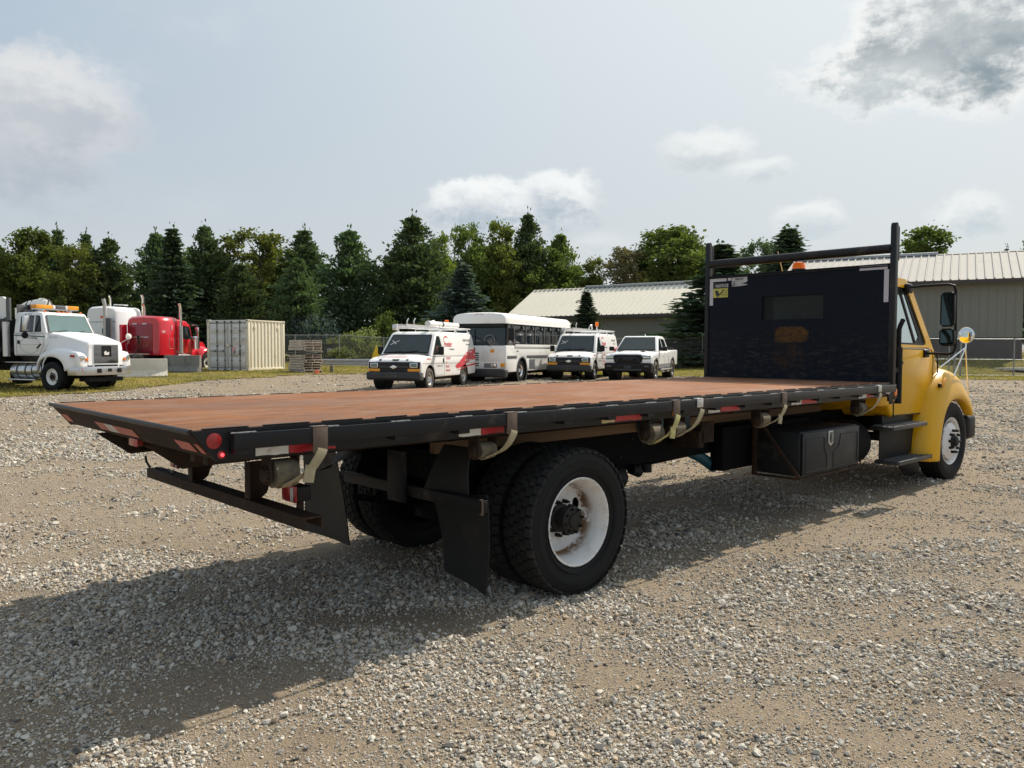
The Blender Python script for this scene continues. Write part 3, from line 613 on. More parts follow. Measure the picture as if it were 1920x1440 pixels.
def tread_tyre(R0, w, rin, n=44):
    """lug tyre with hexagonal tread blocks, axis y, outer face towards -y"""
    m = MB(); h = w / 2; g = 0.012
    m.lathe([(-h * 0.62, rin), (-h * 0.86, rin + 0.035), (-h, rin + 0.11), (-h * 0.985, R0 - 0.075), (-h * 0.90, R0 - 0.030), (-h * 0.84, R0 - g), (h * 0.84, R0 - g),
             (h * 0.90, R0 - 0.030), (h * 0.985, R0 - 0.075), (h, rin + 0.11), (h * 0.86, rin + 0.035), (h * 0.62, rin)], 72)
    for r_, rows in ((rin + 0.055, 0.003), (R0 - 0.085, 0.003)):
        m.lathe([(-h * 0.955, r_ - 0.006), (-h * 0.955 - 0.006 - rows * 0.6, r_), (-h * 0.955, r_ + 0.006)], 72)
    pitch = 2 * PI / n
    def block(yc, yw, t0, dt, sk, shoulder=0):
        # six-sided block standing on the tread
        pts = [(-0.5, -0.30), (-0.18, -0.5), (0.5, -0.38), (0.5, 0.30), (0.18, 0.5), (-0.5, 0.38)] if sk > 0 else [(-0.5, -0.38), (0.18, -0.5), (0.5, -0.30), (0.5, 0.38), (-0.18, 0.5), (-0.5, 0.30)]
        if shoulder: pts = [(-0.5, -0.46), (0.5, -0.46), (0.5, 0.46), (-0.5, 0.46)]
        v = []
        for rr, sc in ((R0 - g - 0.002, 1.0), (R0, 0.93)):
            for a, b in pts:
                y = yc + a * yw * sc; th = t0 + b * dt * sc
                r2 = rr - (0.016 * max(0, (abs(y) / h - 0.80) / 0.2) if shoulder else 0)
                v.append((r2 * math.cos(th), y, r2 * math.sin(th)))
        k = len(pts); m.add(v, [tuple(range(k, 2 * k))] + [(i, (i + 1) % k, k + (i + 1) % k, k + i) for i in range(k)], 1)
    for i in range(n):
        t = i * pitch
        block(-h * 0.80, h * 0.36, t, pitch * 0.86, 1, 1); block(h * 0.80, h * 0.36, t + pitch * 0.5, pitch * 0.86, 1, 1)
        block(-h * 0.385, h * 0.37, t + pitch * 0.3, pitch * 0.92, 1); block(0, h * 0.34, t + pitch * 0.75, pitch * 0.92, -1); block(h * 0.385, h * 0.37, t + pitch * 0.2, pitch * 0.92, 1)
    return m
def rib_tyre(R0, w, rin, n=64):
    m = MB(); h = w / 2; g = 0.011
    pr = [(-h * 0.62, rin), (-h * 0.88, rin + 0.03), (-h, rin + 0.11), (-h * 0.985, R0 - 0.08), (-h * 0.91, R0 - 0.028)]
    for a in (-0.84, -0.40, 0.02, 0.44):
        pr += [(h * a, R0 - 0.012 if abs(a) > 0.8 else R0), (h * (a + 0.37), R0)]
        if a < 0.44: pr += [(h * (a + 0.375), R0 - g), (h * (a + 0.435), R0 - g)]
    pr += [(h * 0.91, R0 - 0.028), (h * 0.985, R0 - 0.08), (h, rin + 0.11), (h * 0.88, rin + 0.03), (h * 0.62, rin)]
    return m.lathe(pr, n)
def disc_with_holes(m, y, r_out, r_in, holes, th=0.008, mi=0, nseg=48):
    out = [Vector((r_out * math.cos(2 * PI * i / nseg), r_out * math.sin(2 * PI * i / nseg), 0)) for i in range(nseg)]
    loops = [out, [Vector((r_in * math.cos(-2 * PI * i / 24), r_in * math.sin(-2 * PI * i / 24), 0)) for i in range(24)]]
    for a, rc, rx, ry in holes:
        lp = []
        for i in range(14):
            q = -2 * PI * i / 14; u, v_ = rc + rx * math.cos(q), ry * math.sin(q)
            lp.append(Vector((u * math.cos(a) - v_ * math.sin(a), u * math.sin(a) + v_ * math.cos(a), 0)))
        loops.append(lp)
    tri = tessellate_polygon(loops); pts = [p for l in loops for p in l]
    m.add([(p.x, y, p.y) for p in pts], [tuple(t) for t in tri], mi); m.add([(p.x, y + th, p.y) for p in pts], [tuple(t) for t in tri], mi)
    b = 0
    for l in loops:
        k = len(l); m.add([(p.x, y, p.y) for p in l] + [(p.x, y + th, p.y) for p in l], [(i, (i + 1) % k, k + (i + 1) % k, k + i) for i in range(k)], mi)

TY = tread_tyre(0.505, 0.265, 0.292).mesh('tyre', [M['rubber'], M['tread']], angle=30)
TYF = rib_tyre(0.505, 0.275, 0.292).mesh('tyre', M['rubber'], angle=40)
def rim_rear():    # deep white dish seen from outside (-y)
    m = MB()
    m.lathe([(-0.108, 0.306), (-0.112, 0.300), (-0.108, 0.292), (-0.075, 0.276), (-0.045, 0.262), (-0.020, 0.258), (0.030, 0.252), (0.080, 0.248), (0.090, 0.240), (0.10, 0.25), (0.11, 0.30)], 64)
    disc_with_holes(m, 0.090, 0.243, 0.09, [(R(24) + k * R(180), 0.192, 0.036, 0.044) for k in range(2)])
    m.lathe([(0.090, 0.150), (0.080, 0.143), (0.080, 0.08)], 40)
    return m.mesh('rim', M['wheel_white'], angle=30)
RIMR = rim_rear(); RIM_SHADED = RIMR.copy(); RIM_SHADED.materials.clear(); RIM_SHADED.materials.append(M['hubm'])  # inner dual rims: the shade between the wheels is painted with the dark hub colour
def rim_front():   # bulged-out white disc
    m = MB()
    m.lathe([(-0.112, 0.306), (-0.116, 0.300), (-0.110, 0.292), (-0.075, 0.276), (-0.055, 0.262), (-0.050, 0.255)], 64)
    m.lathe([(-0.050, 0.256), (-0.080, 0.252), (-0.104, 0.232), (-0.128, 0.190), (-0.140, 0.165), (-0.142, 0.10)], 64)
    m.lathe([(-0.05, 0.256), (0.1, 0.26), (0.11, 0.3)], 64)
    return m.mesh('rim', M['wheel_white'], angle=40)
RIMF = rim_front()
def hub_rear():
    m = MB(); m.lathe([(0.07, 0.12), (0.03, 0.118), (0.02, 0.092), (-0.055, 0.088), (-0.062, 0.115), (-0.080, 0.115), (-0.086, 0.105), (-0.088, 0.062), (-0.100, 0.055), (-0.104, 0.0)], 32)
    for k in range(8):
        a = 2 * PI * k / 8 + 0.2; c_, s_ = math.cos(a), math.sin(a)
        m.cyl((0.097 * c_, -0.08, 0.097 * s_), (0.097 * c_, -0.110, 0.097 * s_), 0.014, 0.010, 6)
    for k in range(10):
        a = 2 * PI * k / 10; c_, s_ = math.cos(a), math.sin(a)
        m.cyl((0.1425 * c_, 0.06, 0.1425 * s_), (0.1425 * c_, 0.012, 0.1425 * s_), 0.020, 0.018, 6); m.cyl((0.1425 * c_, 0.012, 0.1425 * s_), (0.1425 * c_, -0.010, 0.1425 * s_), 0.011, None, 8)
    m.xform(Matrix.Translation((0, 0.035, 0)) @ Matrix.Diagonal((0.84, 1, 0.84, 1))); return m.mesh('hub', M['hubm'], angle=35)
def hub_front():
    m = MB(); m.lathe([(-0.13, 0.092), (-0.155, 0.080), (-0.165, 0.066), (-0.185, 0.062), (-0.195, 0.048), (-0.196, 0.0)], 32)
    return m.mesh('hub', M['plastic'], angle=35)
def nut_front():
    m = MB(); m.cyl((0.1425, -0.14, 0), (0.1425, -0.172, 0), 0.019, 0.017, 8); m.cyl((0.1425, -0.172, 0), (0.1425, -0.19, 0), 0.010, 0.009, 8)
    return m.mesh('lug_nut', M['plastic'], angle=35)
HR, HF, NF = hub_rear(), hub_front(), nut_front()
def wheel(parent, x, y, z, side, tyre, rim, hub=None, nuts=None, spin=0.0, steer=0.0):
    wl = sub('wheel', parent, (x, y, z), (0, spin, (PI if side > 0 else 0) + steer))
    link('tyre', tyre, wl); link('rim', rim, wl)
    if hub: link('hub', hub, wl)
    if nuts:
        for k in range(10): link('lug_nut', nuts, wl, (0, 0, 0), (0, R(18 + 36 * k), 0))
    return wl
XR = 2.6475; XF = 9.753; ZW = 0.497
wheel(TR, XR, 0.155, ZW, -1, TY, RIMR, HR); wheel(TR, XR, 0.475, ZW, 1, TY, RIM_SHADED)
wheel(TR, XR, W_ - 0.155, ZW, 1, TY, RIMR, HR, spin=0.5); wheel(TR, XR, W_ - 0.475, ZW, -1, TY, RIM_SHADED, spin=0.3)
for y0, y1 in ((0.52, 0.74), (W_ - 0.74, W_ - 0.52)):
    m = MB(); m.lathe([(y0, 0.0), (y0, 0.24), (y1, 0.24), (y1, 0.0)], 32, 'y', (XR, 0, ZW)); m.build('brake_drum', M['frame'], TR)
wheel(TR, XF, 0.15, ZW, -1, TYF, RIMF, HF, NF, spin=0.4, steer=R(-2)); wheel(TR, XF, W_ - 0.15, ZW, 1, TYF, RIMF, HF, NF, steer=R(-2))

# deck and its edges
m = MB(); m.box(0.012, L_, 0.012, W_ - 0.012, ZD - 0.010, ZD); m.build('deck', M['deck'], TR, 0.002)
for s in (0, 1):
    poly = [(0.004, ZD - 0.004), (7.745, ZD - 0.004), (7.745, 1.155), (0.122, 1.155)]
    y0 = 0.0 if s == 0 else W_ - 0.011
    m = MB(); m.prism(poly, y0, y0 + 0.011); m.box(0.13, 7.74, *((0.012, 0.055) if s == 0 else (W_ - 0.055, W_ - 0.012)), 1.157, 1.166)
    m.build('side_channel', M['black'], TR, 0.002)
m = MB(); m.tube([(0.004, 0.004, ZD - 0.008), (0.004, W_ - 0.004, ZD - 0.008)], 0.013, 10)
m.build('tail_lip', M['black'], TR)
m = MB(); m.prism([(0.008, ZD - 0.016), (0.112, 1.168), (0.120, 1.174), (0.020, ZD - 0.012)], 0.012, W_ - 0.012); m.build('tail_plate', M['rusty'], TR)
# faded tape on the sloping tail plate, and the scraps that are left of it
def tail_pt(y, t): return (0.008 + 0.104 * t, y, ZD - 0.016 - 0.123 * t)
for y0, y1, mt in ((1.60, 1.42, 'red_pale'), (1.42, 1.27, 'white_tape'), (1.27, 0.93, 'red_pale'), (0.33, 0.14, 'red_pale'), (0.085, 0.035, 'red_pale'), (2.33, 2.19, 'red_pale')):
    m = MB(); m.panel([tail_pt(y0, 0.42), tail_pt(y1, 0.42), tail_pt(y1, 0.80), tail_pt(y0, 0.80)], 0.004, 0.002, flip=True); o = m.build('reflective_tape', M[mt], TR)
# short weld bars along the deck edge
x = 0.06
while x < 7.6:
    ln = random.uniform(0.19, 0.27)
    for y0, y1 in ((0.002, 0.020), (W_ - 0.020, W_ - 0.002)): MB().box(x, min(x + ln, 7.7), y0, y1, ZD - 0.001, ZD + 0.005).build('edge_bar', M['black'], TR)
    x += ln + random.uniform(0.07, 0.12)
# rub rails on stake pockets
for s in (0, 1):
    ya, yb = (-0.085, -0.072) if s == 0 else (W_ + 0.072, W_ + 0.085)
    box_part('rub_rail', M['black'], TR, 0.17, 7.64, ya, yb, 1.214, 1.289, 0.003)
    k = 0; x = 0.18
    while x < 7.6:
        m = MB(); y0, y1 = (-0.071, -0.001) if s == 0 else (W_ + 0.001, W_ + 0.071)
        m.box(x, x + 0.012, y0, y1, 1.19, 1.291); m.box(x + 0.068, x + 0.080, y0, y1, 1.19, 1.291); m.box(x + 0.013, x + 0.067, y0, y0 + 0.01, 1.19, 1.285) if s == 0 else m.box(x + 0.013, x + 0.067, y1 - 0.01, y1, 1.19, 1.285)
        m.box(x - 0.02, x + 0.10, *((-0.071, -0.062) if s == 0 else (W_ + 0.062, W_ + 0.071)), 1.288, 1.2925, 1)
        m.build('stake_pocket', [M['black'], M['galv']], TR); x += 0.437
# tapes on the side channel
def side_tape(x0, x1, mt, z0=1.163, z1=1.211, y=-0.0015):
    m = MB(); n = 5; top = [(x0 + (x1 - x0) * i / n, z1 + random.uniform(-.003, .001)) for i in range(n + 1)]; bot = [(x0 + (x1 - x0) * i / n, z0 + random.uniform(-.001, .006)) for i in range(n, -1, -1)]
    m.prism(top + bot, y, y + 0.0012); m.build('reflective_tape', M[mt], TR)
for a, b, c_, wm in ((0.308, 0.480, 0.737, 'white_tape'), (1.546, 1.718, 1.902, 'white_tape'), (2.813, 2.955, 3.256, 'cream_tape'), (4.116, 4.286, 4.585, 'white_tape'), (5.469, 5.661, 5.957, 'white_tape'), (6.887, 7.08, 7.254, 'white_tape')):
    side_tape(a, b - 0.003, wm); side_tape(b, c_, 'red_tape')
m = MB(); m.cyl((0.109, -0.004, 1.253), (0.109, 0.0, 1.253), 0.036, None, 28); m.build('round_reflector', M['red_lens'], TR, 0.001)
m = MB(); m.lathe([(0.0, 0.019), (-0.006, 0.019), (-0.012, 0.012), (-0.014, 0.0)], 20, 'y', (0.142, 0, 1.188)); o = m.build('marker_lamp', M['red_lens'], TR)
m = MB(); m.lathe([(-0.0135, 0.009), (-0.017, 0.006), (-0.018, 0.0)], 12, 'y', (0.142, 0, 1.188)); m.build('bulb', M['red_lit'], o)
m = MB(); m.lathe([(0.0, 0.032), (-0.008, 0.030), (-0.014, 0.016), (-0.015, 0)], 20, 'y', (3.66, -0.002, 1.188)); m.build('round_reflector', M['orange_lens'], TR)
# end bracket at the front of the bed with an oval amber reflector
m = MB(); m.prism([(7.60, 1.288), (7.83, 1.288), (7.83, 1.13), (7.78, 1.07), (7.66, 1.07), (7.62, 1.15)], -0.012, -0.002); m.build('end_bracket', M['black'], TR, 0.003)
m = MB(); m.lathe([(-0.012, 0.034), (-0.022, 0.028), (-0.025, 0)], 20, 'y', (7.80, 0, 0)); m.xform(Matrix.Translation((0, 0, 1.20)) @ Matrix.Diagonal((1, 1, 1.45, 1))); m.build('amber_reflector', M['orange_lens'], TR)
m = MB(); m.cyl((7.74, -0.012, 1.112), (7.74, -0.022, 1.112), 0.008, None, 10); m.build('marker_lamp', M['amber'], TR)
m = MB()
for dx, z0, z1 in ((-0.05, 1.19, 1.235), (0.0, 1.185, 1.20), (0.03, 1.20, 1.25)): m.box(7.58 + dx, 7.62 + dx, -0.020, -0.013, z0, z1)
m.build('latch_plate', M['galv'], TR)

# strap hooks over the rub rail, straps and the winches they run to
def hook(x, mt, long=True):
    m = MB(); z0 = 1.166 if long else 1.228
    m.prism([(-0.040, z0), (0.040, z0), (0.040, 1.291), (-0.040, 1.291)], -0.0935, -0.0875); m.box(-0.040, 0.040, -0.0935, -0.052, 1.2915, 1.297)
    if long: m.cyl((0.0, -0.0936, 1.235), (0.0, -0.095, 1.235), 0.006, None, 10)
    else: m.prism([(-0.012, 1.236), (0.012, 1.236), (0.0, 1.258)], -0.0955, -0.0936)
    return m.build('strap_hook', M[mt], TR, 0.002, loc=(x, 0, 0))
def winch(x, z, r, strap_x, mt, zs=1.172, end=(), flat=False):
    wn = sub('winch', TR, (x, 0.055, z))
    m = MB(); m.lathe([(0.028, 0.0), (0.028, r), (0.148, r), (0.148, 0.0)], 28, 'x'); m.build('strap_roll', M['roll'], wn, angle=30)
    m = MB(); m.prism([(-0.045, 0.10), (0.045, 0.10), (0.048, -0.02), (0.030, -0.050), (-0.030, -0.050), (-0.048, -0.02)], 0.0, 0.008, 'x')
    m.lathe([(-0.022, 0.0), (-0.022, 0.030), (-0.010, 0.036), (0.0, 0.036)], 16, 'x'); m.lathe([(-0.023, 0.016), (-0.004, 0.016), (-0.004, 0.0)], 12, 'x', mi=1)
    for k in range(10):
        a = 2 * PI * k / 10; m.cyl((-0.014, 0.034 * math.cos(a), 0.034 * math.sin(a)), (-0.002, 0.046 * math.cos(a), 0.046 * math.sin(a)), 0.007, 0.005, 5)
    m.prism([(-0.045, 0.10), (0.045, 0.10), (0.040, -0.03), (-0.040, -0.03)], 0.150, 0.158, 'x'); m.box(0.0, 0.158, -0.045, 0.045, 0.088, 0.10)
    m.build('winch_frame', [M['rusty'], M['plastic']], wn, 0.001)
    # the strap: round the bottom of the roll, then out and up to the hook
    pts = []
    for k in range(4):
        a = -PI / 2 + R(25) - k * R(25); pts.append((x + 0.088, 0.055 + (r + 0.004) * math.cos(a), z + (r + 0.004) * math.sin(a)))
    p0 = Vector(pts[-1]); p1 = Vector((strap_x, -0.098, zs)); n = 6
    for k in range(1, n + 1):
        t = k / n; q = p0.lerp(p1, t); q.z -= 0.018 * math.sin(PI * t); q.y -= 0.030 * math.sin(PI * t); pts.append(tuple(q))
    pts.append((strap_x + 0.004, -0.094, zs + 0.014))
    m = MB(); m.ribbon(pts, (1, 0.0, 0.12), 0.052, 0.004); m.build('strap', M[mt], TR)
    if end:    # loose doubled tail of the webbing
        q = Vector(pts[6]); m = MB(); m.ribbon([q + Vector((0.012, -0.006, 0.03)), q + Vector((0.0, -0.012, -0.01)), q + Vector((-0.006, -0.010, -0.05))], (1, 0, 0.1), 0.054, 0.009); m.build('strap_end', M[mt], TR)
for x, mt, lg in ((0.60, 'bracket', 1), (1.885, 'bracket', 1), (3.56, 'bracket', 1), (3.865, 'galv', 0), (5.17, 'bracket', 1), (7.195, 'galv', 0)): hook(x, mt, lg)
winch(0.385, 1.062, 0.068, 0.605, 'strap', end=(1,)); winch(1.705, 1.062, 0.050, 1.895, 'strap', end=()); winch(3.36, 1.048, 0.078, 3.57, 'strap_y', end=(1,))
winch(3.66, 1.06, 0.062, 3.885, 'strap', zs=1.20); winch(4.94, 1.055, 0.066, 5.18, 'strap', end=(1,)); winch(6.93, 1.05, 0.070, 7.20, 'strap', zs=1.20)

# bed frame below the deck
x = 0.36
m = MB(); m.prism([(0, 1.296), (0, 1.168), (0.075, 1.168), (0.075, 1.174), (0.045, 1.174), (0.045, 1.296)], 0.058, W_ - 0.058); cm = m.mesh('cross_member', M['rusty'])
while x < 7.6: link('cross_member', cm, TR, (x, 0, 0)); x += 0.405
for y in (0.76, 1.60):
    m = MB(); m.prism([(0.06, 1.166), (0.25, 1.025), (0.60, 1.035), (7.70, 1.035), (7.70, 1.166)], y, y + 0.014); m.box(0.30, 7.7, *((y + 0.015, y + 0.05) if y < 1 else (y - 0.036, y - 0.001)), 1.036, 1.046)
    m.build('bed_sill', M['rusty'], TR, 0.002)
    box_part('wood_sill', M['wood_sill'], TR, 1.95, 7.6, y - 0.012, y + 0.05, 0.953, 1.033, 0.003)
    m = MB(); m.prism([(1.90, 0.951), (1.90, 0.72), (2.0, 0.665), (10.3, 0.665), (10.3, 0.93), (7.9, 0.951)], y - 0.004, y + 0.006); yy = (y + 0.007, y + 0.07) if y < 1 else (y - 0.068, y - 0.005)
    m.box(2.0, 10.3, *yy, 0.666, 0.676); m.box(1.95, 7.9, *yy, 0.94, 0.950)
    fr = m.build('frame_rail', M['under'], TR, 0.002)
    s_ = -1 if y < 1 else 1
    bm_ = MB().cyl((0, 0, 0), (0, 0.014 * s_, 0), 0.014, 0.011, 6).mesh('bolt', M['plastic'])
    for i in range(26): link('bolt', bm_, fr, (3.1 + i * 0.16 + random.uniform(-.05, .05), y + (-0.004 if y < 1 else 0.006), random.choice((0.75, 0.83, 0.90))))
for x in (2.2, 3.4, 4.6, 5.9): box_part('frame_cross_member', M['frame'], TR, x, x + 0.06, 0.84, 1.53, 0.70, 0.92)
# under-ride bumper with hanger plates
m = MB(); m.prism([(0.60, 0.815), (0.70, 0.815), (0.70, 0.755), (0.694, 0.755), (0.694, 0.808), (0.606, 0.808), (0.606, 0.75), (0.60, 0.75)], 0.07, 2.37); m.build('rear_bumper', M['rusty'], TR)
for y in (0.76, 1.60):
    m = MB(); m.prism([(0.615, 1.030), (0.615, 0.817), (0.70, 0.817), (0.73, 0.84), (0.745, 0.885), (0.80, 0.95), (0.88, 1.030)], y - 0.008, y + 0.002); m.box(0.606, 0.614, y - 0.05, y + 0.02, 0.817, 1.03)
    m.build('bumper_hanger', M['rusty'], TR, 0.002)
m = MB(); m.tube([(0.62, 2.36, 0.817), (0.60, 2.375, 0.86), (0.60, 2.39, 0.90)], 0.008, 6); m.tube([(0.64, 2.30, 0.822), (0.66, 2.1, 0.826), (0.63, 1.95, 0.822)], 0.008, 6); m.build('cable', M['plastic'], TR)
for y, lx in ((0.505, 0.75), (2.21, 0.75)):
    tl = sub('tail_lamp', TR, (lx, y, 0.868))
    m = MB(); m.box(0.0, 0.09, -0.075, 0.075, -0.042, 0.042); m.build('lamp_housing', M['plastic'], tl, 0.012)
    m = MB(); m.box(-0.018, -0.001, -0.080, 0.080, -0.048, 0.048); m.build('red_lens', M['red_lens'], tl, 0.012)
    m = MB(); m.box(-0.021, -0.017, -0.060, -0.030, -0.040, 0.036); m.build('clear_lens', M['white_tape'], tl, 0.001)
    box_part('lamp_post', M['rusty'], TR, lx + 0.02, lx + 0.06, y - 0.04, y - 0.02, 0.74 if y < 1 else 0.91, 0.825 if y < 1 else 1.03)
m = MB(); m.box(0.095, 0.10, 0.99, 1.13, 1.135, 1.175); m.box(0.10, 0.13, 1.0, 1.12, 1.14, 1.176); m.build('centre_lamp', M['red_lens'], TR, 0.002)
m = MB(); m.box(0.20, 0.42, 0.30, 0.36, 1.10, 1.165); m.box(0.20, 0.42, 0.46, 0.52, 1.10, 1.165); m.build('ramp_pocket', M['rusty'], TR, 0.002)
# mud flaps on their arm, and the splash plates
def flap(pts_top, pts_bot, bulge, name='mud_flap', th=0.008, mt='flap'):
    m = MB(); n = 8; rings = []
    a0, a1 = Vector(pts_top[0]), Vector(pts_top[1]); b0, b1 = Vector(pts_bot[0]), Vector(pts_bot[1])
    for i in range(n + 1):
        t = i / n; p = a0.lerp(b0, t); q = a1.lerp(b1, t); o = Vector((bulge * math.sin(t * PI) + bulge * 1.2 * t * t, 0, 0)); k = []
        for s_ in range(5):
            u = s_ / 4; k.append(p.lerp(q, u) + o + Vector((0.02 * math.sin(u * PI), 0, 0)))
        rings.append(k)
    m.loft([r_ + [v + Vector((th, 0, 0)) for v in r_[::-1]] for r_ in rings]); return m.build(name, M[mt], TR)
flap([(1.74, 0.50, 0.735), (1.74, -0.03, 0.80)], [(1.76, 0.45, 0.235), (1.76, 0.05, 0.165)], 0.03)
flap([(1.80, 0.46, 1.06), (1.80, 0.20, 1.06)], [(1.72, 0.56, 0.735), (1.78, 0.16, 0.735)], -0.02)
flap([(1.72, 2.18, 0.95), (1.72, 1.70, 0.95)], [(1.72, 2.20, 0.215), (1.72, 1.52, 0.215)], 0.02)
flap([(1.50, 0.98, 0.985), (1.75, 1.62, 0.985)], [(1.46, 1.50, 0.80), (1.70, 1.72, 0.78)], 0.0, 'splash_plate')
box_part('flap_arm', M['frame'], TR, 1.700, 1.735, -0.04, 1.52, 0.70, 0.775)
m = MB(); m.prism([(-0.045, 0.69), (-0.045, 0.785), (-0.02, 0.785), (-0.02, 0.775), (-0.036, 0.775), (-0.036, 0.70), (-0.02, 0.70), (-0.02, 0.69)], 1.69, 1.698, 'x'); m.build('arm_end_clip', M['bracket'], TR)
box_part('flap_hanger', M['frame'], TR, 1.66, 1.695, 0.72, 0.90, 0.66, 1.0, 0.004)
# running gear
m = MB(); m.lathe([(-0.95, 0.07), (-0.30, 0.075), (-0.20, 0.16), (-0.10, 0.215), (0.10, 0.215), (0.20, 0.16), (0.30, 0.075), (0.95, 0.07)], 24, 'y', (XR, W_ / 2, ZW)); m.build('rear_axle', M['frame'], TR)
for y in (0.80, 1.60):
    m = MB(); m.lathe([(0.50, 0.0), (0.50, 0.09), (0.54, 0.125), (0.60, 0.13), (0.64, 0.115), (0.68, 0.135), (0.76, 0.135), (0.79, 0.10), (0.79, 0)], 24, 'z', (2.16, y, 0)); m.build('air_bag', M['under'], TR)
    m = MB(); m.ribbon([(1.85, y, 0.56), (2.2, y, 0.47), (2.65, y, 0.45), (3.1, y, 0.52), (3.5, y, 0.66)], (0, 1, 0), 0.08, 0.05); m.build('suspension_arm', M['under'], TR)
m = MB(); m.cyl((2.9, 1.2, 0.52), (7.5, 1.2, 0.68), 0.055); m.build('drive_shaft', M['under'], TR)
m = MB(); m.lathe([(0, 0.0), (0, 0.10), (0.05, 0.13), (0.75, 0.13), (0.80, 0.10), (0.8, 0)], 20, 'x', (3.2, 1.28, 0.60)); m.build('air_tank', M['frame'], TR)
m = MB(); m.lathe([(0, 0), (0, 0.09), (0.04, 0.11), (0.26, 0.11), (0.3, 0.09), (0.3, 0)], 20, 'x', (3.55, 0.68, 0.60)); m.cyl((4.30, 0.75, 0.66), (4.30, 0.75, 0.585), 0.05); m.cyl((4.05, 0.72, 0.64), (4.16, 0.72, 0.60), 0.045); m.build('brake_chamber', M['frame'], TR)
m = MB(); m.tube([(4.85, 0.93, 0.80), (5.02, 0.86, 0.72), (5.22, 0.80, 0.63), (5.40, 0.76, 0.52)], [0.05, 0.052, 0.054, 0.058], 14); m.build('exhaust_pipe', M['blue'], TR)
m = MB(); m.box(4.15, 4.75, 0.60, 0.74, 0.955, 1.13); m.build('pump_box', M['blue'], TR, 0.01)
m = MB(); m.box(4.62, 4.70, 0.42, 0.72, 0.80, 0.95); m.box(4.66, 4.86, 0.42, 0.44, 0.84, 1.03); m.build('bed_bracket', M['rusty'], TR, 0.003)
m = MB(); m.lathe([(0, 0), (0, 0.25), (0.03, 0.26), (0.72, 0.26), (0.75, 0.25), (0.75, 0)], 32, 'x', (7.12, 0.52, 0.60)); m.build('fuel_tank', M['under'], TR)
m = MB(); m.box(5.3, 7.05, 0.60, 0.75, 0.50, 0.93); m.build('battery_box', M['under'], TR, 0.02)
# tool box and the bracket it hangs from
tb = sub('tool_box', TR, (5.80, 0.05, 0.455))
m = MB(); m.box(0.0, 1.25, 0.025, 0.52, 0.0, 0.43); m.build('box_body', M['toolbox'], tb, 0.02)
lid = MB(); lid.box(0.01, 1.24, 0.0, 0.022, 0.01, 0.42)
lo = lid.build('door', M['toolbox'], tb, 0.012)
m = MB()
for pl in ([(0.06, 0.36), (0.42, 0.36), (0.44, 0.34), (0.44, 0.24), (0.50, 0.16), (0.50, 0.04), (0.06, 0.04)], [(0.80, 0.36), (1.19, 0.36), (1.19, 0.04), (0.64, 0.04), (0.64, 0.18), (0.76, 0.24)]):
    for i in range(len(pl)):
        a, b = pl[i], pl[(i + 1) % len(pl)]; m.tube([(a[0], -0.001, a[1]), (b[0], -0.001, b[1])], 0.006, 6)
m.build('door_rib', M['toolbox'], tb)
m = MB(); m.prism([(0.52, 0.41), (0.62, 0.41), (0.62, 0.285), (0.57, 0.255), (0.52, 0.285)], -0.008, -0.001); m.build('latch', M['galv'], tb, 0.003)
m = MB(); m.prism([(0.54, 0.395), (0.60, 0.395), (0.60, 0.30), (0.57, 0.282), (0.54, 0.30)], -0.010, -0.0085); m.box(0.558, 0.582, -0.016, -0.0105, 0.315, 0.365); m.build('latch_handle', M['dark_rod'], tb)
m = MB(); m.box(5.72, 5.76, 0.50, 0.54, 0.435, 1.03); m.box(5.72, 5.76, 0.03, 0.50, 0.435, 0.452); m.tube([(5.74, 0.49, 0.99), (5.74, 0.05, 0.455)], 0.022, 4); m.box(5.76, 7.0, 0.03, 0.06, 0.435, 0.452); m.build('tool_box_bracket', M['rusty'], TR, 0.003)

# headboard
hb = MB(); wy0, wy1, wz0, wz1 = 0.807, 1.597, 2.038, 2.330
hb.box(7.734, 7.782, 0.05, wy0, ZD, 2.62); hb.box(7.734, 7.782, wy1, 2.36, ZD, 2.62); hb.box(7.734, 7.782, wy0, wy1, ZD, wz0); hb.box(7.734, 7.782, wy0, wy1, wz1, 2.62)
hbo = hb.build('headboard', M['headboard'], TR, smooth=False)
m = MB(); m.box(7.728, 7.79, 0.05, 2.36, 2.621, 2.628); m.tube([(7.729, 0.05, 2.60), (7.729, 2.36, 2.60)], 0.009, 6); m.build('top_flange', M['black'], hbo)
m = MB(); r = 0.0035   # expanded-metal guard over the rear window
ny, nz = 25, 14; dy, dz = (wy1 - wy0) / ny, (wz1 - wz0) / nz
for j in range(nz + 1):
    for i in range(ny):
        y = wy0 + i * dy; z = wz0 + j * dz; h_ = dz * 0.5
        z2 = z + h_ if j < nz else z
        if j < nz:
            a, b, c_ = (y, z), (y + dy / 2, z + h_), (y + dy, z)
            for p, q in ((a, b), (b, c_)): m.add([(7.752, p[0], p[1] - r), (7.752, q[0], q[1] - r), (7.752, q[0], q[1] + r), (7.752, p[0], p[1] + r)], [(0, 1, 2, 3)])
            a, b, c_ = (y, z + dz), (y + dy / 2, z + h_), (y + dy, z + dz)
            for p, q in ((a, b), (b, c_)): m.add([(7.756, p[0], p[1] - r), (7.756, q[0], q[1] - r), (7.756, q[0], q[1] + r), (7.756, p[0], p[1] + r)], [(0, 1, 2, 3)])
m.build('mesh_guard', M['black'], hbo, smooth=False)
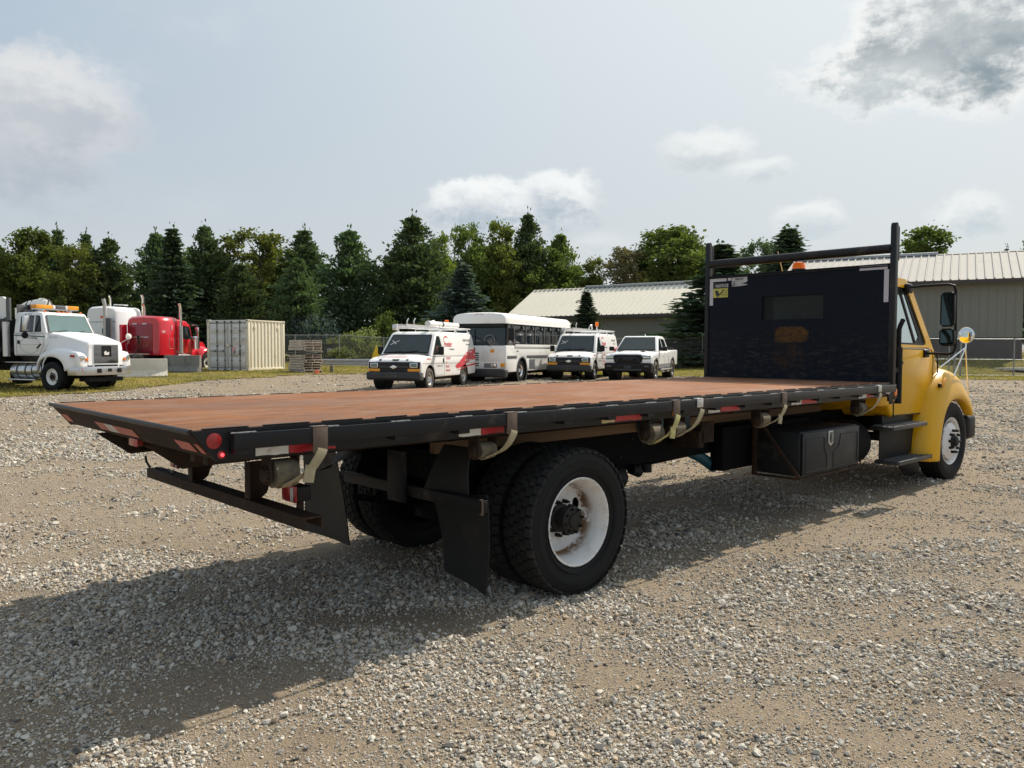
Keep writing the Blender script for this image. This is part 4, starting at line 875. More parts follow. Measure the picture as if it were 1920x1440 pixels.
for y0, y1 in ((-0.012, 0.046), (2.364, 2.420)):
    m = MB(); yc = (y0 + y1) / 2
    prof = [(7.72, 1.10), (7.80, 1.10), (7.80, 3.03), (7.785, 3.065), (7.76, 3.075), (7.735, 3.065), (7.72, 3.03)]
    m.prism(prof, y0, y1); m.prism([(y0 + 0.006, 2.66), (y1 - 0.006, 2.66), (y1 - 0.006, 3.03), (yc, 3.06), (y0 + 0.006, 3.03)], 7.805, 7.845, 'x')
    m.build('headboard_post', M['black'], TR, 0.003)
m = MB(); m.cyl((7.76, 0.047, 2.79), (7.76, 2.363, 2.79), 0.052, None, 24); m.build('top_pipe', M['black'], TR)
def hb_panel(name, mt, y0, y1, z0, z1, x=7.7325, th=0.002): return box_part(name, M[mt], TR, x - th, x, y0, y1, z0, z1, 0)
hb_panel('white_tape', 'grey_tape', 0.075, 0.385, 2.566, 2.612); hb_panel('white_tape', 'grey_tape', 0.058, 0.110, 2.20, 2.562)
hb_panel('white_tape', 'grey_tape', 2.105, 2.352, 2.552, 2.592); hb_panel('white_tape', 'grey_tape', 2.302, 2.352, 2.245, 2.550); hb_panel('white_tape', 'grey_tape', 2.035, 2.085, 2.556, 2.592)
nt = hb_panel('notice_sign', 'sign_y', 2.082, 2.300, 2.345, 2.462)
hb_panel('notice_header', 'print_black', 2.082, 2.300, 2.464, 2.532, 7.7323, 0.0018)
lettering('notice_lettering', 'NOTICE', 0.052, M['white_tape'], TR, (7.729, 2.262, 2.478), (0, -1, 0), (0, 0, 1), 0.0006, 0.0006, stretch=1.0)
m = MB()    # worn pictogram and what is left of the small print
m.prism([(2.272, 2.440), (2.232, 2.436), (2.210, 2.400), (2.216, 2.385), (2.185, 2.408), (2.150, 2.452), (2.142, 2.448), (2.176, 2.392), (2.204, 2.372), (2.234, 2.350), (2.262, 2.385)], 7.7292, 7.7298, 'x'); m.build('pictogram', M['print_black'], TR, smooth=False)
for tx, y, z in (('DO NOT', 2.160, 2.428), ('STAND ON', 2.170, 2.400), ('THE DECK', 2.178, 2.370)): lettering('notice_lettering', tx, 0.024, M['print_black'], TR, (7.7294, y, z), (0, -1, 0), (0, 0, 1), 0.0003)
stp = [(1.805, 2.592), (2.026, 2.590), (2.026, 2.500), (2.018, 2.494), (2.026, 2.478), (1.972, 2.474), (1.966, 2.480), (1.955, 2.474), (1.945, 2.482), (1.935, 2.476), (1.81, 2.487), (1.806, 2.500), (1.84, 2.500), (1.87, 2.510), (1.803, 2.530)]
m = MB(); m.prism(stp, 7.7305, 7.7325, 'x'); m.build('maker_sticker', M['sticker'], TR, smooth=False)
lettering('sticker_lettering', 'SERVICE', 0.032, M['print_black'], TR, (7.729, 1.975, 2.556), (0, -1, 0), (0, 0, 1), 0.0005, 0.0006); lettering('sticker_lettering', 'MODEL', 0.017, M['print_black'], TR, (7.729, 2.015, 2.530), (0, -1, 0), (0, 0, 1), 0.0005)
m = MB(); m.lathe([(7.729, 0.012), (7.7288, 0.018), (7.7295, 0.022)], 18, 'x', (0, 1.995, 2.500)); m.build('sticker_emblem', M['print_black'], TR)
m = MB(); m.cyl((7.95, 1.23, 2.60), (7.95, 1.23, 2.66), 0.095, 0.085, 24); m.build('beacon_base', M['plastic'], TR)
m = MB(); m.lathe([(2.66, 0.078), (2.70, 0.075), (2.735, 0.068), (2.75, 0.0)], 24, 'z', (7.95, 1.23, 0)); m.build('beacon', M['beacon'], TR)
m = MB(); m.tube([(8.6, 1.75, 2.55), (8.35, 1.73, 2.95)], 0.005, 5); m.build('aerial', M['galv'], TR)
# rubber-topped grab pole behind the cab
m = MB(); m.tube([(7.95, 0.02, 1.065), (7.95, 0.02, 1.70)], 0.042, 14); m.tube([(7.95, 0.02, 1.70), (7.95, 0.02, 1.90), (7.965, 0.015, 1.94), (8.005, 0.0, 2.01)], 0.026, 12); m.build('air_pipe', M['frame'], TR)
m = MB(); m.box(7.80, 7.93, 0.0, 0.03, 1.42, 1.47); m.box(7.80, 7.93, 0.0, 0.03, 1.12, 1.17); m.build('pipe_clamp', M['frame'], TR)

# ---- cab
CY = W_ / 2; CH = 1.013
def cabside(z):   # half width of the cab at a height
    return CH if z <= 1.70 else CH - 0.125 * (z - 1.70) / 0.86
def cin(p, s): return CY + (-1 if s == 0 else 1) * cabside(p[1])
m = MB(); m.prism([(7.86, 1.02), (8.14, 1.01), (8.20, 0.90), (8.255, 0.88), (9.26, 0.865), (9.50, 0.95), (9.66, 1.30), (9.66, 1.44), (9.54, 1.64), (9.30, 1.70), (7.86, 1.70)], CY - CH, CY + CH); m.build('cab_body', M['yellow'], TR, 0.035, seg=3)
m = MB(); gh = [(7.86, 1.698), (9.32, 1.698), (9.53, 1.645), (9.02, 2.44), (8.86, 2.535), (8.6, 2.565), (8.0, 2.575), (7.86, 2.50)]
# hollow upper cab: pillars and roof, the panes are opaque and tinted pale like the sky
def pillar(poly, y, th=0.05, name='pillar'):
    m = MB(); m.prism(poly, 0, 1, inset=lambda p, s: CY + y * (cabside(p[1]) - (th if s else 0))); return m
for sd_ in (-1, 1):
    m = MB()
    fr_o = [(7.86, 1.698), (9.32, 1.698), (9.53, 1.645), (9.02, 2.44), (8.86, 2.535), (7.86, 2.56)]
    win = [(8.02, 1.745), (9.18, 1.725), (9.245, 1.735), (9.26, 1.78), (8.90, 2.38), (8.84, 2.425), (8.02, 2.445)]
    def P3(p, d=0.0): return (p[0], CY + sd_ * (cabside(p[1]) - d), p[1])
    o_l = [Vector((p[0], p[1], 0)) for p in fr_o]; i_l = [Vector((p[0], p[1], 0)) for p in win]
    tri = tessellate_polygon([o_l, i_l]); pp = fr_o + win
    for d in (0.0, 0.05): m.add([P3(p, d) for p in pp], [tuple(t) for t in tri])
    for lp in (fr_o, win):
        k = len(lp); m.add([P3(p) for p in lp] + [P3(p, 0.05) for p in lp], [(i, (i + 1) % k, k + (i + 1) % k, k + i) for i in range(k)])
    m.build('cab_side', M['yellow'], TR, weld=True, angle=50)
    # rubber surround, glass, quarter-light bar
    m = MB(); inn = []
    c0 = Vector((sum(p[0] for p in win) / 7, sum(p[1] for p in win) / 7))
    for p in win: q = Vector(p); inn.append(tuple(q + (c0 - q).normalized() * 0.045))
    tri = tessellate_polygon([i_l, [Vector((p[0], p[1], 0)) for p in inn]]); pp = win + inn
    m.add([P3(p, 0.012) for p in pp], [tuple(t) for t in tri]); m.add([P3(p, 0.034) for p in pp], [tuple(t) for t in tri])
    k = len(win); m.add([P3(p, 0.012) for p in inn] + [P3(p, 0.034) for p in inn], [(i, (i + 1) % k, k + (i + 1) % k, k + i) for i in range(k)])
    m.prism([(8.66, 2.42), (8.70, 2.42), (8.985, 1.74), (8.945, 1.74)], 0, 1, inset=lambda p, s: CY + sd_ * (cabside(p[1]) - (0.034 if s else 0.014)))
    m.prism([(8.98, 1.75), (9.235, 1.75), (9.24, 1.80), (8.90, 2.36), (8.845, 2.41), (8.80, 2.41), (9.10, 1.83)], 0, 1, inset=lambda p, s: CY + sd_ * (cabside(p[1]) - (0.035 if s else 0.018)))
    m.build('window_frame', M['plastic'], TR)
    m = MB(); m.add([P3(p, 0.026) for p in win], [tuple(range(7))]); m.build('window_glass', M['glass_p'], TR, smooth=False)
    # door skin a few millimetres proud of the body, with its shut lines
    dp = [(8.265, 0.90), (9.10, 0.885), (9.36, 1.06), (9.475, 1.30), (9.475, 1.56), (9.40, 1.672), (8.265, 1.690)]
    m = MB(); m.prism(dp, CY + sd_ * (CH + 0.007), CY + sd_ * (CH - 0.01)); dr = m.build('door', M['yellow'], TR, 0.006)
    m = MB()
    for i in range(len(dp)): a, b = dp[i], dp[(i + 1) % len(dp)]; m.tube([(a[0], CY + sd_ * (CH + 0.002), a[1]), (b[0], CY + sd_ * (CH + 0.002), b[1])], 0.009, 5)
    m.build('door_seal', M['plastic'], dr)
    m = MB(); m.box(8.34, 8.48, *sorted((CY + sd_ * (CH + 0.008), CY + sd_ * (CH + 0.026))), 1.50, 1.54); m.build('door_handle', M['plastic'], dr, 0.006)
m = MB(); ro = []
for x, z, hw in ((7.86, 2.50, 0.885), (7.90, 2.565, 0.84), (8.2, 2.585, 0.82), (8.6, 2.58, 0.82), (8.84, 2.54, 0.84), (8.98, 2.47, 0.875), (9.03, 2.435, 0.90)):
    ro.append([(x, CY - hw - 0.03, z - 0.05), (x, CY - hw + 0.01, z), (x, CY - hw * 0.5, z + 0.018), (x, CY, z + 0.024), (x, CY + hw * 0.5, z + 0.018), (x, CY + hw - 0.01, z), (x, CY + hw + 0.03, z - 0.05), (x, CY + hw - 0.1, z - 0.075), (x, CY - hw + 0.1, z - 0.075)])
m.loft(ro); m.build('cab_roof', M['yellow'], TR, angle=60)
m = MB(); bw = (0.78, 1.62, 1.98, 2.36)   # rear wall round the back window
m.box(7.865, 7.90, CY - 0.96, bw[0], 1.69, 2.52); m.box(7.865, 7.90, bw[1], CY + 0.96, 1.69, 2.52); m.box(7.865, 7.90, bw[0], bw[1], 1.69, bw[2]); m.box(7.865, 7.90, bw[0], bw[1], bw[3], 2.52); m.build('cab_rear_wall', M['plastic'], TR)
m = MB(); m.box(7.88, 7.886, bw[0] - 0.01, bw[1] + 0.01, bw[2] - 0.01, bw[3] + 0.01); m.build('rear_window', M['glass_rear'], TR, smooth=False)
m = MB(); m.panel([(9.50, CY - 0.95, 1.66), (9.03, CY - 0.86, 2.42), (9.03, CY + 0.86, 2.42), (9.50, CY + 0.95, 1.66)], 0.0, 0.006); m.build('windscreen', M['glass_p'], TR, smooth=False)
for y in (0.62, 1.78):
    st = sub('seat', TR, (8.35, y, 1.15)); m = MB(); m.box(0.0, 0.5, -0.25, 0.25, 0.30, 0.45); m.build('cushion', M['seat'], st, 0.05); m = MB(); m.box(-0.08, 0.06, -0.25, 0.25, 0.44, 1.02); m.box(-0.06, 0.04, -0.14, 0.14, 1.03, 1.2); m.build('backrest', M['seat'], st, 0.05)
m = MB(); m.box(9.1, 9.5, CY - 0.9, CY + 0.9, 1.52, 1.70); m.build('dashboard', M['plastic'], TR, 0.04)
m = MB(); m.lathe([(-0.015, 0.21), (0, 0.225), (0.015, 0.21), (0, 0.20)], 24, 'x', (0, 0, 0), close=True); m.build('steering_wheel', M['plastic'], TR, loc=(9.02, 1.78, 1.72), rot=(0, R(35), 0))
# bonnet with raised centre, mudguards
m = MB(); rr = []
for x, hw, zt, zs, zb in ((9.52, 0.99, 1.675, 1.62, 0.90), (9.72, 0.97, 1.645, 1.57, 0.80), (10.05, 0.90, 1.58, 1.47, 0.76), (10.40, 0.80, 1.50, 1.36, 0.72), (10.66, 0.70, 1.41, 1.22, 0.70), (10.76, 0.62, 1.28, 1.08, 0.72)):
    rr.append([(x, CY - hw, zb), (x, CY - hw, zs - 0.1), (x, CY - hw * 0.97, zs), (x, CY - hw * 0.86, zt - 0.03), (x, CY - hw * 0.5, zt), (x, CY, zt + 0.012), (x, CY + hw * 0.5, zt), (x, CY + hw * 0.86, zt - 0.03), (x, CY + hw * 0.97, zs), (x, CY + hw, zs - 0.1), (x, CY + hw, zb)])
m.loft(rr, closed=True); m.build('bonnet', M['yellow'], TR, angle=60)
m = MB(); m.box(10.765, 10.79, CY - 0.5, CY + 0.5, 0.80, 1.22)
for k in range(7): m.box(10.79, 10.80, CY - 0.48, CY + 0.48, 0.83 + k * 0.055, 0.85 + k * 0.055)
m.build('grille', M['chrome'], TR, 0.004)
for sd_ in (-1, 1):
    # mudguard: rings run from the arch lip over the crown to the bonnet
    rings = []
    st = [  # arch lip (x, z), outer crown (x, z), root (x, z, inboard)
        ((9.255, 0.290), (9.02, 0.295), (8.93, 0.300)), ((9.265, 0.45), (9.03, 0.50), (8.94, 0.50)), ((9.295, 0.62), (9.09, 0.72), (8.98, 0.72)), ((9.36, 0.80), (9.20, 0.95), (9.10, 0.98)), ((9.46, 0.925), (9.36, 1.13), (9.28, 1.20)),
        ((9.60, 1.010), (9.54, 1.265), (9.50, 1.36)), ((9.78, 1.035), (9.76, 1.325), (9.74, 1.43)), ((9.96, 1.030), (9.97, 1.315), (9.98, 1.42)), ((10.13, 0.985), (10.18, 1.225), (10.20, 1.36)), ((10.26, 0.91), (10.36, 1.09), (10.40, 1.26)), ((10.35, 0.85), (10.48, 0.98), (10.56, 1.12)), ((10.385, 0.79), (10.53, 0.84), (10.64, 0.96))]
    for li, cr, ro_ in st:
        r_ = []
        o0 = 0.0
        def Y(v): return CY + sd_ * (CY - v)     # v: distance in from the truck's outer side
        r_.append((li[0], Y(0.10), li[1] - 0.004)); r_.append((li[0], Y(-0.005), li[1])); r_.append((li[0] * 0.85 + cr[0] * 0.15, Y(-0.014), li[1] * 0.85 + cr[1] * 0.15))
        r_.append((li[0] * 0.45 + cr[0] * 0.55, Y(0.002), li[1] * 0.45 + cr[1] * 0.55)); r_.append((cr[0], Y(0.048), cr[1])); r_.append((cr[0] * 0.5 + ro_[0] * 0.5, Y(0.11), cr[1] * 0.4 + ro_[1] * 0.6)); r_.append((ro_[0], Y(0.20), ro_[1])); r_.append((ro_[0], Y(0.48), ro_[1] + (0.05 if ro_[1] > 1.0 else 0)))
        rings.append(r_)
    m = MB(); m.loft(rings, closed=False, cap0=False, cap1=False); fo = m.build('mudguard', M['yellow'], TR, angle=70)
    s_ = fo.modifiers.new('sub', 'SUBSURF'); s_.levels = 2; s_.render_levels = 2
    so_ = fo.modifiers.new('skin', 'SOLIDIFY'); so_.thickness = 0.006
    m = MB(); m.lathe([(0.0, 0.58), (0.0, 0.0)], 32, 'y', (XF, Y(0.52), 0.55)); m.build('wheel_well', M['plastic'], TR)
    m = MB(); m.prism([(9.20, 1.30), (9.30, 1.315), (9.33, 1.37), (9.24, 1.36)], 0, 0.0) if False else None
    m = MB(); m.box(9.38, 9.52, *sorted((Y(0.055), Y(0.03))), 1.235, 1.285); m.xform(Matrix.Translation((9.45, 0, 1.26)) @ Matrix.Rotation(R(-38), 4, 'Y') @ Matrix.Translation((-9.45, 0, -1.26))); m.build('side_lamp', M['amber'], TR, 0.010)
    box_part('lamp_bezel', M['plastic'], TR, 9.36, 9.50, *sorted((Y(0.085), Y(0.05))), 1.20, 1.25, 0.01)
    m = MB(); m.box(10.40, 10.74, *sorted((Y(0.04), Y(0.48))), 0.46, 0.79); m.build('bumper_end', M['plastic'], TR, 0.06, seg=3)
    # cable down the bonnet side
    m = MB(); m.tube([(9.56, Y(0.185), 1.645), (9.60, Y(0.175), 1.55), (9.605, Y(0.17), 1.34), (9.63, Y(0.165), 1.25), (9.70, Y(0.10), 1.22)], 0.009, 6); m.build('bonnet_seal', M['plastic'], TR)
box_part('front_bumper', M['plastic'], TR, 10.60, 10.86, 0.4, W_ - 0.4, 0.46, 0.80, 0.05)
m = MB(); m.lathe([(-1.0, 0.06), (1.0, 0.06)], 16, 'y', (XF, CY, 0.48)); m.build('front_axle', M['frame'], TR)
# steps
for x0, x1, y0, y1, z, nm in ((7.93, 8.945, 0.045, 0.31, 0.795, 'upper_step'), (8.06, 9.10, 0.025, 0.31, 0.385, 'lower_step')):
    sp_ = sub('step', TR, (x0, y0, z)); ln = x1 - x0
    m = MB(); m.box(0, ln, 0, 0.012, -0.045, 0.004); m.box(0, ln, 0.012, y1 - y0, -0.012, -0.004); m.box(0, 0.012, 0.012, y1 - y0, -0.045, -0.013); m.box(ln - 0.012, ln, 0.012, y1 - y0, -0.045, -0.013); m.build('step_frame', M['step'], sp_, 0.002)
    m = MB(); n = 26
    for i in range(n):
        for j in range(5):
            cx = 0.04 + (ln - 0.08) * i / (n - 1); cy_ = 0.04 + j * 0.05
            m.cyl((cx, cy_, -0.004), (cx, cy_, 0.006), 0.014, 0.010, 6)
    m.build('step_teeth', M['step'], sp_)['kind'] = 'stuff'
m = MB(); m.prism([(7.99, 0.40), (9.02, 0.40), (9.02, 0.755), (7.99, 0.76)], 0.225, 0.235); m.build('step_skirt', M['flap'], TR, 0.003)
m = MB(); m.box(8.12, 9.25, 0.25, 0.36, 0.70, 0.90); m.build('step_mount', M['plastic'], TR, 0.01)
# mirrors on their loop, right and left
for sd_ in (-1, 1):
    def Y(v): return CY + sd_ * (CY - v)
    m = MB(); yo = -0.235
    pts = [(8.84, Y(0.285), 2.43), (8.90, Y(0.10), 2.445), (8.93, Y(yo + 0.08), 2.45), (8.94, Y(yo + 0.015), 2.43), (8.945, Y(yo), 2.37), (8.96, Y(yo), 2.0), (8.975, Y(yo), 1.70), (8.98, Y(yo + 0.02), 1.64), (9.0, Y(yo + 0.08), 1.62), (9.10, Y(0.05), 1.625), (9.22, Y(0.175), 1.63)]
    m.tube(pts, 0.016, 10); arm = m.build('mirror_arm', M['plastic'], TR)
    m = MB(); m.box(8.78, 8.92, *sorted((Y(0.30), Y(0.235))), 2.36, 2.475); m.box(9.13, 9.28, *sorted((Y(0.20), Y(0.15))), 1.575, 1.675); m.build('arm_mount', M['plastic'], arm, 0.02)
    for z0, z1, w0 in ((1.945, 2.355, 0.165), (1.715, 1.925, 0.175)):
        mh = sub('mirror', TR, (8.90, Y(yo + 0.075), 0), (0, 0, R(-8) * -sd_))
        m = MB(); rg = []
        for x_, sc in ((0.0, 1.0), (0.03, 1.0), (0.07, 0.86), (0.10, 0.55)):
            zc = (z0 + z1) / 2; hz_ = (z1 - z0) / 2 * sc; hw = w0 / 2 * sc; c_ = 0.035 * sc
            rg.append([(x_, -hw + c_, zc - hz_), (x_, hw - c_, zc - hz_), (x_, hw, zc - hz_ + c_), (x_, hw, zc + hz_ - c_), (x_, hw - c_, zc + hz_), (x_, -hw + c_, zc + hz_), (x_, -hw, zc + hz_ - c_), (x_, -hw, zc - hz_ + c_)])
        m.loft(rg); m.build('mirror_shell', M['plastic'], mh, angle=50)
        m = MB(); m.box(-0.004, -0.001, -w0 / 2 + 0.018, w0 / 2 - 0.018, z0 + 0.02, z1 - 0.02); m.build('mirror_glass', M['mirror_d'], mh, smooth=False)
    # convex mirror on a tripod over the mudguard
    c0 = Vector((10.18, Y(0.03), 1.862)); tp = sub('tripod_mirror', TR, tuple(c0))
    m = MB(); m.lathe([(0.0, 0.106), (0.02, 0.103), (0.04, 0.075), (0.048, 0.0)], 32, 'x'); m.lathe([(-0.004, 0.104), (0.004, 0.108), (0.006, 0.104), (-0.002, 0.101)], 32, 'x', close=True); m.build('mirror_back', M['chrome'], tp, rot=(0, 0, R(12) * sd_))
    m = MB(); m.lathe([(-0.001, 0.102), (-0.012, 0.085), (-0.022, 0.055), (-0.027, 0.025), (-0.0285, 0.0)], 32, 'x'); m.build('mirror_glass', M['mirror'], tp, rot=(0, 0, R(12) * sd_), angle=80)
    m = MB(); hub_ = Vector((0.0, 0, -0.16)); m.tube([(0.012, 0, -0.10), (0.01, 0, -0.17)], 0.009, 8)
    for e in ((9.86, Y(0.06), 1.33), (9.90, Y(0.24), 1.44), (10.42, Y(0.05), 1.06)): m.tube([hub_, Vector(e) - c0], 0.0085, 8)
    m.build('tripod', M['chrome'], tp)
    for e in ((9.86, Y(0.06), 1.345), (9.90, Y(0.24), 1.45)):
        pass
# ------------------------------------------------------------------ trees
def rv(r, n): v = r.normal(size=(n, 3)); return v / np.linalg.norm(v, axis=1)[:, None]
def leaf_cards(name, C, size, m, r, elong=1.0, axis=None, droop=0.0):
    """one small leaf-shaped face per centre"""
    n = len(C); u = rv(r, n) if axis is None else axis / (np.linalg.norm(axis, axis=1)[:, None] + 1e-9)
    t = rv(r, n); v = np.cross(u, t); v /= np.linalg.norm(v, axis=1)[:, None] + 1e-9
    s = size[:, None] if isinstance(size, np.ndarray) else size
    a = C + u * s * elong * 0.5; b = C + v * s * 0.5 - u * s * elong * 0.05; c = C - u * s * elong * 0.5; d = C - v * s * 0.5 - u * s * elong * 0.05
    V = np.stack([a, b, c, d], 1).reshape(-1, 3); F = np.arange(4 * n).reshape(n, 4)
    me = bpy.data.meshes.new(name); me.from_pydata(V.tolist(), [], F.tolist()); me.materials.append(m); me.update(); return me
def trunk_mesh(h, r0, limbs, lean=0.0):
    m = MB(); m.tube([(lean * t * t, 0.15 * lean * t, h * t) for t in (0, .25, .5, .75, 1)], [r0, r0 * .82, r0 * .6, r0 * .36, r0 * .08], 8)
    for a, z0, ln, up, rr in limbs:
        p0 = Vector((0, 0, z0)); d = Vector((math.cos(a), math.sin(a), up)); m.tube([p0, p0 + d * ln * .5 + Vector((0, 0, -.03 * ln)), p0 + d * ln], [rr, rr * .65, rr * .2], 5)
    return m.mesh('trunk', M['bark'])
def conifer(seed, h, w, kind='pine', bare=0.10):
    """crown and trunk meshes of a pine (open tiers) or spruce (dense cone)"""
    r = np.random.default_rng(seed); C = []; S = []; A = []; limbs = []
    z = h * bare; step = 0.62 if kind == 'pine' else 0.40
    while z < h * 0.985:
        t = z / h
        if kind == 'pine': prof = (0.55 + 0.45 * math.sin(min(1, t * 1.35) * PI * 0.62)) * (1 - max(0, (t - 0.42) / 0.58) ** 1.5 * 0.93)
        else: prof = (1 - t) ** 1.0 * (0.86 + 0.14 * math.sin(z * 3)) * min(1, 0.72 + t * 1.8)
        nb = int(r.integers(5, 8)) if kind == 'pine' else int(r.integers(7, 10))
        a0 = r.random() * 6.28
        for k in range(nb):
            ln = w * prof * (r.uniform(0.55, 1.10) if kind == 'pine' else r.uniform(0.8, 1.08))
            if kind == 'pine' and r.random() < 0.13: continue
            a = a0 + k * 6.283 / nb + r.normal(0, 0.2); up = (0.12 + 0.25 * t + r.normal(0, .06)) if kind == 'pine' else (-0.24 + 0.55 * t + r.normal(0, .05))
            limbs.append((a, z, ln * 0.85, up, 0.035 + 0.03 * (1 - t))) if ln > 0.6 and (kind == 'pine' or len(limbs) < 60) else None
            nt = max(2, int(ln * (3.6 if kind == 'pine' else 4.2)))
            for j in range(nt):
                f = (j + r.random()) / nt; f = 0.18 + 0.82 * f
                curl = (0.14 * f * f * ln if kind == 'pine' else 0.08 * f * f * ln)
                base = np.array([math.cos(a) * ln * f, math.sin(a) * ln * f, z + up * ln * f + curl])
                m_ = int(r.integers(19, 29)) if kind == 'pine' else int(r.integers(15, 21))
                sp = (0.30 if kind == 'pine' else 0.20) * (0.55 + 0.75 * (1 - abs(f - 0.55)))
                sp *= min(1.0, 0.35 + 0.45 * ln); off = r.normal(size=(m_, 3)) * sp * np.array([1, 1, 0.42])
                side = np.array([-math.sin(a), math.cos(a), 0]) * (r.normal(0, 0.22 * ln * (1 - 0.5 * f), size=(m_, 1)))
                C.append(base + off + side * 0.7)
                S.append(np.full(m_, 1.0) * r.uniform(0.11, 0.23, m_) * (1.0 if kind == 'pine' else 0.88))
                ax = rv(r, m_) * (0.9 if kind == 'pine' else 0.55) + np.array([math.cos(a), math.sin(a), 0.55 if kind == 'pine' else -0.12]); A.append(ax)
        z += step * (r.uniform(0.7, 1.35) if kind == 'pine' else r.uniform(0.85, 1.15)) * (1 - 0.35 * t)
    tip = r.normal(size=(26, 3)) * np.array([.10, .10, .45]) + np.array([0, 0, h * 0.95]); C.append(tip); S.append(np.full(26, .16)); A.append(np.tile([0, 0, 1.0], (26, 1)) + rv(r, 26) * .35)
    C = np.concatenate(C); S = np.concatenate(S); A = np.concatenate(A)
    return (C, S, A), trunk_mesh(h * 0.97, 0.10 + h * 0.010, limbs[:70])
def broadleaf(seed, h, w, bare=0.18, clumps=125, per=95, size=0.17, lobes=7):
    r = np.random.default_rng(seed); C = []; limbs = []
    cen = [(np.array([r.normal(0, w * 0.30), r.normal(0, w * 0.30), h * r.uniform(bare + 0.22, 0.84)]), r.uniform(0.38, 0.62) * w) for _ in range(lobes)]
    cen.append((np.array([0, 0, h * 0.87]), w * 0.42))
    for i in range(clumps):
        c, rad = cen[int(r.integers(0, len(cen)))]
        d = rv(r, 1)[0]; rr = rad * r.random() ** 0.28
        p = c + d * rr * np.array([1, 1, 1.15]); p[2] = min(max(p[2], h * bare), h)
        cr = r.uniform(0.28, 0.62); n = int(per * cr / 0.45)
        C.append(p + r.normal(size=(n, 3)) * cr * 0.52 * np.array([1, 1, 0.8]))
        if i < 26: a = math.atan2(p[1], p[0]); l_ = math.hypot(p[0], p[1]); z0 = max(h * 0.15, p[2] - l_ * 0.9 - 0.4); limbs.append((a, z0, max(.3, l_), (p[2] - z0) / max(.3, l_), 0.05))
    C = np.concatenate(C); S = r.uniform(0.7, 1.3, len(C)) * size
    return (C, S, None), trunk_mesh(h * 0.9, 0.09 + h * 0.009, limbs)
def crown_mesh(data, m, seed, elong): C, S, A = data; return leaf_cards('crown', C, S, m, np.random.default_rng(seed), elong, A)
PROTO = {}
def proto(key, maker, m, elong):
    d, tr = maker(); PROTO[key] = (d, tr, elong); PROTO[key + '_mesh'] = {}
def tree(name, label, key, m, x, y, sx, sz, group, rot=0.0, cat='tree'):
    d, tr, el_ = PROTO[key]; cache = PROTO[key + '_mesh']
    if m not in cache: cache[m] = crown_mesh(d, M[m], 5, el_)
    o = thing(name, label, cat, (x, y, gz(x, y) - 0.05), rot, group); o.scale = (sx, sx, sz)
    link('trunk', tr, o); link('crown', cache[m], o); return o
proto('pine1', lambda: conifer(1, 10, 2.6, 'pine', 0.10), 0, 2.0); proto('pine2', lambda: conifer(2, 10, 2.3, 'pine', 0.16), 0, 2.0); proto('pine3', lambda: conifer(3, 10, 2.9, 'pine', 0.22), 0, 2.0)
proto('spruce1', lambda: conifer(4, 10, 2.5, 'spruce', 0.04), 0, 1.7); proto('spruce2', lambda: conifer(5, 10, 2.9, 'spruce', 0.03), 0, 1.7)
proto('broad1', lambda: broadleaf(6, 10, 3.2), 0, 1.25); proto('broad2', lambda: broadleaf(7, 10, 2.5, 0.2, 115), 0, 1.25); proto('broad3', lambda: broadleaf(8, 10, 2.9, 0.12, 150), 0, 1.25)
proto('sparse', lambda: broadleaf(9, 10, 2.6, 0.15, 110, 60, 0.15, 8), 0, 1.3)
proto('shrub1', lambda: broadleaf(10, 2.0, 1.5, 0.02, 60, 46, 0.12, 5), 0, 1.6); proto('shrub2', lambda: broadleaf(12, 2.0, 1.1, 0.02, 46, 46, 0.11, 4), 0, 1.6)
HPX = 653.15; F_ = 1494.6
def put_tree(name, label, key, m, u, vtop, halfpx, Y, group, nominal_w, rot=None, cat='tree'):
    X = (u - 960) / F_ * Y; zt = 1.678 + (HPX - vtop) / F_ * Y; h = zt - gz(X, Y)
    nom_h = 2.0 if key.startswith('shrub') else 10.0
    return tree(name, label, key, m, X, Y, max(0.35, (1.0 if key.startswith('shrub') else 1.22) * halfpx / F_ * Y / nominal_w), h / nom_h, group, rot if rot is not None else random.uniform(0, 6.28), cat)
GT = 'trees in the wood line behind the yard'
NW = dict(pine1=2.5, pine2=2.2, pine3=2.8, spruce1=1.5, spruce2=1.9, broad1=2.6, broad2=2.1, broad3=2.4, sparse=2.2, shrub1=1.2, shrub2=0.9)
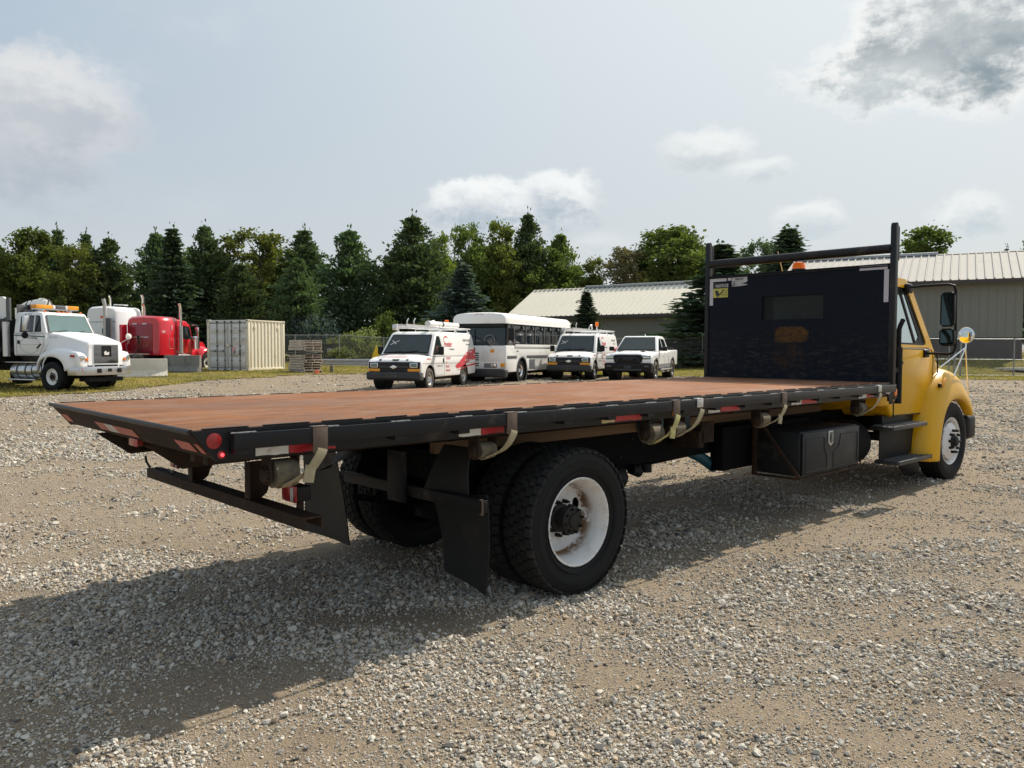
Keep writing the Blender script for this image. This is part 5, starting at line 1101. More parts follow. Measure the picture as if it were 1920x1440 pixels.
TREES = [
    ('pine_tree', 'dark pine cut by the left edge of the photo', 'pine1', 'needle', 2, 466, 48, 62),
    ('broadleaf_tree', 'full green broadleaf tree behind the white crane truck cab', 'broad3', 'leaf', 66, 436, 52, 60),
    ('pine_tree', 'thin ragged pine top poking up between two rounded green trees above the white crane truck', 'pine2', 'needle', 113, 433, 28, 63),
    ('broadleaf_tree', 'olive broadleaf tree above the roof of the white sleeper tractor', 'broad1', 'leaf_y', 146, 458, 46, 59),
    ('pine_tree', 'slim pine tip rising over the olive broadleaf tree', 'pine2', 'needle', 166, 441, 26, 66),
    ('pine_tree', 'dark pine left of the sky gap above the red tractor', 'pine1', 'needle', 208, 451, 46, 60),
    ('pine_tree', 'broad dark pine right of the sky gap above the red tractor', 'pine3', 'needle', 296, 440, 42, 66),
    ('spruce_tree', 'tall pointed dark spruce left of the shipping container', 'spruce1', 'spruce', 327, 425, 48, 59),
    ('pine_tree', 'pale-topped pine directly above the shipping container doors', 'pine1', 'needle', 388, 428, 46, 63),
    ('maple_tree', 'round maple with yellowing top above the shipping container', 'broad1', 'leaf_y', 489, 431, 62, 64),
    ('pine_tree', 'dark low pine in front of the yellowing maple, over the corrugated container side', 'pine3', 'needle', 452, 497, 46, 58),
    ('pine_tree', 'pine with a bare spiky top above the pallet stack', 'pine2', 'needle', 572, 433, 42, 64),
    ('pine_tree', 'bushy low pine in front, right of the container', 'pine1', 'needle', 560, 486, 44, 57),
    ('pine_tree', 'open pine with gaps between its tiers above the guardrail', 'pine3', 'needle', 657, 435, 54, 62),
    ('pine_tree', 'tallest broad white pine above the nearest white van', 'pine1', 'needle', 776, 410, 62, 63),
    ('broadleaf_tree', 'narrow light green tree tucked right of the tallest broad pine', 'broad2', 'leaf_y', 828, 436, 28, 66),
    ('broadleaf_tree', 'light green tree over the windscreen of the bus', 'broad1', 'leaf', 874, 421, 42, 80),
    ('broadleaf_tree', 'tall slender yellow-green tree over the middle of the bus roof', 'broad2', 'leaf_y', 935, 411, 38, 82),
    ('pine_tree', 'dark upright pine over the right half of the bus roof', 'pine1', 'needle', 990, 405, 42, 84),
    ('pine_tree', 'brown-green pine right of the dark upright pine', 'pine3', 'leaf', 1050, 441, 40, 87),
    ('broadleaf_tree', 'low yellowish tree left of the ragged brown tree behind the metal barn', 'broad2', 'leaf_y', 1112, 480, 28, 88),
    ('bare_tree', 'thin ragged brown tree behind the long metal barn', 'sparse', 'leaf_b', 1172, 461, 46, 86),
    ('broadleaf_tree', 'big dense green tree behind the barn, left of the headboard', 'broad3', 'leaf', 1250, 430, 80, 84),
    ('pine_tree', 'dark low pine between the ragged brown tree and the big green tree behind the barn', 'pine3', 'needle', 1205, 474, 46, 90),
    ('broadleaf_tree', 'green tree half hidden by the left post of the headboard', 'broad2', 'leaf', 1302, 449, 46, 86),
    ('broadleaf_tree', 'small yellow-green tree seen just over the left end of the headboard', 'broad2', 'leaf_y', 1365, 470, 34, 88),
    ('spruce_tree', 'spruce rising behind the beacon on the headboard', 'spruce2', 'spruce', 1476, 426, 84, 68),
    ('broadleaf_tree', 'rounded dark tree behind the left slope of the big spruce', 'broad1', 'needle', 1428, 447, 34, 74),
    ('broadleaf_tree', 'round green tree behind the roof ridge of the right barn', 'broad3', 'leaf', 1732, 430, 64, 88),
    ('spruce_tree', 'tiny spruce tip over the right barn roof', 'spruce1', 'spruce', 1881, 461, 16, 96),
    ('pine_tree', 'dark tree tip in the upper right corner above the barn gable', 'pine1', 'needle', 1923, 444, 26, 92),
    ('blue_spruce_tree', 'wide blue-grey spruce close behind the bus and nearest van', 'spruce2', 'bspruce', 868, 494, 66, 54),
    ('spruce_tree', 'small pointed spruce in front of the long metal barn', 'spruce1', 'spruce', 1099, 543, 34, 50.5),
    ('spruce_tree', 'large spruce with spreading tiers standing left of the headboard behind the fence', 'spruce2', 'spruce', 1352, 455, 98, 51.5),
]
for nm, lb, key, mt, u, vt, hp, Y in TREES: put_tree(nm, lb, key, mt, u, vt, hp, Y, GT, NW[key])
# further back: the part of the wood that only fills the gaps
k = 0
BK = [(20, 500), (92, 490), (186, 500), (345, 470), (420, 476), (530, 470), (735, 485), (800, 470), (905, 462), (1020, 470), (1075, 500)]
for u, vt in BK:
    key = ('pine3', 'broad3', 'pine1', 'broad1')[k % 4]; mt = ('needle', 'leaf', 'spruce', 'leaf')[k % 4]
    put_tree('tree', 'dim tree deep in the wood, mostly hidden by the front row', key, mt, u, vt, 52, 84 + (k * 7) % 9, 'dim trees deep in the wood', NW[key]); k += 1
# shrubs and weeds along the fence and under the trees
GS = 'shrubs under the trees along the fence'
SH = [('tall pale weedy shrub behind the fence right of the black bin', 660, 632, 24, 52), ('pale weedy shrub behind the fence next to the nearest van', 690, 625, 22, 53.0), ('light green leafy shrub left of the van roof rack', 722, 602, 24, 56),
      ('weedy shrub directly behind the black bin', 628, 640, 20, 54), ('grey-green bush just right of the container top', 575, 602, 36, 56), ('grey-green bush behind the pallet stack', 612, 608, 30, 57), ('low weeds at the fence foot behind the guardrail', 640, 655, 26, 50.8), ('low weeds at the fence foot beside the van mirror', 700, 650, 24, 51)]
for i, (lb, u, vt, hp, Y) in enumerate(SH): put_tree('shrub', lb, ('shrub1', 'shrub2')[i % 2], ('shrub', 'shrub', 'leaf', 'shrub', 'bspruce', 'bspruce', 'shrub', 'shrub')[i], u, vt, hp, Y, GS, NW[('shrub1', 'shrub2')[i % 2]], cat='shrub')
k = 0
for u in range(-20, 880, 44):
    put_tree('bush', 'dark undergrowth bush at the foot of the wood', ('shrub1', 'shrub2')[k % 2], ('needle', 'leaf', 'spruce')[k % 3], u + random.uniform(-12, 12), 598 + random.uniform(-26, 22), 44, 60 + random.uniform(-1.5, 6), 'undergrowth bushes at the foot of the wood', NW[('shrub1', 'shrub2')[k % 2]], cat='bush'); k += 1

# grass tufts on the verge, one mass
def tufts():
    r = np.random.default_rng(21); n = 150000; x = r.uniform(-30, 36, n); y = 20 + r.random(n) ** 1.2 * 36
    gm = grass_mask(x, y); k = (gm > -0.25) & (np.abs(x) < 0.68 * y + 2) & (r.random(n) < np.clip(0.25 + gm * 0.8, 0.1, 1)) & (r.random(n) < 0.25 + 0.75 * (fbm(x * 0.8, y * 0.8, 3) > 0.45)); x = x[k]; y = y[k]; n = len(x)
    z = ground_z(x, y); h = r.uniform(0.04, 0.12, n) * (0.6 + 0.8 * fbm(x * 0.6, y * 0.6, 3)); a = r.random(n) * 6.283; wv = r.uniform(0.02, 0.05, n)
    dx, dy = np.cos(a) * wv, np.sin(a) * wv; lx, ly = r.normal(0, .04, n), r.normal(0, .04, n)
    V = np.stack([np.stack([x - dx, y - dy, z], 1), np.stack([x + dx, y + dy, z], 1), np.stack([x + lx, y + ly, z + h], 1)], 1).reshape(-1, 3)
    me = bpy.data.meshes.new('grass'); me.from_pydata(V.tolist(), [], np.arange(3 * n).reshape(n, 3).tolist()); me.materials.append(M['blade']); me.update()
    tag(link('grass', me), 'short dry yellow-green grass on the verge', 'grass', kind='stuff')
tufts()

# ------------------------------------------------------------------ fences
def chain_fence(name, label, P0, P1, h, spacing, mid_rail=False, seed=0):
    P0 = Vector(P0); P1 = Vector(P1); ln = (P1 - P0).length; d = (P1 - P0) / ln; n = max(1, round(ln / spacing))
    o = thing(name, label, 'fence', (P0.x, P0.y, gz(P0.x, P0.y)), math.atan2(d.y, d.x)); z0 = gz(P0.x, P0.y)
    def g(s): q = P0 + d * s; return gz(q.x, q.y) - z0
    m = MB(); m.cyl((0, 0, -0.1), (0, 0, h + 0.03), 0.030, None, 10); pm = m.mesh('post', M['fence'])
    for i in range(n + 1): link('post', pm, o, (ln * i / n, 0, g(ln * i / n)))
    for nm, zz in (('top_rail', h - 0.02), ('bottom_rail', 0.06)):
        m = MB(); m.tube([(ln * i / n, 0, g(ln * i / n) + zz) for i in range(n + 1)], 0.021 if nm == 'top_rail' else 0.012, 8); m.build(nm, M['fence'], o)
    if mid_rail: m = MB(); m.tube([(ln * i / n, 0, g(ln * i / n) + h * 0.45) for i in range(n + 1)], 0.018, 8); m.build('mid_rail', M['fence'], o)
    V = []; Fc = []; s = -h; st = 0.075; wr = 0.0045   # crossing wires
    while s < ln:
        for sg in (1, -1):
            a, b = (s, s + h) if sg > 0 else (s + h, s); za, zb = 0.05, h - 0.02
            ta, tb = 0.0, 1.0
            if a < 0 or b < 0 or a > ln or b > ln: continue
            i0 = len(V); ga, gb = g(a), g(b); V += [(a - wr, 0.004 * sg, za + ga), (a + wr, 0.004 * sg, za + ga), (b + wr, 0.004 * sg, zb + gb), (b - wr, 0.004 * sg, zb + gb)]; Fc.append((i0, i0 + 1, i0 + 2, i0 + 3))
        s += st
    m = MB(); m.add(V, Fc); wo_ = m.build('wire_mesh', M['wire'], o, smooth=False); wo_['kind'] = 'stuff'
    return o
chain_fence('chain_link_fence', 'long chain link fence behind the guardrail, vans and pickup, in front of the trees', (-16.5, 50.5, 0), (14.5, 48.8, 0), 1.84, 2.9)
chain_fence('chain_link_fence', 'chain link fence with gate posts on the grass in front of the right barn', (18.6, 39.8, 0), (31, 39.0, 0), 1.87, 3.1, True)
chain_fence('chain_link_fence', 'short return of chain link fence hidden behind the headboard', (14.5, 48.8, 0), (18.6, 39.8, 0), 1.84, 3.2)
for i, x in enumerate((21.95, 22.25)):
    m = MB(); m.cyl((0, 0, -0.1), (0, 0, 2.05), 0.045, None, 12); m.lathe([(2.05, 0.05), (2.08, 0.03), (2.09, 0)], 12, 'z')
    o = m.build('gate_post', M['fence']); o.location = (x, 39.55, gz(x, 39.55)); tag(o, ('left' if i == 0 else 'right') + ' of two thick dark gate posts in the fence under the round mirror', 'post', 'gate posts in the right fence')
# guardrail of beam and posts
gr = thing('guardrail', 'low galvanised steel guardrail left of the nearest van', 'guardrail', (-10.2, 40.0, gz(-8, 40)), 0)
m = MB(); prof = [(0.0, 0.46), (0.035, 0.49), (0.035, 0.55), (0.0, 0.585), (0.0, 0.625), (0.035, 0.66), (0.035, 0.72), (0.0, 0.75)]
m.loft([[(x, -p[0] - 0.08, p[1]) for p in prof] + [(x, -p[0] - 0.084 + 0.008, p[1]) for p in prof[::-1]] for x in (0.0, 3.8, 3.82, 7.6)]); m.build('beam', M['galv_rail'], gr)
m = MB(); m.box(-0.085, 0.085, -0.07, 0.07, -0.2, 0.74); pm = m.mesh('post', M['post_wood'], 0.01)
for x in (1.15, 3.1, 5.0, 6.9): link('post', pm, gr, (x, 0, 0))
m = MB(); m.tube([(0, -0.12, 0.41), (3.0, -0.12, 0.42), (7.6, -0.12, 0.415)], 0.022, 8); m.build('pipe', M['galv'], gr)
# bin, yellow panel, boards on the grass, litter
b = thing('waste_bin', 'black open-topped bin behind the chain link fence', 'bin', (-11.9, 52.5, gz(-11.9, 52.5)))
m = MB(); rg = []
for z, hx, hy in ((0.0, 0.42, 0.36), (0.62, 0.50, 0.42), (0.92, 0.53, 0.45), (0.94, 0.57, 0.48), (1.0, 0.57, 0.48)): rg.append([(-hx, -hy, z + .1), (hx, -hy, z + .1), (hx, hy, z + .1), (-hx, hy, z + .1)])
m.loft(rg, cap1=False); m.xform(Matrix.Diagonal((0.92, 1, 1.15, 1))); m.build('bin_body', M['bin'], b, 0.02)
m = MB(); m.box(-0.16, 0.14, -0.49, -0.455, 0.74, 0.98); m.build('label_plate', M['sticker'], b)
yp = thing('warning_panel', 'yellow pointed panel beside the mirror of the nearest van', 'panel', (-8.15, 47.5, gz(-8.15, 47.5)))
m = MB(); m.prism([(-0.22, 0.62), (0.24, 0.62), (0.20, 1.05), (0.06, 1.38), (-0.10, 0.95)], -0.02, 0.02); m.build('panel', M['yellow_sign'], yp, 0.004); m = MB(); m.box(-0.03, 0.03, 0.021, 0.06, -0.1, 1.2); m.build('stake', M['post_wood'], yp)
for i in range(3):
    m = MB(); m.box(-1.6, 1.6, -0.12, 0.12, 0, 0.06); o = m.build('board', M['wood_boards'], None, 0.005); o.location = (27.2 + (0, -0.35, 0.3)[i], 41.5 + 0.3 * i, gz(27.2, 41.6) + 0.14 + 0.06 * (i == 1)); o.rotation_euler = (0, R(-1), R((-6, 3, -10)[i]))
    tag(o, ('front pale board lying on the grass behind the right fence', 'middle pale board on the grass, raised on the others', 'rear pale board lying on the grass behind the right fence')[i], 'board', 'boards on the grass')
m = MB(); m.box(-1.0, 1.2, -0.25, 0.3, 0.0, 0.13); o = m.build('skid', M['plastic'], None, 0.02); o.location = (27.3, 41.6, gz(27.3, 41.6)); tag(o, 'dark skid under the pale boards on the grass', 'skid')
m = MB(); m.add([(-.14, 0, 0), (.12, -.04, .01), (.14, .05, .10), (-.02, .08, .20), (-.10, .02, .10)], [(0, 1, 4), (1, 2, 4), (2, 3, 4)]); o = m.build('litter', M['orange_tag']); o.location = (-9.25, 37.7, gz(-9.25, 37.7) + 0.04); tag(o, 'crumpled orange scrap lying on the grass by the pallets', 'litter')

# ------------------------------------------------------------------ barns
def barn(name, label, E0, E1, back, ze, zr, zb, wain=0.0, overhang=0.35, vent=None, rm='roof_metal'):
    """eave line E0 -> E1 (left to right); the ridge lies 'back' metres behind"""
    E0 = Vector(E0 + (0,)); E1 = Vector(E1 + (0,)); ln = (E1 - E0).length; d = (E1 - E0) / ln
    o = thing(name, label, 'barn', (E0.x, E0.y, 0), math.atan2(d.y, d.x))
    m = MB(); zw = ze - 0.12
    gab = [(0.3, zb), (2 * back - 0.3, zb), (2 * back - 0.3, zw), (back, zr - 0.12), (0.3, zw)]
    m.prism(gab, 0.30, ln - 0.30, 'x'); wl = m.build('wall', M['wall_metal'], o, smooth=False)
    m = MB(); x = 0.35    # standing ribs of the siding
    while x < ln - 0.32: m.box(x, x + 0.03, 0.284, 0.299, zb + wain, zw - 0.02); x += 0.46
    m.build('siding_rib', M['wall_metal'], wl, smooth=False)['kind'] = 'stuff'
    if wain: m = MB(); m.box(0.29, ln - 0.29, 0.262, 0.283, zb, zb + wain); m.box(0.29, ln - 0.29, 0.245, 0.261, zb + wain - 0.03, zb + wain + 0.03); m.build('wainscot', M['wainscot'], o, smooth=False)
    sl_ = (zr - ze) / back
    for sg in (0, 1):
        m = MB(); y0, y1 = (-overhang, back) if sg == 0 else (2 * back + overhang, back); z0 = ze - sl_ * overhang
        m.add([(-0.3, y0, z0), (ln + 0.3, y0, z0), (ln + 0.3, y1, zr), (-0.3, y1, zr), (-0.3, y0, z0 - 0.07), (ln + 0.3, y0, z0 - 0.07), (ln + 0.3, y1, zr - 0.07), (-0.3, y1, zr - 0.07)], [(0, 1, 2, 3), (7, 6, 5, 4), (0, 4, 5, 1), (1, 5, 6, 2), (2, 6, 7, 3), (3, 7, 4, 0)])
        rf = m.build('roof', M[rm], o, smooth=False)
        if sg == 0:
            m = MB(); x = -0.2; pv = Vector((0, y1 - y0, zr - z0)).normalized(); nz_ = Vector((0, -pv.z, pv.y))
            m.prism([(-0.055, 0), (0.055, 0), (0.025, 0.085), (-0.025, 0.085)], 0, math.hypot(y1 - y0, zr - z0), 'y'); rb = m.mesh('roof_rib', M[rm], smooth=False)
            while x < ln + 0.25:
                link('roof_rib', rb, rf, (x, y0, z0 + 0.001), (math.atan2(zr - z0, y1 - y0), 0, 0)); x += 0.457
    m = MB(); z0 = ze - sl_ * overhang; m.box(-0.3, ln + 0.3, -overhang - 0.02, -overhang - 0.001, z0 - 0.24, z0 + 0.01); m.box(-0.28, ln + 0.28, -overhang, 0.299, z0 - 0.10, z0 - 0.085); m.build('eave_trim', M['trim'], o, smooth=False)
    for x in (-0.32, ln + 0.30):
        m = MB(); m.add([(x, -overhang, z0 + 0.012), (x + .02, -overhang, z0 + 0.012), (x + .02, back, zr + 0.012), (x, back, zr + 0.012), (x, -overhang, z0 - .2), (x + .02, -overhang, z0 - .2), (x + .02, back, zr - .2), (x, back, zr - .2)], [(0, 1, 2, 3), (7, 6, 5, 4), (0, 4, 5, 1), (1, 5, 6, 2), (2, 6, 7, 3), (3, 7, 4, 0)]); m.build('gable_trim', M[rm], o, smooth=False)
    m = MB(); m.prism([(back - 0.18, zr - 0.02), (back, zr + 0.05), (back + 0.18, zr - 0.02)], -0.3, ln + 0.3, 'x'); m.build('ridge_cap', M['roof_metal'], o, smooth=False)
    if vent: m = MB(); m.prism([(back - 0.22, zr + 0.0), (back - 0.22, zr + 0.16), (back, zr + 0.20), (back + 0.22, zr + 0.16), (back + 0.22, zr)], vent[0], vent[1], 'x'); m.build('ridge_vent', M['galv_rail'], o, smooth=False)
    return o
barn('metal_barn', 'long low metal barn with cream ribbed roof behind the bus and pickup', (-0.2, 67.0), (16.0, 55.4), 4.1, 4.45, 6.75, 0.5, 0.0, vent=(5.0, 18.0), rm='roof_cream')
barn('metal_barn', 'taller metal barn with brown wainscot behind the yellow cab', (18.0, 53.4), (30.15, 46.6), 6.0, 5.95, 8.05, 1.10, 1.25, vent=(-0.2, 9.0))

# ------------------------------------------------------------------ concrete barriers, container, pallets
def barrier(x, y, rz, ln, mt, label):
    m = MB(); prof = [(-0.30, 0), (0.30, 0), (0.30, 0.08), (0.115, 0.30), (0.075, 0.81), (-0.075, 0.81), (-0.115, 0.30), (-0.30, 0.08)]
    m.prism(prof, -ln / 2, ln / 2, 'x'); o = m.build('concrete_barrier', M[mt], None, 0.015); o.location = (x, y, gz(x, y)); o.rotation_euler = (0, 0, rz); tag(o, label, 'barrier', 'concrete barriers in front of the red tractor')
# container on the grass
def container():
    o = thing('shipping_container', 'short cream shipping container with grey doors standing on the grass', 'container', (-12.87, 38.95, 0.515), R(-108.45))
    # local: x out of the doors, y to the right of someone looking at... (x forward = door normal, y = left of it), corner nearest the camera at the origin; body runs to -x and -y
    Wd, Ln, H = 2.438, 3.02, 2.55; f = M['cont']
    def bx(nm, x0, x1, y0, y1, z0, z1, mt=f, bv=0.006): return box_part(nm, mt, o, x0, x1, y0, y1, z0, z1, bv)
    for x in (-0.14, -Ln):
        for y in (-0.14, -Wd): bx('corner_post', x, x + 0.14, y, y + 0.14, 0.12, H - 0.12)
    for x in (-0.165, -Ln - 0.012):
        for y in (-0.165, -Wd - 0.012):
            for z in (0.0, H - 0.12):
                m = MB(); m.box(x, x + 0.178, y, y + 0.178, z, z + 0.118); c = m.build('corner_casting', f, o, 0.008)
                m = MB(); m.lathe([(x + 0.180, 0.036), (x + 0.1795, 0.0)], 14, 'x', (0, y + 0.089, z + 0.06)); m.lathe([(y + 0.180, 0.036), (y + 0.1795, 0.0)], 14, 'y', (x + 0.089, 0, z + 0.06)); m.build('casting_hole', M['plastic'], c)
    for y0, y1 in ((-0.06, -0.002), (-Wd + 0.002, -Wd + 0.06)):
        bx('top_rail', -Ln + 0.165, -0.165, y0, y1, H - 0.08, H - 0.01); bx('bottom_rail', -Ln + 0.165, -0.165, y0, y1, 0.03, 0.16)
        m = MB(); x = -Ln + 0.165; pts = []   # trapezoid corrugation
        while x < -0.17:
            for dx, dy in ((0, 0.0), (0.072, 0.0), (0.140, -0.036), (0.212, -0.036)):
                if x + dx < -0.165: pts.append((x + dx, dy))
            x += 0.280
        pts.append((-0.165, 0.0)); yb = y1 - 0.012 if y0 > -1 else y0 + 0.012; sg = 1 if y0 > -1 else -1
        m.loft([[(p[0], yb + sg * p[1], z) for p in pts] for z in (0.14, H - 0.07)], closed=False, cap0=False, cap1=False); m.build('corrugated_side', f, o, smooth=False)
    m = MB(); m.box(-Ln + 0.02, -0.08, -Wd + 0.03, -0.03, H - 0.05, H - 0.03); m.build('roof', f, o); bx('floor', -Ln + 0.03, -0.1, -Wd + 0.05, -0.05, 0.10, 0.14, M['plastic'])
    bx('end_wall', -Ln + 0.02, -Ln + 0.05, -Wd + 0.14, -0.14, 0.14, H - 0.1)
    bx('door_header', -0.12, -0.004, -Wd + 0.165, -0.165, H - 0.15, H - 0.02, M['cont_d']); bx('door_sill', -0.12, -0.004, -Wd + 0.165, -0.165, 0.02, 0.15, M['cont_d'])
    bx('door_gasket', -0.11, -0.05, -Wd + 0.15, -0.15, 0.13, H - 0.12, M['plastic'], 0)
    for y0, y1 in ((-1.205, -0.155), (-Wd + 0.155, -1.232)):
        dd = bx('door', -0.05, -0.018, y0, y1, 0.185, H - 0.185, M['cont_d'])
        m = MB(); hh = (H - 0.37) / 4
        for k in range(4): m.prism([(-0.0176, 0.185 + k * hh + 0.05), (0.006, 0.185 + k * hh + 0.10), (0.006, 0.185 + (k + 1) * hh - 0.10), (-0.0176, 0.185 + (k + 1) * hh - 0.05)], y0 + 0.05, y1 - 0.05)
        m.build('door_panel', M['cont_d'], dd, 0.004)
        for y in (y0 + 0.26, y1 - 0.26) if y0 > -1.3 else (y0 + 0.52 + 0.0, y1 - 0.12): pass
    for y in (-0.48, -0.97, -1.36, -1.82):
        m = MB(); m.cyl((0.028, y, 0.06), (0.028, y, H - 0.06), 0.019, None, 10)
        for z in (0.09, 0.55, 1.25, 2.0, H - 0.11): m.box(-0.003, 0.045, y - 0.045, y + 0.045, z - 0.03, z + 0.03)
        m.build('lock_rod', M['dark_rod'], o)
    for y, ln in ((-1.36, 0.38), (-1.82, 0.38)): m = MB(); m.box(0.046, 0.06, y - ln, y, 0.985, 1.02); m.box(0.046, 0.07, y - 0.12, y - 0.06, 0.96, 1.06); m.build('door_handle', M['dark_rod'], o)
    m = MB(); m.box(0.012, 0.05, -0.53, -0.43, 0.80, 1.06); m.build('lock_box', M['dark_rod'], o, 0.01); bx('cam_keeper', 0.007, 0.05, -1.30, -1.09, 1.22, 1.32, f)
    for z in (0.35, 0.95, 1.6, 2.2):
        for y in (-0.15, -Wd + 0.04): bx('hinge', -0.002, 0.022, y, y + 0.11, z - 0.04, z + 0.04, f)
    for tx, y, z, sz in (('CODU', -0.78 + 0.0, 2.085, 0.115), ('100347  0', -0.435, 2.085, 0.115), ('22G1', -0.435, 1.945, 0.115), ('MAX GR', -0.93, 1.60, 0.085), ('TARE', -0.93, 1.49, 0.085), ('30.480 KG', -0.42, 1.60, 0.06), ('67.200 LB', -0.42, 1.53, 0.06), ('2.180 KG', -0.42, 1.45, 0.06), ('33.2 CU.M', -0.42, 0.93, 0.055), ('1.170 CU.FT', -0.42, 0.86, 0.055), ('NET', -0.42, 1.03, 0.075), ('CAUTION', -0.93, 0.74, 0.08)):
        y0 = y if y != -0.78 else -0.90
        lettering('door_lettering', tx, sz, M['decal_grey'], o, (0.0075, -Wd - y0 if False else y0 + 0.0, z), (0, 1, 0), (0, 0, 1), 0.0008, 0.001, stretch=0.8)
    m = MB(); m.prism([(-0.95, 1.18), (-0.66, 1.20), (-0.90, 0.88)], 0.0065, 0.009, 'x'); m.build('warning_mark', M['decal_pink'], o, smooth=False)
    m = MB(); m.prism([(-0.84, 1.04), (-0.72, 1.04), (-0.76, 0.86), (-0.88, 0.84)], 0.0092, 0.0105, 'x'); m.build('warning_mark', M['decal_grey'], o, smooth=False)
    m = MB(); m.box(0.0065, 0.009, -2.20, -1.90, 1.42, 1.66); m.build('notice_plate', M['decal_white'], o, smooth=False)
    for z in (1.48, 1.55, 1.61): m = MB(); m.box(0.0092, 0.0104, -2.17, -1.95, z, z + 0.012); m.build('print_line', M['decal_grey'], o, smooth=False)
    for x in (-0.55, -2.45):
        m = MB(); m.box(x - 0.06, x + 0.06, 0.001, 0.01, 2.10, 2.28); m.build('side_vent', f, o, 0.002)
    return o
container()
# pallets, one over the other
def pallet_proto():
    o = thing('pallet', 'weathered wooden pallet in the stack beside the container', 'pallet')
    L2, W2 = 0.61, 0.51
    st = MB().box(-L2, L2, -0.018, 0.018, 0.016, 0.105).mesh('stringer', M['pallet_wood'], 0.003)
    bd = MB().box(-0.045, 0.045, -W2, W2, -0.008, 0.008).mesh('deck_board', M['pallet_wood'], 0.002)
    for y in (-W2 + 0.02, 0, W2 - 0.02): link('stringer', st, o, (0, y, 0))
    for i in range(7): link('deck_board', bd, o, (-L2 + 0.05 + i * (2 * L2 - 0.1) / 6, 0, 0.1135))
    for i in range(3): link('deck_board', bd, o, (-L2 + 0.05 + i * (2 * L2 - 0.1) / 2, 0, 0.0075))
    return o
PL = pallet_proto(); px_, py_ = -10.05, 38.7; z = gz(px_, py_) + 0.0; base_rz = R(-38)
WORD = ['bottom pallet of the stack', 'second pallet from the bottom of the stack', 'third pallet from the bottom of the stack', 'fourth pallet from the bottom of the stack', 'fifth pallet from the bottom of the stack', 'sixth pallet from the bottom of the stack', 'seventh pallet from the bottom, just under the plywood sheets', 'lowest of the pallets lying on top of the plywood sheets', 'second pallet above the plywood sheets', 'third pallet above the plywood sheets', 'topmost grey pallet of the stack']
for i in range(11):
    o = PL if i == 0 else copy_tree(PL)
    o['label'] = 'weathered wooden pallet, ' + WORD[i]; o['group'] = 'pallets stacked beside the container'
    if i == 7: z += 0.20
    o.location = (px_ + random.uniform(-.05, .05), py_ + random.uniform(-.05, .05), z); o.rotation_euler = (random.uniform(-.012, .012), random.uniform(-.012, .012), base_rz + random.uniform(-.06, .06)); z += 0.124
    if i == 6: zp = z
for i in range(2):
    m = MB(); m.box(-0.72, 0.66, -0.56, 0.56, 0, 0.012); o = m.build('plywood_sheet', M['plywood'], None, 0.001); o.location = (px_, py_, zp + 0.03 + 0.09 * i); o.rotation_euler = (R(5 if i == 0 else 2), R(-4 + 2 * i), base_rz + 0.05 * i)
    tag(o, ('lower grey plywood sheet sagging across the pallet stack', 'upper grey plywood sheet lying in the pallet stack')[i], 'plywood', 'plywood sheets in the pallet stack')
barrier(-16.1, 33.95, R(25), 2.6, 'concrete', 'pale concrete road barrier right behind the bumper of the white crane truck')
barrier(-15.45, 37.4, R(-6), 1.75, 'concrete_d', 'dark streaked concrete barrier between the pale barrier and the container')
# ------------------------------------------------------------------ parked vehicles: x forward, y left, z up, origin on the ground amidships
def simple_tyre(Rr, w, rin): 
    h = w / 2
    return MB().lathe([(-h * .6, rin), (-h * .9, rin + .02), (-h, rin + .06), (-h * .97, Rr - .05), (-h * .82, Rr - .008), (-h * .7, Rr), (h * .7, Rr), (h * .82, Rr - .008), (h * .97, Rr - .05), (h, rin + .06), (h * .9, rin + .02), (h * .6, rin)], 40)
def spoke_rim(Rr, depth, n, mt, slot=0.13, twin=False):
    m = MB(); m.lathe([(-depth, Rr), (-depth - .006, Rr - .012), (-depth + .02, Rr - .03), (-depth + .06, Rr - .04), (.06, Rr - .04)], 36)
    holes = [(2 * PI * k / n, Rr * 0.62, Rr * 0.20, Rr * slot) for k in range(n)]
    disc_with_holes(m, -depth + .035, Rr - .035, 0.055, holes, .02, 0, 40)
    m.lathe([(-depth + .034, .075), (-depth - .012, .06), (-depth - .018, .05), (-depth - .02, 0)], 20)
    for k in range(6): a = 2 * PI * k / 6 + .3; m.cyl((.10 * math.cos(a), -depth + .04, .10 * math.sin(a)), (.10 * math.cos(a), -depth + .015, .10 * math.sin(a)), .014, None, 6)
    m.mi = [0] * len(m.mi); m.lathe([(-depth + .075, Rr - .04), (-depth + .075, 0)], 24, mi=1)
    return m.mesh('rim', [mt, M['plastic']], angle=35)
def put_wheel(parent, x, y, z, side, tyre, rim, spin=0.0, steer=0.0):
    wl = sub('wheel', parent, (x, y, z), (0, spin, (PI if side > 0 else 0) + steer)); link('tyre', tyre, wl); link('rim', rim, wl)
def arch(xc, r, zc, z_edge, n=10):
    """points of a wheel opening in the bottom edge, front to back"""
    a0 = math.asin((z_edge - zc) / r); return [(xc + r * math.cos(a0 + (PI - 2 * a0) * i / n), zc + r * math.sin(a0 + (PI - 2 * a0) * i / n)) for i in range(n + 1)]
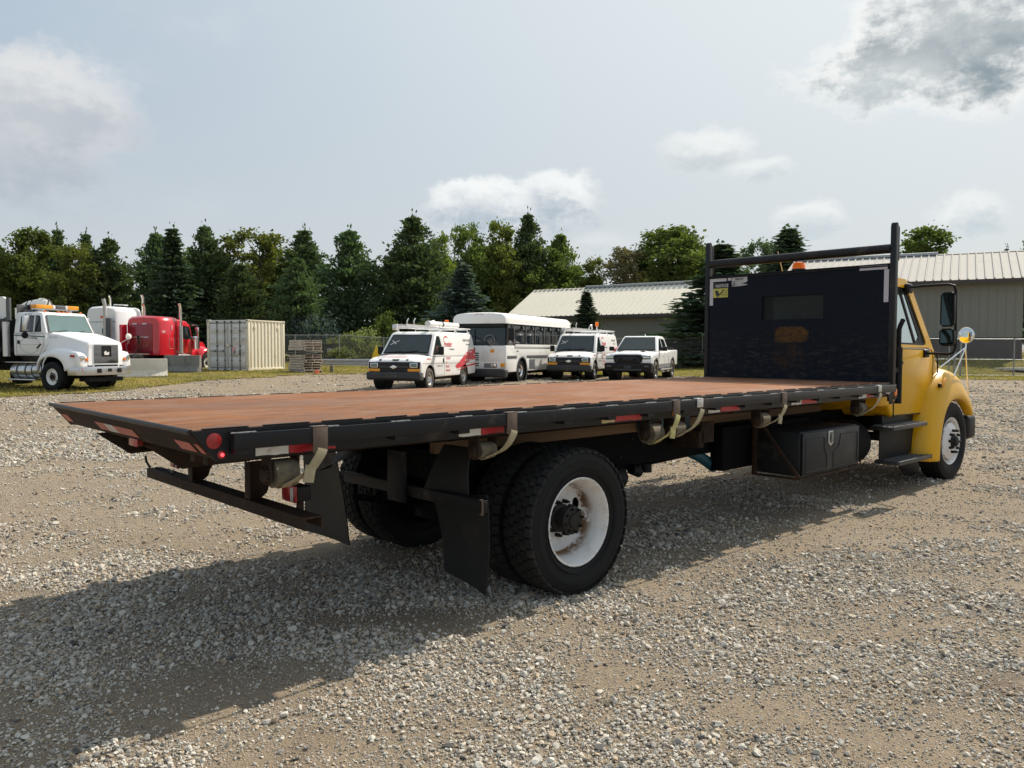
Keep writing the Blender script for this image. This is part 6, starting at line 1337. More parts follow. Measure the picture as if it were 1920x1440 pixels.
class Side:
    """flat, slightly tipped-in side of an upper body: gives 3-D points for (x, z)"""
    def __init__(s, w, zb, zt, inset, cy=0.0): s.w = w; s.zb = zb; s.zt = zt; s.i = inset
    def y(s, z): return s.w - s.i * max(0, (z - s.zb)) / (s.zt - s.zb)
    def P(s, p, sg, off=0.0): return (p[0], sg * (s.y(p[1]) + off), p[1])
    def body(s, m, poly): return m.prism(poly, 0, 1, inset=lambda p, e: (-1 if e == 0 else 1) * s.y(p[1]))
    def plate(s, m, poly, sg, off=0.004, th=0.01):
        n = len(poly); a = [s.P(p, sg, off) for p in poly]; b = [s.P(p, sg, off - th) for p in poly]
        return m.add(a + b, [tuple(range(n)), tuple(range(2 * n - 1, n - 1, -1))] + [(i, n + i, n + (i + 1) % n, (i + 1) % n) for i in range(n)])
    def text(s, parent, tx, size, mt, x, z, sg, off=0.006, **k):
        return lettering('side_lettering', tx, size, M[mt], parent, s.P((x, z), sg, off), (-sg, 0, 0), (0, -sg * 0.0 + (-sg * s.i / (s.zt - s.zb)), 1), **k)
def lerp3(a, b, t): return tuple(a[i] + (b[i] - a[i]) * t for i in range(3))
def quadpt(q, u, v): return lerp3(lerp3(q[0], q[1], u), lerp3(q[3], q[2], u), v)
def plate_on(q, pts, mt, name, parent, off=0.005, th=0.008, bevel=0.0):
    m = MB(); m.panel([quadpt(q, *p) for p in pts], off, th); return m.build(name, M[mt], parent, bevel)

VT = simple_tyre(0.385, 0.25, 0.215).mesh('tyre', M['rubber_d']); VR = spoke_rim(0.222, 0.09, 8, M['alu'], .15)
GV = 'white vans of the same make parked facing the yard'
def van(label, loc, rz, s, clean, tube, hood_text):
    o = thing('utility_van', label, 'van', loc, rz, GV); o.scale = (s, s, s)
    low = Side(1.0, 0.4, 1.16, 0.0); up = Side(1.0, 1.155, 2.06, 0.13)
    m = MB(); bot = [(2.62, 0.44)] + arch(1.86, 0.47, 0.40, 0.44) + arch(-1.56, 0.47, 0.40, 0.44) + [(-2.80, 0.46)]
    m.prism(bot + [(-2.86, 0.62), (-2.86, 1.16), (2.05, 1.16), (2.30, 1.13), (2.55, 1.06), (2.68, 0.96), (2.70, 0.70)], -1.0, 1.0); bd = m.build('body', M[clean], o, 0.035, seg=3)
    for x in (1.86, -1.56):
        
        for sg in (-1, 1): m = MB(); m.lathe([(sg * 0.99, 0.44), (sg * 0.6, 0.44), (sg * 0.6, 0)], 24, 'y', (x, 0, 0.42)); m.build('wheel_well', M['plastic'], o)
    # bonnet: crowned surface
    m = MB(); rr = []
    for x, z, hw in ((1.74, 1.235, 0.93), (2.05, 1.20, 0.93), (2.35, 1.135, 0.92), (2.58, 1.045, 0.90), (2.66, 0.985, 0.88)): rr.append([(x, -hw, z - 0.10), (x, -hw * 0.93, z - 0.02), (x, -hw * 0.55, z + 0.012), (x, 0, z + 0.018), (x, hw * 0.55, z + 0.012), (x, hw * 0.93, z - 0.02), (x, hw, z - 0.10)])
    m.loft(rr); m.build('bonnet', M[clean], o, angle=60)
    m = MB(); gp = [(1.80, 1.15), (-2.86, 1.15), (-2.80, 1.80), (-2.70, 2.00), (-2.5, 2.055), (0.70, 2.065), (0.98, 2.02), (1.06, 1.97)]
    up.body(m, gp); m.build('upper_body', M[clean], o, 0.05, seg=3)
    ws = [(1.765, -0.94, 1.225), (1.765, 0.94, 1.225), (1.075, 0.835, 1.965), (1.075, -0.835, 1.965)]
    plate_on(ws, [(0.035, 0.06), (0.965, 0.06), (0.955, 0.93), (0.93, 0.96), (0.07, 0.96), (0.045, 0.93)], 'plastic', 'windscreen_frame', o, 0.022, 0.02)
    wsg = plate_on(ws, [(0.055, 0.10), (0.945, 0.10), (0.93, 0.92), (0.07, 0.92)], 'glass_b', 'windscreen', o, 0.026, 0.003)
    for a, b, w_ in (((0.10, 0.46), (0.26, 0.66), 0.016), ((0.10, 0.66), (0.22, 0.50), 0.016)) if True else ():
        m = MB(); p = Vector(quadpt(ws, *a)); q = Vector(quadpt(ws, *b)); nz_ = Vector((0.73, 0, 0.68)); m.ribbon([p + nz_ * 0.029, p.lerp(q, .5) + nz_ * 0.0295, q + nz_ * 0.029], tuple((q - p).cross(nz_)), 0.028, 0.002); m.build('chalk_mark', M['decal_white'], o)
    for a, b in (((0.12, 0.08), (0.42, 0.13)), ((0.42, 0.08), (0.75, 0.16))):
        m = MB(); nz_ = Vector((0.73, 0, 0.68)); m.tube([Vector(quadpt(ws, *a)) + nz_ * .04, Vector(quadpt(ws, *b)) + nz_ * .045], 0.011, 6); m.build('wiper', M['plastic'], o)
    m = MB(); m.box(1.70, 1.90, -0.90, 0.90, 1.20, 1.238); m.build('cowl', M['plastic'], o, 0.01)
    for sg in (1, -1):
        m = MB(); wp = [(1.60, 1.235), (0.62, 1.205), (0.60, 1.30), (0.78, 1.86), (0.86, 1.90), (1.06, 1.90)]; up.plate(m, wp, sg, 0.004); m.build('window_frame', M['plastic'], o)
        m = MB(); up.plate(m, [(1.48, 1.275), (0.70, 1.255), (0.68, 1.31), (0.83, 1.83), (0.90, 1.855), (1.05, 1.855)], sg, 0.008); m.build('side_window', M['glass_b'], o)
        m = MB(); dp = [(1.50, 0.55), (1.62, 0.95), (1.60, 1.155), (0.56, 1.155), (0.56, 0.50), (1.36, 0.50)]
        for i in range(len(dp)): m.tube([(dp[i][0], sg * 1.0005, dp[i][1]), (dp[(i + 1) % len(dp)][0], sg * 1.0005, dp[(i + 1) % len(dp)][1])], 0.006, 5)
        m.tube([(0.55, sg * 1.0005, 1.15), (0.52, sg * up.y(1.5), 1.5), (0.75, sg * up.y(1.95), 1.95)], 0.006, 5); m.tube([(0.50, sg * 1.003, 1.16), (-2.82, sg * 1.003, 1.16)], 0.006, 5); m.tube([(2.5, sg * 1.002, 0.93), (-2.82, sg * 1.002, 0.90)], 0.008, 5); m.build('door_line', M['decal_grey'] if sg > 0 else M['decal_grey'], o)
        m = MB(); m.box(0.62, 0.68, *sorted((sg * 1.001, sg * 1.022)), 0.93, 1.10); m.build('door_handle', M['plastic'], o, 0.008)
        mr = sub('mirror', o, (1.30, sg * 0.98, 1.36)); m = MB(); m.box(-0.05, 0.07, *sorted((sg * 0.10, sg * 0.30)), -0.12, 0.16); m.build('mirror_shell', M['plastic'], mr, 0.035); m = MB(); m.tube([(0.03, -0.03 * sg, -0.10), (0.02, sg * 0.12, -0.07)], 0.035, 8); m.build('mirror_arm', M['plastic'], mr)
        # front lamps in the black grille surround
        hl = sub('headlight', o, (2.70, sg * 0.74, 0.865)); m = MB(); m.box(0.0, 0.03, -0.145, 0.145, -0.075, 0.085); m.build('lamp_glass', M['chrome'], hl, 0.012); m = MB(); m.box(0.031, 0.034, -0.12, 0.12, -0.055, 0.065); m.build('lens', M['glass_t'], hl)
        m = MB(); m.box(2.68, 2.735, *sorted((sg * 0.52, sg * 0.965)), 0.655, 0.755); m.build('turn_signal', M['amber'], o, 0.012)
        for x in (1.86, -1.56): put_wheel(o, x, sg * 0.87, 0.385, sg, VT, VR, random.random() * 3, R(2) if x > 0 else 0)
        m = MB(); m.box(-2.865, -2.80, *sorted((sg * 0.90, sg * 0.99)), 1.0, 1.5); m.build('tail_light', M['red_lens'], o, 0.01)
    m = MB(); m.prism([(2.66, 0.63), (2.715, 0.63), (2.715, 0.93), (2.68, 0.985), (2.60, 0.985)], -0.965, 0.965); gr_ = m.build('grille_surround', M['plastic'], o, 0.02)
    m = MB(); m.box(2.716, 2.735, -0.55, 0.55, 0.775, 0.855); m.build('grille_bar', M['bumper'], gr_, 0.008)
    m = MB()
    for z in (0.66, 0.685, 0.71, 0.735, 0.875, 0.90, 0.925): m.box(2.7155, 2.722, -0.52, 0.52, z, z + 0.010)
    m.build('grille_mesh', M['bumper'], gr_)
    m = MB(); a, h_ = 0.075, 0.026   # cross-shaped metal badge
    m.prism([(-0.125, -h_), (-0.055, -h_), (-0.055, -0.055), (0.045, -0.055), (0.055, -h_), (0.115, -h_), (0.125, h_), (0.055, h_), (0.055, 0.055), (-0.045, 0.055), (-0.055, h_), (-0.115, h_)], 2.736, 2.748, 'x'); m.xform(Matrix.Translation((0, 0, 0.815))); m.build('badge', M['chrome'], o, 0.002)
    m = MB(); m.prism([(2.45, 0.36), (2.72, 0.36), (2.80, 0.42), (2.81, 0.60), (2.78, 0.64), (2.45, 0.64)], -1.0, 1.0); m.build('front_bumper', M['bumper'], o, 0.03, seg=3)
    m = MB(); m.box(2.811, 2.816, -0.03, -0.015, 0.50, 0.515); m.box(2.811, 2.816, 0.09, 0.105, 0.50, 0.515); m.build('plate_screw', M['decal_white'], o)
    m = MB(); m.box(-2.98, -2.80, -0.95, 0.95, 0.50, 0.66); m.build('rear_bumper', M['galv'], o, 0.02)
    box_part('underbody', M['plastic'], o, -2.5, 2.4, -0.75, 0.75, 0.32, 0.46)
    # peeling paint over the grille
    for y0, y1 in ((-0.12, 0.16), (0.40, 0.50), (-0.62, -0.50)):
        m = MB(); m.add([(2.56, y0, 1.075), (2.56, y1, 1.075), (2.655, y1 - .03, 1.012), (2.66, (y0 + y1) / 2, 1.006), (2.655, y0 + .05, 1.012)], [(0, 1, 2, 3, 4)]); m.xform(Matrix.Translation((0.004, 0, 0.006))); m.build('bare_primer', M['bumper'], o, smooth=False)
    # lettering
    if hood_text:
        lettering('bonnet_lettering', 'frontier', 0.30, M['decal_pink'], o, (2.40, -0.62, 1.150), (0, 1, 0), (-0.97, 0, 0.25), 0.0006, shear=0.25, stretch=1.05)
    lx = 0.42
    up.text(o, 'frontier', 0.30, 'decal_red', lx - 0.02, 1.52, 1, 0.010, extrude=0.001, bold=0.002, shear=0.12, stretch=0.80)
    m = MB(); cx = lx - 0.25; pts = []
    for k in range(15):
        a = R(200 - k * 11); q = up.P((cx - 0.30 * math.cos(a), 1.62 + 0.27 * math.sin(a)), 1, 0.008); pts.append(q)
    for i in range(len(pts) - 1):
        wd = 0.026 * math.sin(PI * (i + .5) / 14) + 0.004; a, b = pts[i], pts[i + 1]; m.add([(a[0], a[1], a[2] - wd), (b[0], b[1], b[2] - wd), (b[0], b[1], b[2] + wd), (a[0], a[1], a[2] + wd)], [(0, 1, 2, 3)])
    m.build('logo_arc', M['decal_red'], o, smooth=False)
    up.text(o, 'Communications', 0.10, 'decal_grey', lx - 0.42, 1.40, 1, 0.008, stretch=0.8)
    for i, tx in enumerate(('INTERNET', 'TV', 'PHONE', 'WIRELESS')): lettering('side_lettering', tx, 0.12, M['decal_red'], o, (0.40, 1.006, 1.04 - i * 0.145 if i else 1.05), (-1, 0, 0), (0, 0, 1), 0.0008, stretch=0.85)
    lettering('side_lettering', 'frontier.com', 0.11, M['decal_grey'], o, (1.22, 1.006, 0.80), (-1, 0, 0), (0, 0, 1), 0.0008, stretch=0.85)
    lettering('side_lettering', '1-800-921-8101', 0.085, M['decal_red'], o, (2.20, 1.006, 1.055), (-1, 0, 0), (0, 0, 1), 0.0008, stretch=0.75)
    up.text(o, '1-800-921-8101', 0.15, 'decal_grey', -1.55, 1.72, 1, 0.006, stretch=0.9); up.text(o, 'frontier.com', 0.11, 'decal_grey', -1.9, 1.58, 1, 0.006, stretch=0.9)
    # red swoosh with white outlines of screens
    top = [(-0.55, 0.80), (-0.95, 0.93), (-1.35, 1.10), (-1.75, 1.27), (-2.15, 1.385), (-2.55, 1.42), (-2.80, 1.40)]; bot_ = [(-2.84, 0.98), (-2.5, 1.00), (-2.1, 0.95), (-1.7, 0.86), (-1.2, 0.74), (-0.75, 0.69)]
    def SP(p, off): return up.P(p, 1, off) if p[1] > 1.155 else (p[0], 1.0 + off, p[1])
    m = MB(); n = 24
    def cv(c, t): 
        f = t * (len(c) - 1); i = min(int(f), len(c) - 2); return (c[i][0] + (c[i + 1][0] - c[i][0]) * (f - i), c[i][1] + (c[i + 1][1] - c[i][1]) * (f - i))
    bt = bot_[::-1]
    for band in ((0.0, 1.0, 0.005, 'decal_red'),):
        for i in range(n):
            for j in range(6):
                c = []
                for u, v in ((i, j), (i + 1, j), (i + 1, j + 1), (i, j + 1)):
                    a = cv(bt, u / n); b = cv(top, u / n); t = v / 6; c.append(SP((a[0] + (b[0] - a[0]) * t, a[1] + (b[1] - a[1]) * t), 0.006))
                m.add(c, [(0, 1, 2, 3)])
    m.build('red_swoosh', M['decal_red'], o, smooth=False)
    m = MB()
    for i in range(n):
        c = []
        for u, v in ((i, 0.0), (i + 1, 0.0), (i + 1, 1), (i, 1)):
            t = u / n; x = -0.75 - 2.08 * t; zc = 0.66 + 0.24 * t - 0.20 * max(0, t - 0.62) ** 1.2 if t < 2 else 0; wd = 0.012 + 0.07 * t; c.append((x, 1.0065, zc - 0.05 + (wd if v else 0)))
        m.add(c, [(0, 1, 2, 3)])
    m.build('red_swoosh', M['decal_red'], o, smooth=False)
    m = MB()
    for x0, z0, w_, h_ in ((-1.62, 0.98, 0.30, 0.27), (-2.05, 0.98, 0.42, 0.36), (-2.62, 0.98, 0.17, 0.25)):
        t_ = 0.032
        for a in ((x0, z0, w_, t_), (x0, z0 + h_ - t_, w_, t_), (x0, z0, t_, h_), (x0 - w_ + t_, z0, t_, h_)):
            m.add([SP((a[0] - a[2], a[1]), 0.009), SP((a[0], a[1]), 0.009), SP((a[0], a[1] + a[3]), 0.0095), SP((a[0] - a[2], a[1] + a[3]), 0.0095)], [(0, 1, 2, 3)])
    m.build('screen_outline', M['decal_white'], o, smooth=False)
    # roof rack, ladder, beacon, tube
    rk = sub('roof_rack', o); m = MB()
    for x in (0.55, -1.0, -2.4):
        m.tube([(x, -0.86, 2.0), (x, -0.80, 2.20), (x, 0.80, 2.20), (x, 0.86, 2.0)], 0.022, 8); m.box(x - .05, x + .05, -0.88, -0.80, 2.0, 2.10); m.box(x - .05, x + .05, 0.80, 0.88, 2.0, 2.10)
    for y in (-0.80, 0.80): m.tube([(0.9, y, 2.22), (-2.75, y, 2.22)], 0.024, 8)
    m.tube([(0.9, -0.80, 2.22), (0.9, 0.30, 2.22)], 0.02, 8); m.build('rack_bars', M['white'], rk)
    m = MB()
    for y in (-0.72, -0.30): m.box(-2.6, 1.05, y - .02, y + .02, 2.25, 2.34)
    for i in range(11): m.cyl((-2.4 + i * .33, -0.70, 2.295), (-2.4 + i * .33, -0.32, 2.295), 0.018, None, 8)
    for y in (-0.66, -0.38): m.tube([(0.10, y, 2.33), (0.16, y, 2.46), (0.02, y, 2.58)], 0.022, 6)
    m.build('ladder', M['galv'], rk); m = MB(); m.box(0.95, 1.15, -0.80, -0.64, 2.12, 2.32); m.build('ladder_foot', M['alu'], rk, 0.02)
    m = MB(); m.tube([(0.15, 0.25, 2.30), (0.05, 0.28, 2.45), (-0.15, 0.30, 2.48), (-0.25, 0.30, 2.30)], 0.035, 8); m.build('ladder_clamp', M['galv'], rk)
    bc = sub('beacon', o, (-1.15, 0.42, 2.20) if tube else (0.28, 0.66, 2.05)); hb_ = 0.16 if tube else 0.36
    m = MB(); m.cyl((0, 0, 0), (0, 0, hb_), 0.03, None, 8); m.build('beacon_stem', M['white'], bc); m = MB(); m.lathe([(hb_, 0.085), (hb_ + .17, 0.08), (hb_ + .19, 0.05), (hb_ + .19, 0)], 18, 'z'); m.build('beacon_lens', M['beacon'], bc)
    if tube:
        m = MB(); m.lathe([(-1.95, 0.0), (-1.95, 0.10), (0.95, 0.10), (0.96, 0.108), (1.02, 0.108), (1.025, 0.085), (1.0, 0.07), (1.0, 0)], 20, 'x', (0, 0.55, 2.345)); m.build('roof_tube', M['white_g'], o); m = MB(); m.lathe([(0.0, 0.118), (0.09, 0.118)], 18, 'x', (-0.30, 0.55, 2.345)); m.box(-0.30, -0.21, 0.50, 0.60, 2.20, 2.25); m.box(-0.30, -0.24, 0.52, 0.56, 2.45, 2.54); m.build('tube_strap', M['plastic'], o)
    m = MB(); m.tube([(0.55, 0.82, 2.06), (0.55, 0.82, 2.30)], 0.008, 5); m.build('aerial', M['plastic'], o)
    return o
def at(x, y, hx, hy): return (x, y, gz(x, y) - 0.02), math.atan2(hy, hx)
l_, rz_ = (-3.28, 30.02, gz(-3.28, 30.02)), R(-106.8); van('nearest white van with a white tube on its roof and red print on its side', l_, rz_, 1.003, 'white_d', True, True)
l_, rz_ = (3.415, 37.62, gz(3.4, 37.6) - 0.01), R(-110); van('farther white van between the bus and the white pickup, beacon on a stem', l_, rz_, 1.0, 'white_d', False, False)

# ---- bus
def bus(loc, rz, s):
    o = thing('shuttle_bus', 'white shuttle bus with dark windows parked behind the two vans', 'bus', loc, rz); o.scale = (s, s, s)
    hw = 1.2; X0, X1 = 3.9, -4.6
    bot = [(X0 - 0.05, 0.42)] + arch(2.15, 0.56, 0.46, 0.42, 12) + arch(-2.3, 0.56, 0.46, 0.42, 12) + [(X1, 0.45)]
    m = MB(); m.prism(bot + [(X1, 1.52), (X0, 1.52), (X0 + 0.02, 1.0)], -hw, hw); m.build('lower_body', M['white_g'], o, 0.03)
    m = MB(); m.prism([(X0 - 0.06, 1.515), (X1, 1.515), (X1, 2.45), (X0 - 0.22, 2.45)], -hw + 0.03, hw - 0.03); m.build('window_band', M['plastic'], o, 0.02)
    m = MB(); ring = [(-hw, 2.42), (-hw, 2.64), (-hw + 0.05, 2.76), (-hw + 0.18, 2.85), (-hw * 0.5, 2.89), (0, 2.90), (hw * 0.5, 2.89), (hw - 0.18, 2.85), (hw - 0.05, 2.76), (hw, 2.64), (hw, 2.42)]
    rr = []
    for x, sc, dz in ((X0 + 0.06, 0.985, -0.10), (X0 + 0.02, 1.0, -0.04), (X0 - 0.30, 1.0, 0.0), (X1 + 0.15, 1.0, 0.0), (X1 + 0.02, 0.99, -0.03), (X1 - 0.03, 0.96, -0.12)): rr.append([(x, p[0] * sc, max(2.43, p[1] + dz * (p[1] - 2.4) * 2.2)) for p in ring])
    m.loft(rr); m.build('roof', M['white_g'], o, angle=50)
    m = MB(); m.box(X0 + 0.03, X0 + 0.05, -0.20, 0.20, 2.80, 2.825); m.build('marker_lamps', M['red_lens'], o)
    m = MB(); m.box(-1.2, 0.2, -0.35, 0.35, 2.90, 2.96); m.build('roof_hatch', M['decal_grey'], o, 0.02)
    # windscreen, wiper and dash
    q = [(X0 - 0.055, -hw + 0.05, 1.52), (X0 - 0.055, hw - 0.05, 1.52), (X0 - 0.215, hw - 0.08, 2.44), (X0 - 0.215, -hw + 0.08, 2.44)]
    plate_on(q, [(0.01, 0.02), (0.99, 0.02), (0.985, 0.86), (0.015, 0.86)], 'glass_b', 'windscreen', o, 0.008, 0.006)
    m = MB(); m.box(X0 - 0.17, X0 - 0.045, -hw + 0.10, hw - 0.10, 2.30, 2.44); m.build('sign_box', M['plastic'], o)
    for a, b in (((0.38, 0.72), (0.41, 0.02)), ((0.36, 0.42), (0.56, 0.20)), ((0.56, 0.20), (0.74, -0.10))):
        m = MB(); v = Vector((1, 0, .17)); m.tube([Vector(quadpt(q, *a)) + v * .03, Vector(quadpt(q, *b)) + v * .035], 0.018, 6); m.build('wiper', M['plastic'], o)
    m = MB(); m.lathe([(-.02, .235), (0, .255), (.02, .235), (0, .215)], 24, 'x', close=True); m.build('steering_wheel', M['decal_grey'], o, loc=(X0 - 0.035, 0.45, 1.72), rot=(0, R(12), 0))
    # nose: louvres, plate, lamps, hatch
    x_ = X0 + 0.015
    for z in (0.90, 0.99, 1.08, 1.17): box_part('louvre', M['dark_rod'], o, x_ - .01, x_ + .014, -0.62, -0.02, z, z + 0.055)
    for z in (0.66, 0.75): box_part('louvre', M['dark_rod'], o, x_ - .01, x_ + .014, -0.62, -0.02, z, z + 0.055)
    m = MB(); m.box(x_ - .01, x_ + .010, -0.80, 0.10, 0.84, 1.42); m.build('engine_hatch', M['white_g'], o, 0.01); m = MB(); m.box(x_ - .01, x_ + .010, 0.16, 0.92, 0.88, 1.44); m.build('nose_hatch', M['white_g'], o, 0.01)
    lettering('nose_lettering', 'BLUE BIRD', 0.085, M['decal_grey'], o, (x_ + .012, -0.60, 1.32), (0, 1, 0), (0, 0, 1), 0.001)
    m = MB(); m.box(x_ - .01, x_ + .008, -0.85, 0.98, 0.56, 0.84); m.build('nose_panel', M['white_g'], o, 0.01)
    m = MB(); m.box(x_ + .009, x_ + .018, 0.22, 0.80, 0.60, 0.79); m.build('headlight_panel', M['decal_grey'], o, 0.01); hl = sub('headlight', o, (x_ + .02, 0.66, 0.70)); m = MB(); m.box(0, .02, -.13, .11, -.06, .06); m.build('lamp_glass', M['chrome'], hl, 0.01)
    for y, z, sz in ((0.60, 1.30, 0.085), (1.05, 0.72, 0.10), (-1.05, 0.72, 0.10)): m = MB(); m.box(x_ - .01, x_ + .02, y - sz, y + sz, z - .075, z + .075); m.build('amber_lamp', M['amber'], o, 0.015)
    m = MB(); m.box(X0 - 0.2, X0 + 0.14, -hw - 0.01, hw + 0.01, 0.22, 0.55); m.build('front_bumper', M['bumper'], o, 0.05, seg=3)
    for sg in (1, -1):
        def bx(nm, x0, x1, z0, z1, mt, d0=0.001, d1=0.012): m = MB(); m.box(x0, x1, *sorted((sg * (hw + d0), sg * (hw + d1))), z0, z1); return m.build(nm, M[mt], o, 0.003)
        def wx(nm, x0, x1, z0, z1, mt, d0=-0.03, d1=-0.02): m = MB(); m.box(x0, x1, *sorted((sg * (hw + d0), sg * (hw + d1))), z0, z1); return m.build(nm, M[mt], o, 0.002)
        xs_ = [3.00, 1.62, 0.45, -0.72, -1.89, -3.06, -4.1]
        for i in range(6):
            w_ = wx('side_window', xs_[i + 1] + 0.07, xs_[i] - 0.07, 1.62, 2.36, 'glass', -0.031, -0.019)
            m = MB(); m.box(xs_[i + 1] + 0.07, xs_[i] - 0.07, *sorted((sg * (hw - .018), sg * (hw - .010))), 2.02, 2.045); m.build('window_bar', M['dark_rod'], w_)
        for x in xs_: wx('window_post', x - 0.04, x + 0.04, 1.58, 2.40, 'dark_rod', -0.031, -0.008)
        wx('driver_window', 3.08, 3.62, 1.64, 2.38, 'glass', -0.031, -0.019); m = MB(); m.box(3.03, 3.67, *sorted((sg * (hw - .03), sg * (hw - .022))), 1.50, 2.43); m.build('window_frame', M['dark_rod'], o)
        bx('belt_rail', X1 + 0.1, 2.95, 1.44, 1.57, 'white_g', 0.001, 0.030); bx('rub_strip', 2.74, 3.78, 0.98, 1.10, 'dark_rod', 0.001, 0.015); bx('rub_strip', -1.7, 1.55, 0.98, 1.10, 'dark_rod', 0.001, 0.015); bx('rub_strip', X1 + .1, -2.9, 0.98, 1.10, 'dark_rod', 0.001, 0.015)
        bx('vent_panel', 0.55, 1.25, 0.50, 0.92, 'dark_rod', 0.001, 0.004)
        m = MB()
        for k in range(7): m.box(0.58, 1.22, *sorted((sg * (hw + .0045), sg * (hw + .012))), 0.53 + k * .055, 0.56 + k * .055)
        m.build('vent_louvre', M['decal_grey'], o); bx('service_door', 1.35, 1.62, 0.55, 0.98, 'white_g', 0.001, 0.010); bx('door_handle', 2.55, 2.75, 1.27, 1.31, 'plastic'); bx('gutter', X1 + .05, X0 - .3, 2.415, 2.445, 'white', 0.001, 0.035)
        mr = sub('mirror', o, (X0 - 0.05, sg * (hw + 0.20), 1.98)); m = MB(); m.box(-0.06, 0.05, -0.13, 0.13, -0.26, 0.26); m.build('mirror_shell', M['plastic'], mr, 0.03); m = MB(); m.tube([(0, -sg * .22, .42), (0, 0, .40), (0, 0, .2)], 0.018, 6); m.build('mirror_arm', M['plastic'], mr)
        for x in (2.15, -2.3):
            put_wheel(o, x, sg * (hw - 0.16), 0.46, sg, BT, BR); m = MB(); m.lathe([(-.02, .60), (.02, .60), (.02, .545), (-.02, .545)], 32, 'y', (x, sg * (hw + .01), 0.46), close=True); m.xform(Matrix.Identity(4)); m.build('arch_trim', M['dark_rod'], o)
            m = MB(); m.lathe([(sg * (hw - .01), .55), (sg * .7, .55), (sg * .7, 0)], 24, 'y', (x, 0, .46)); m.build('wheel_well', M['plastic'], o)
    box_part('underbody', M['plastic'], o, X1 + .1, X0 - .3, -1.0, 1.0, 0.30, 0.44)
    return o
BT = simple_tyre(0.46, 0.26, 0.25).mesh('tyre', M['rubber']); BR = spoke_rim(0.26, 0.10, 10, M['chrome'], .10)
l_, rz_ = (0.12, 36.6, gz(0.12, 36.6) - 0.02), R(-112.2); bus(l_, rz_, 0.997)

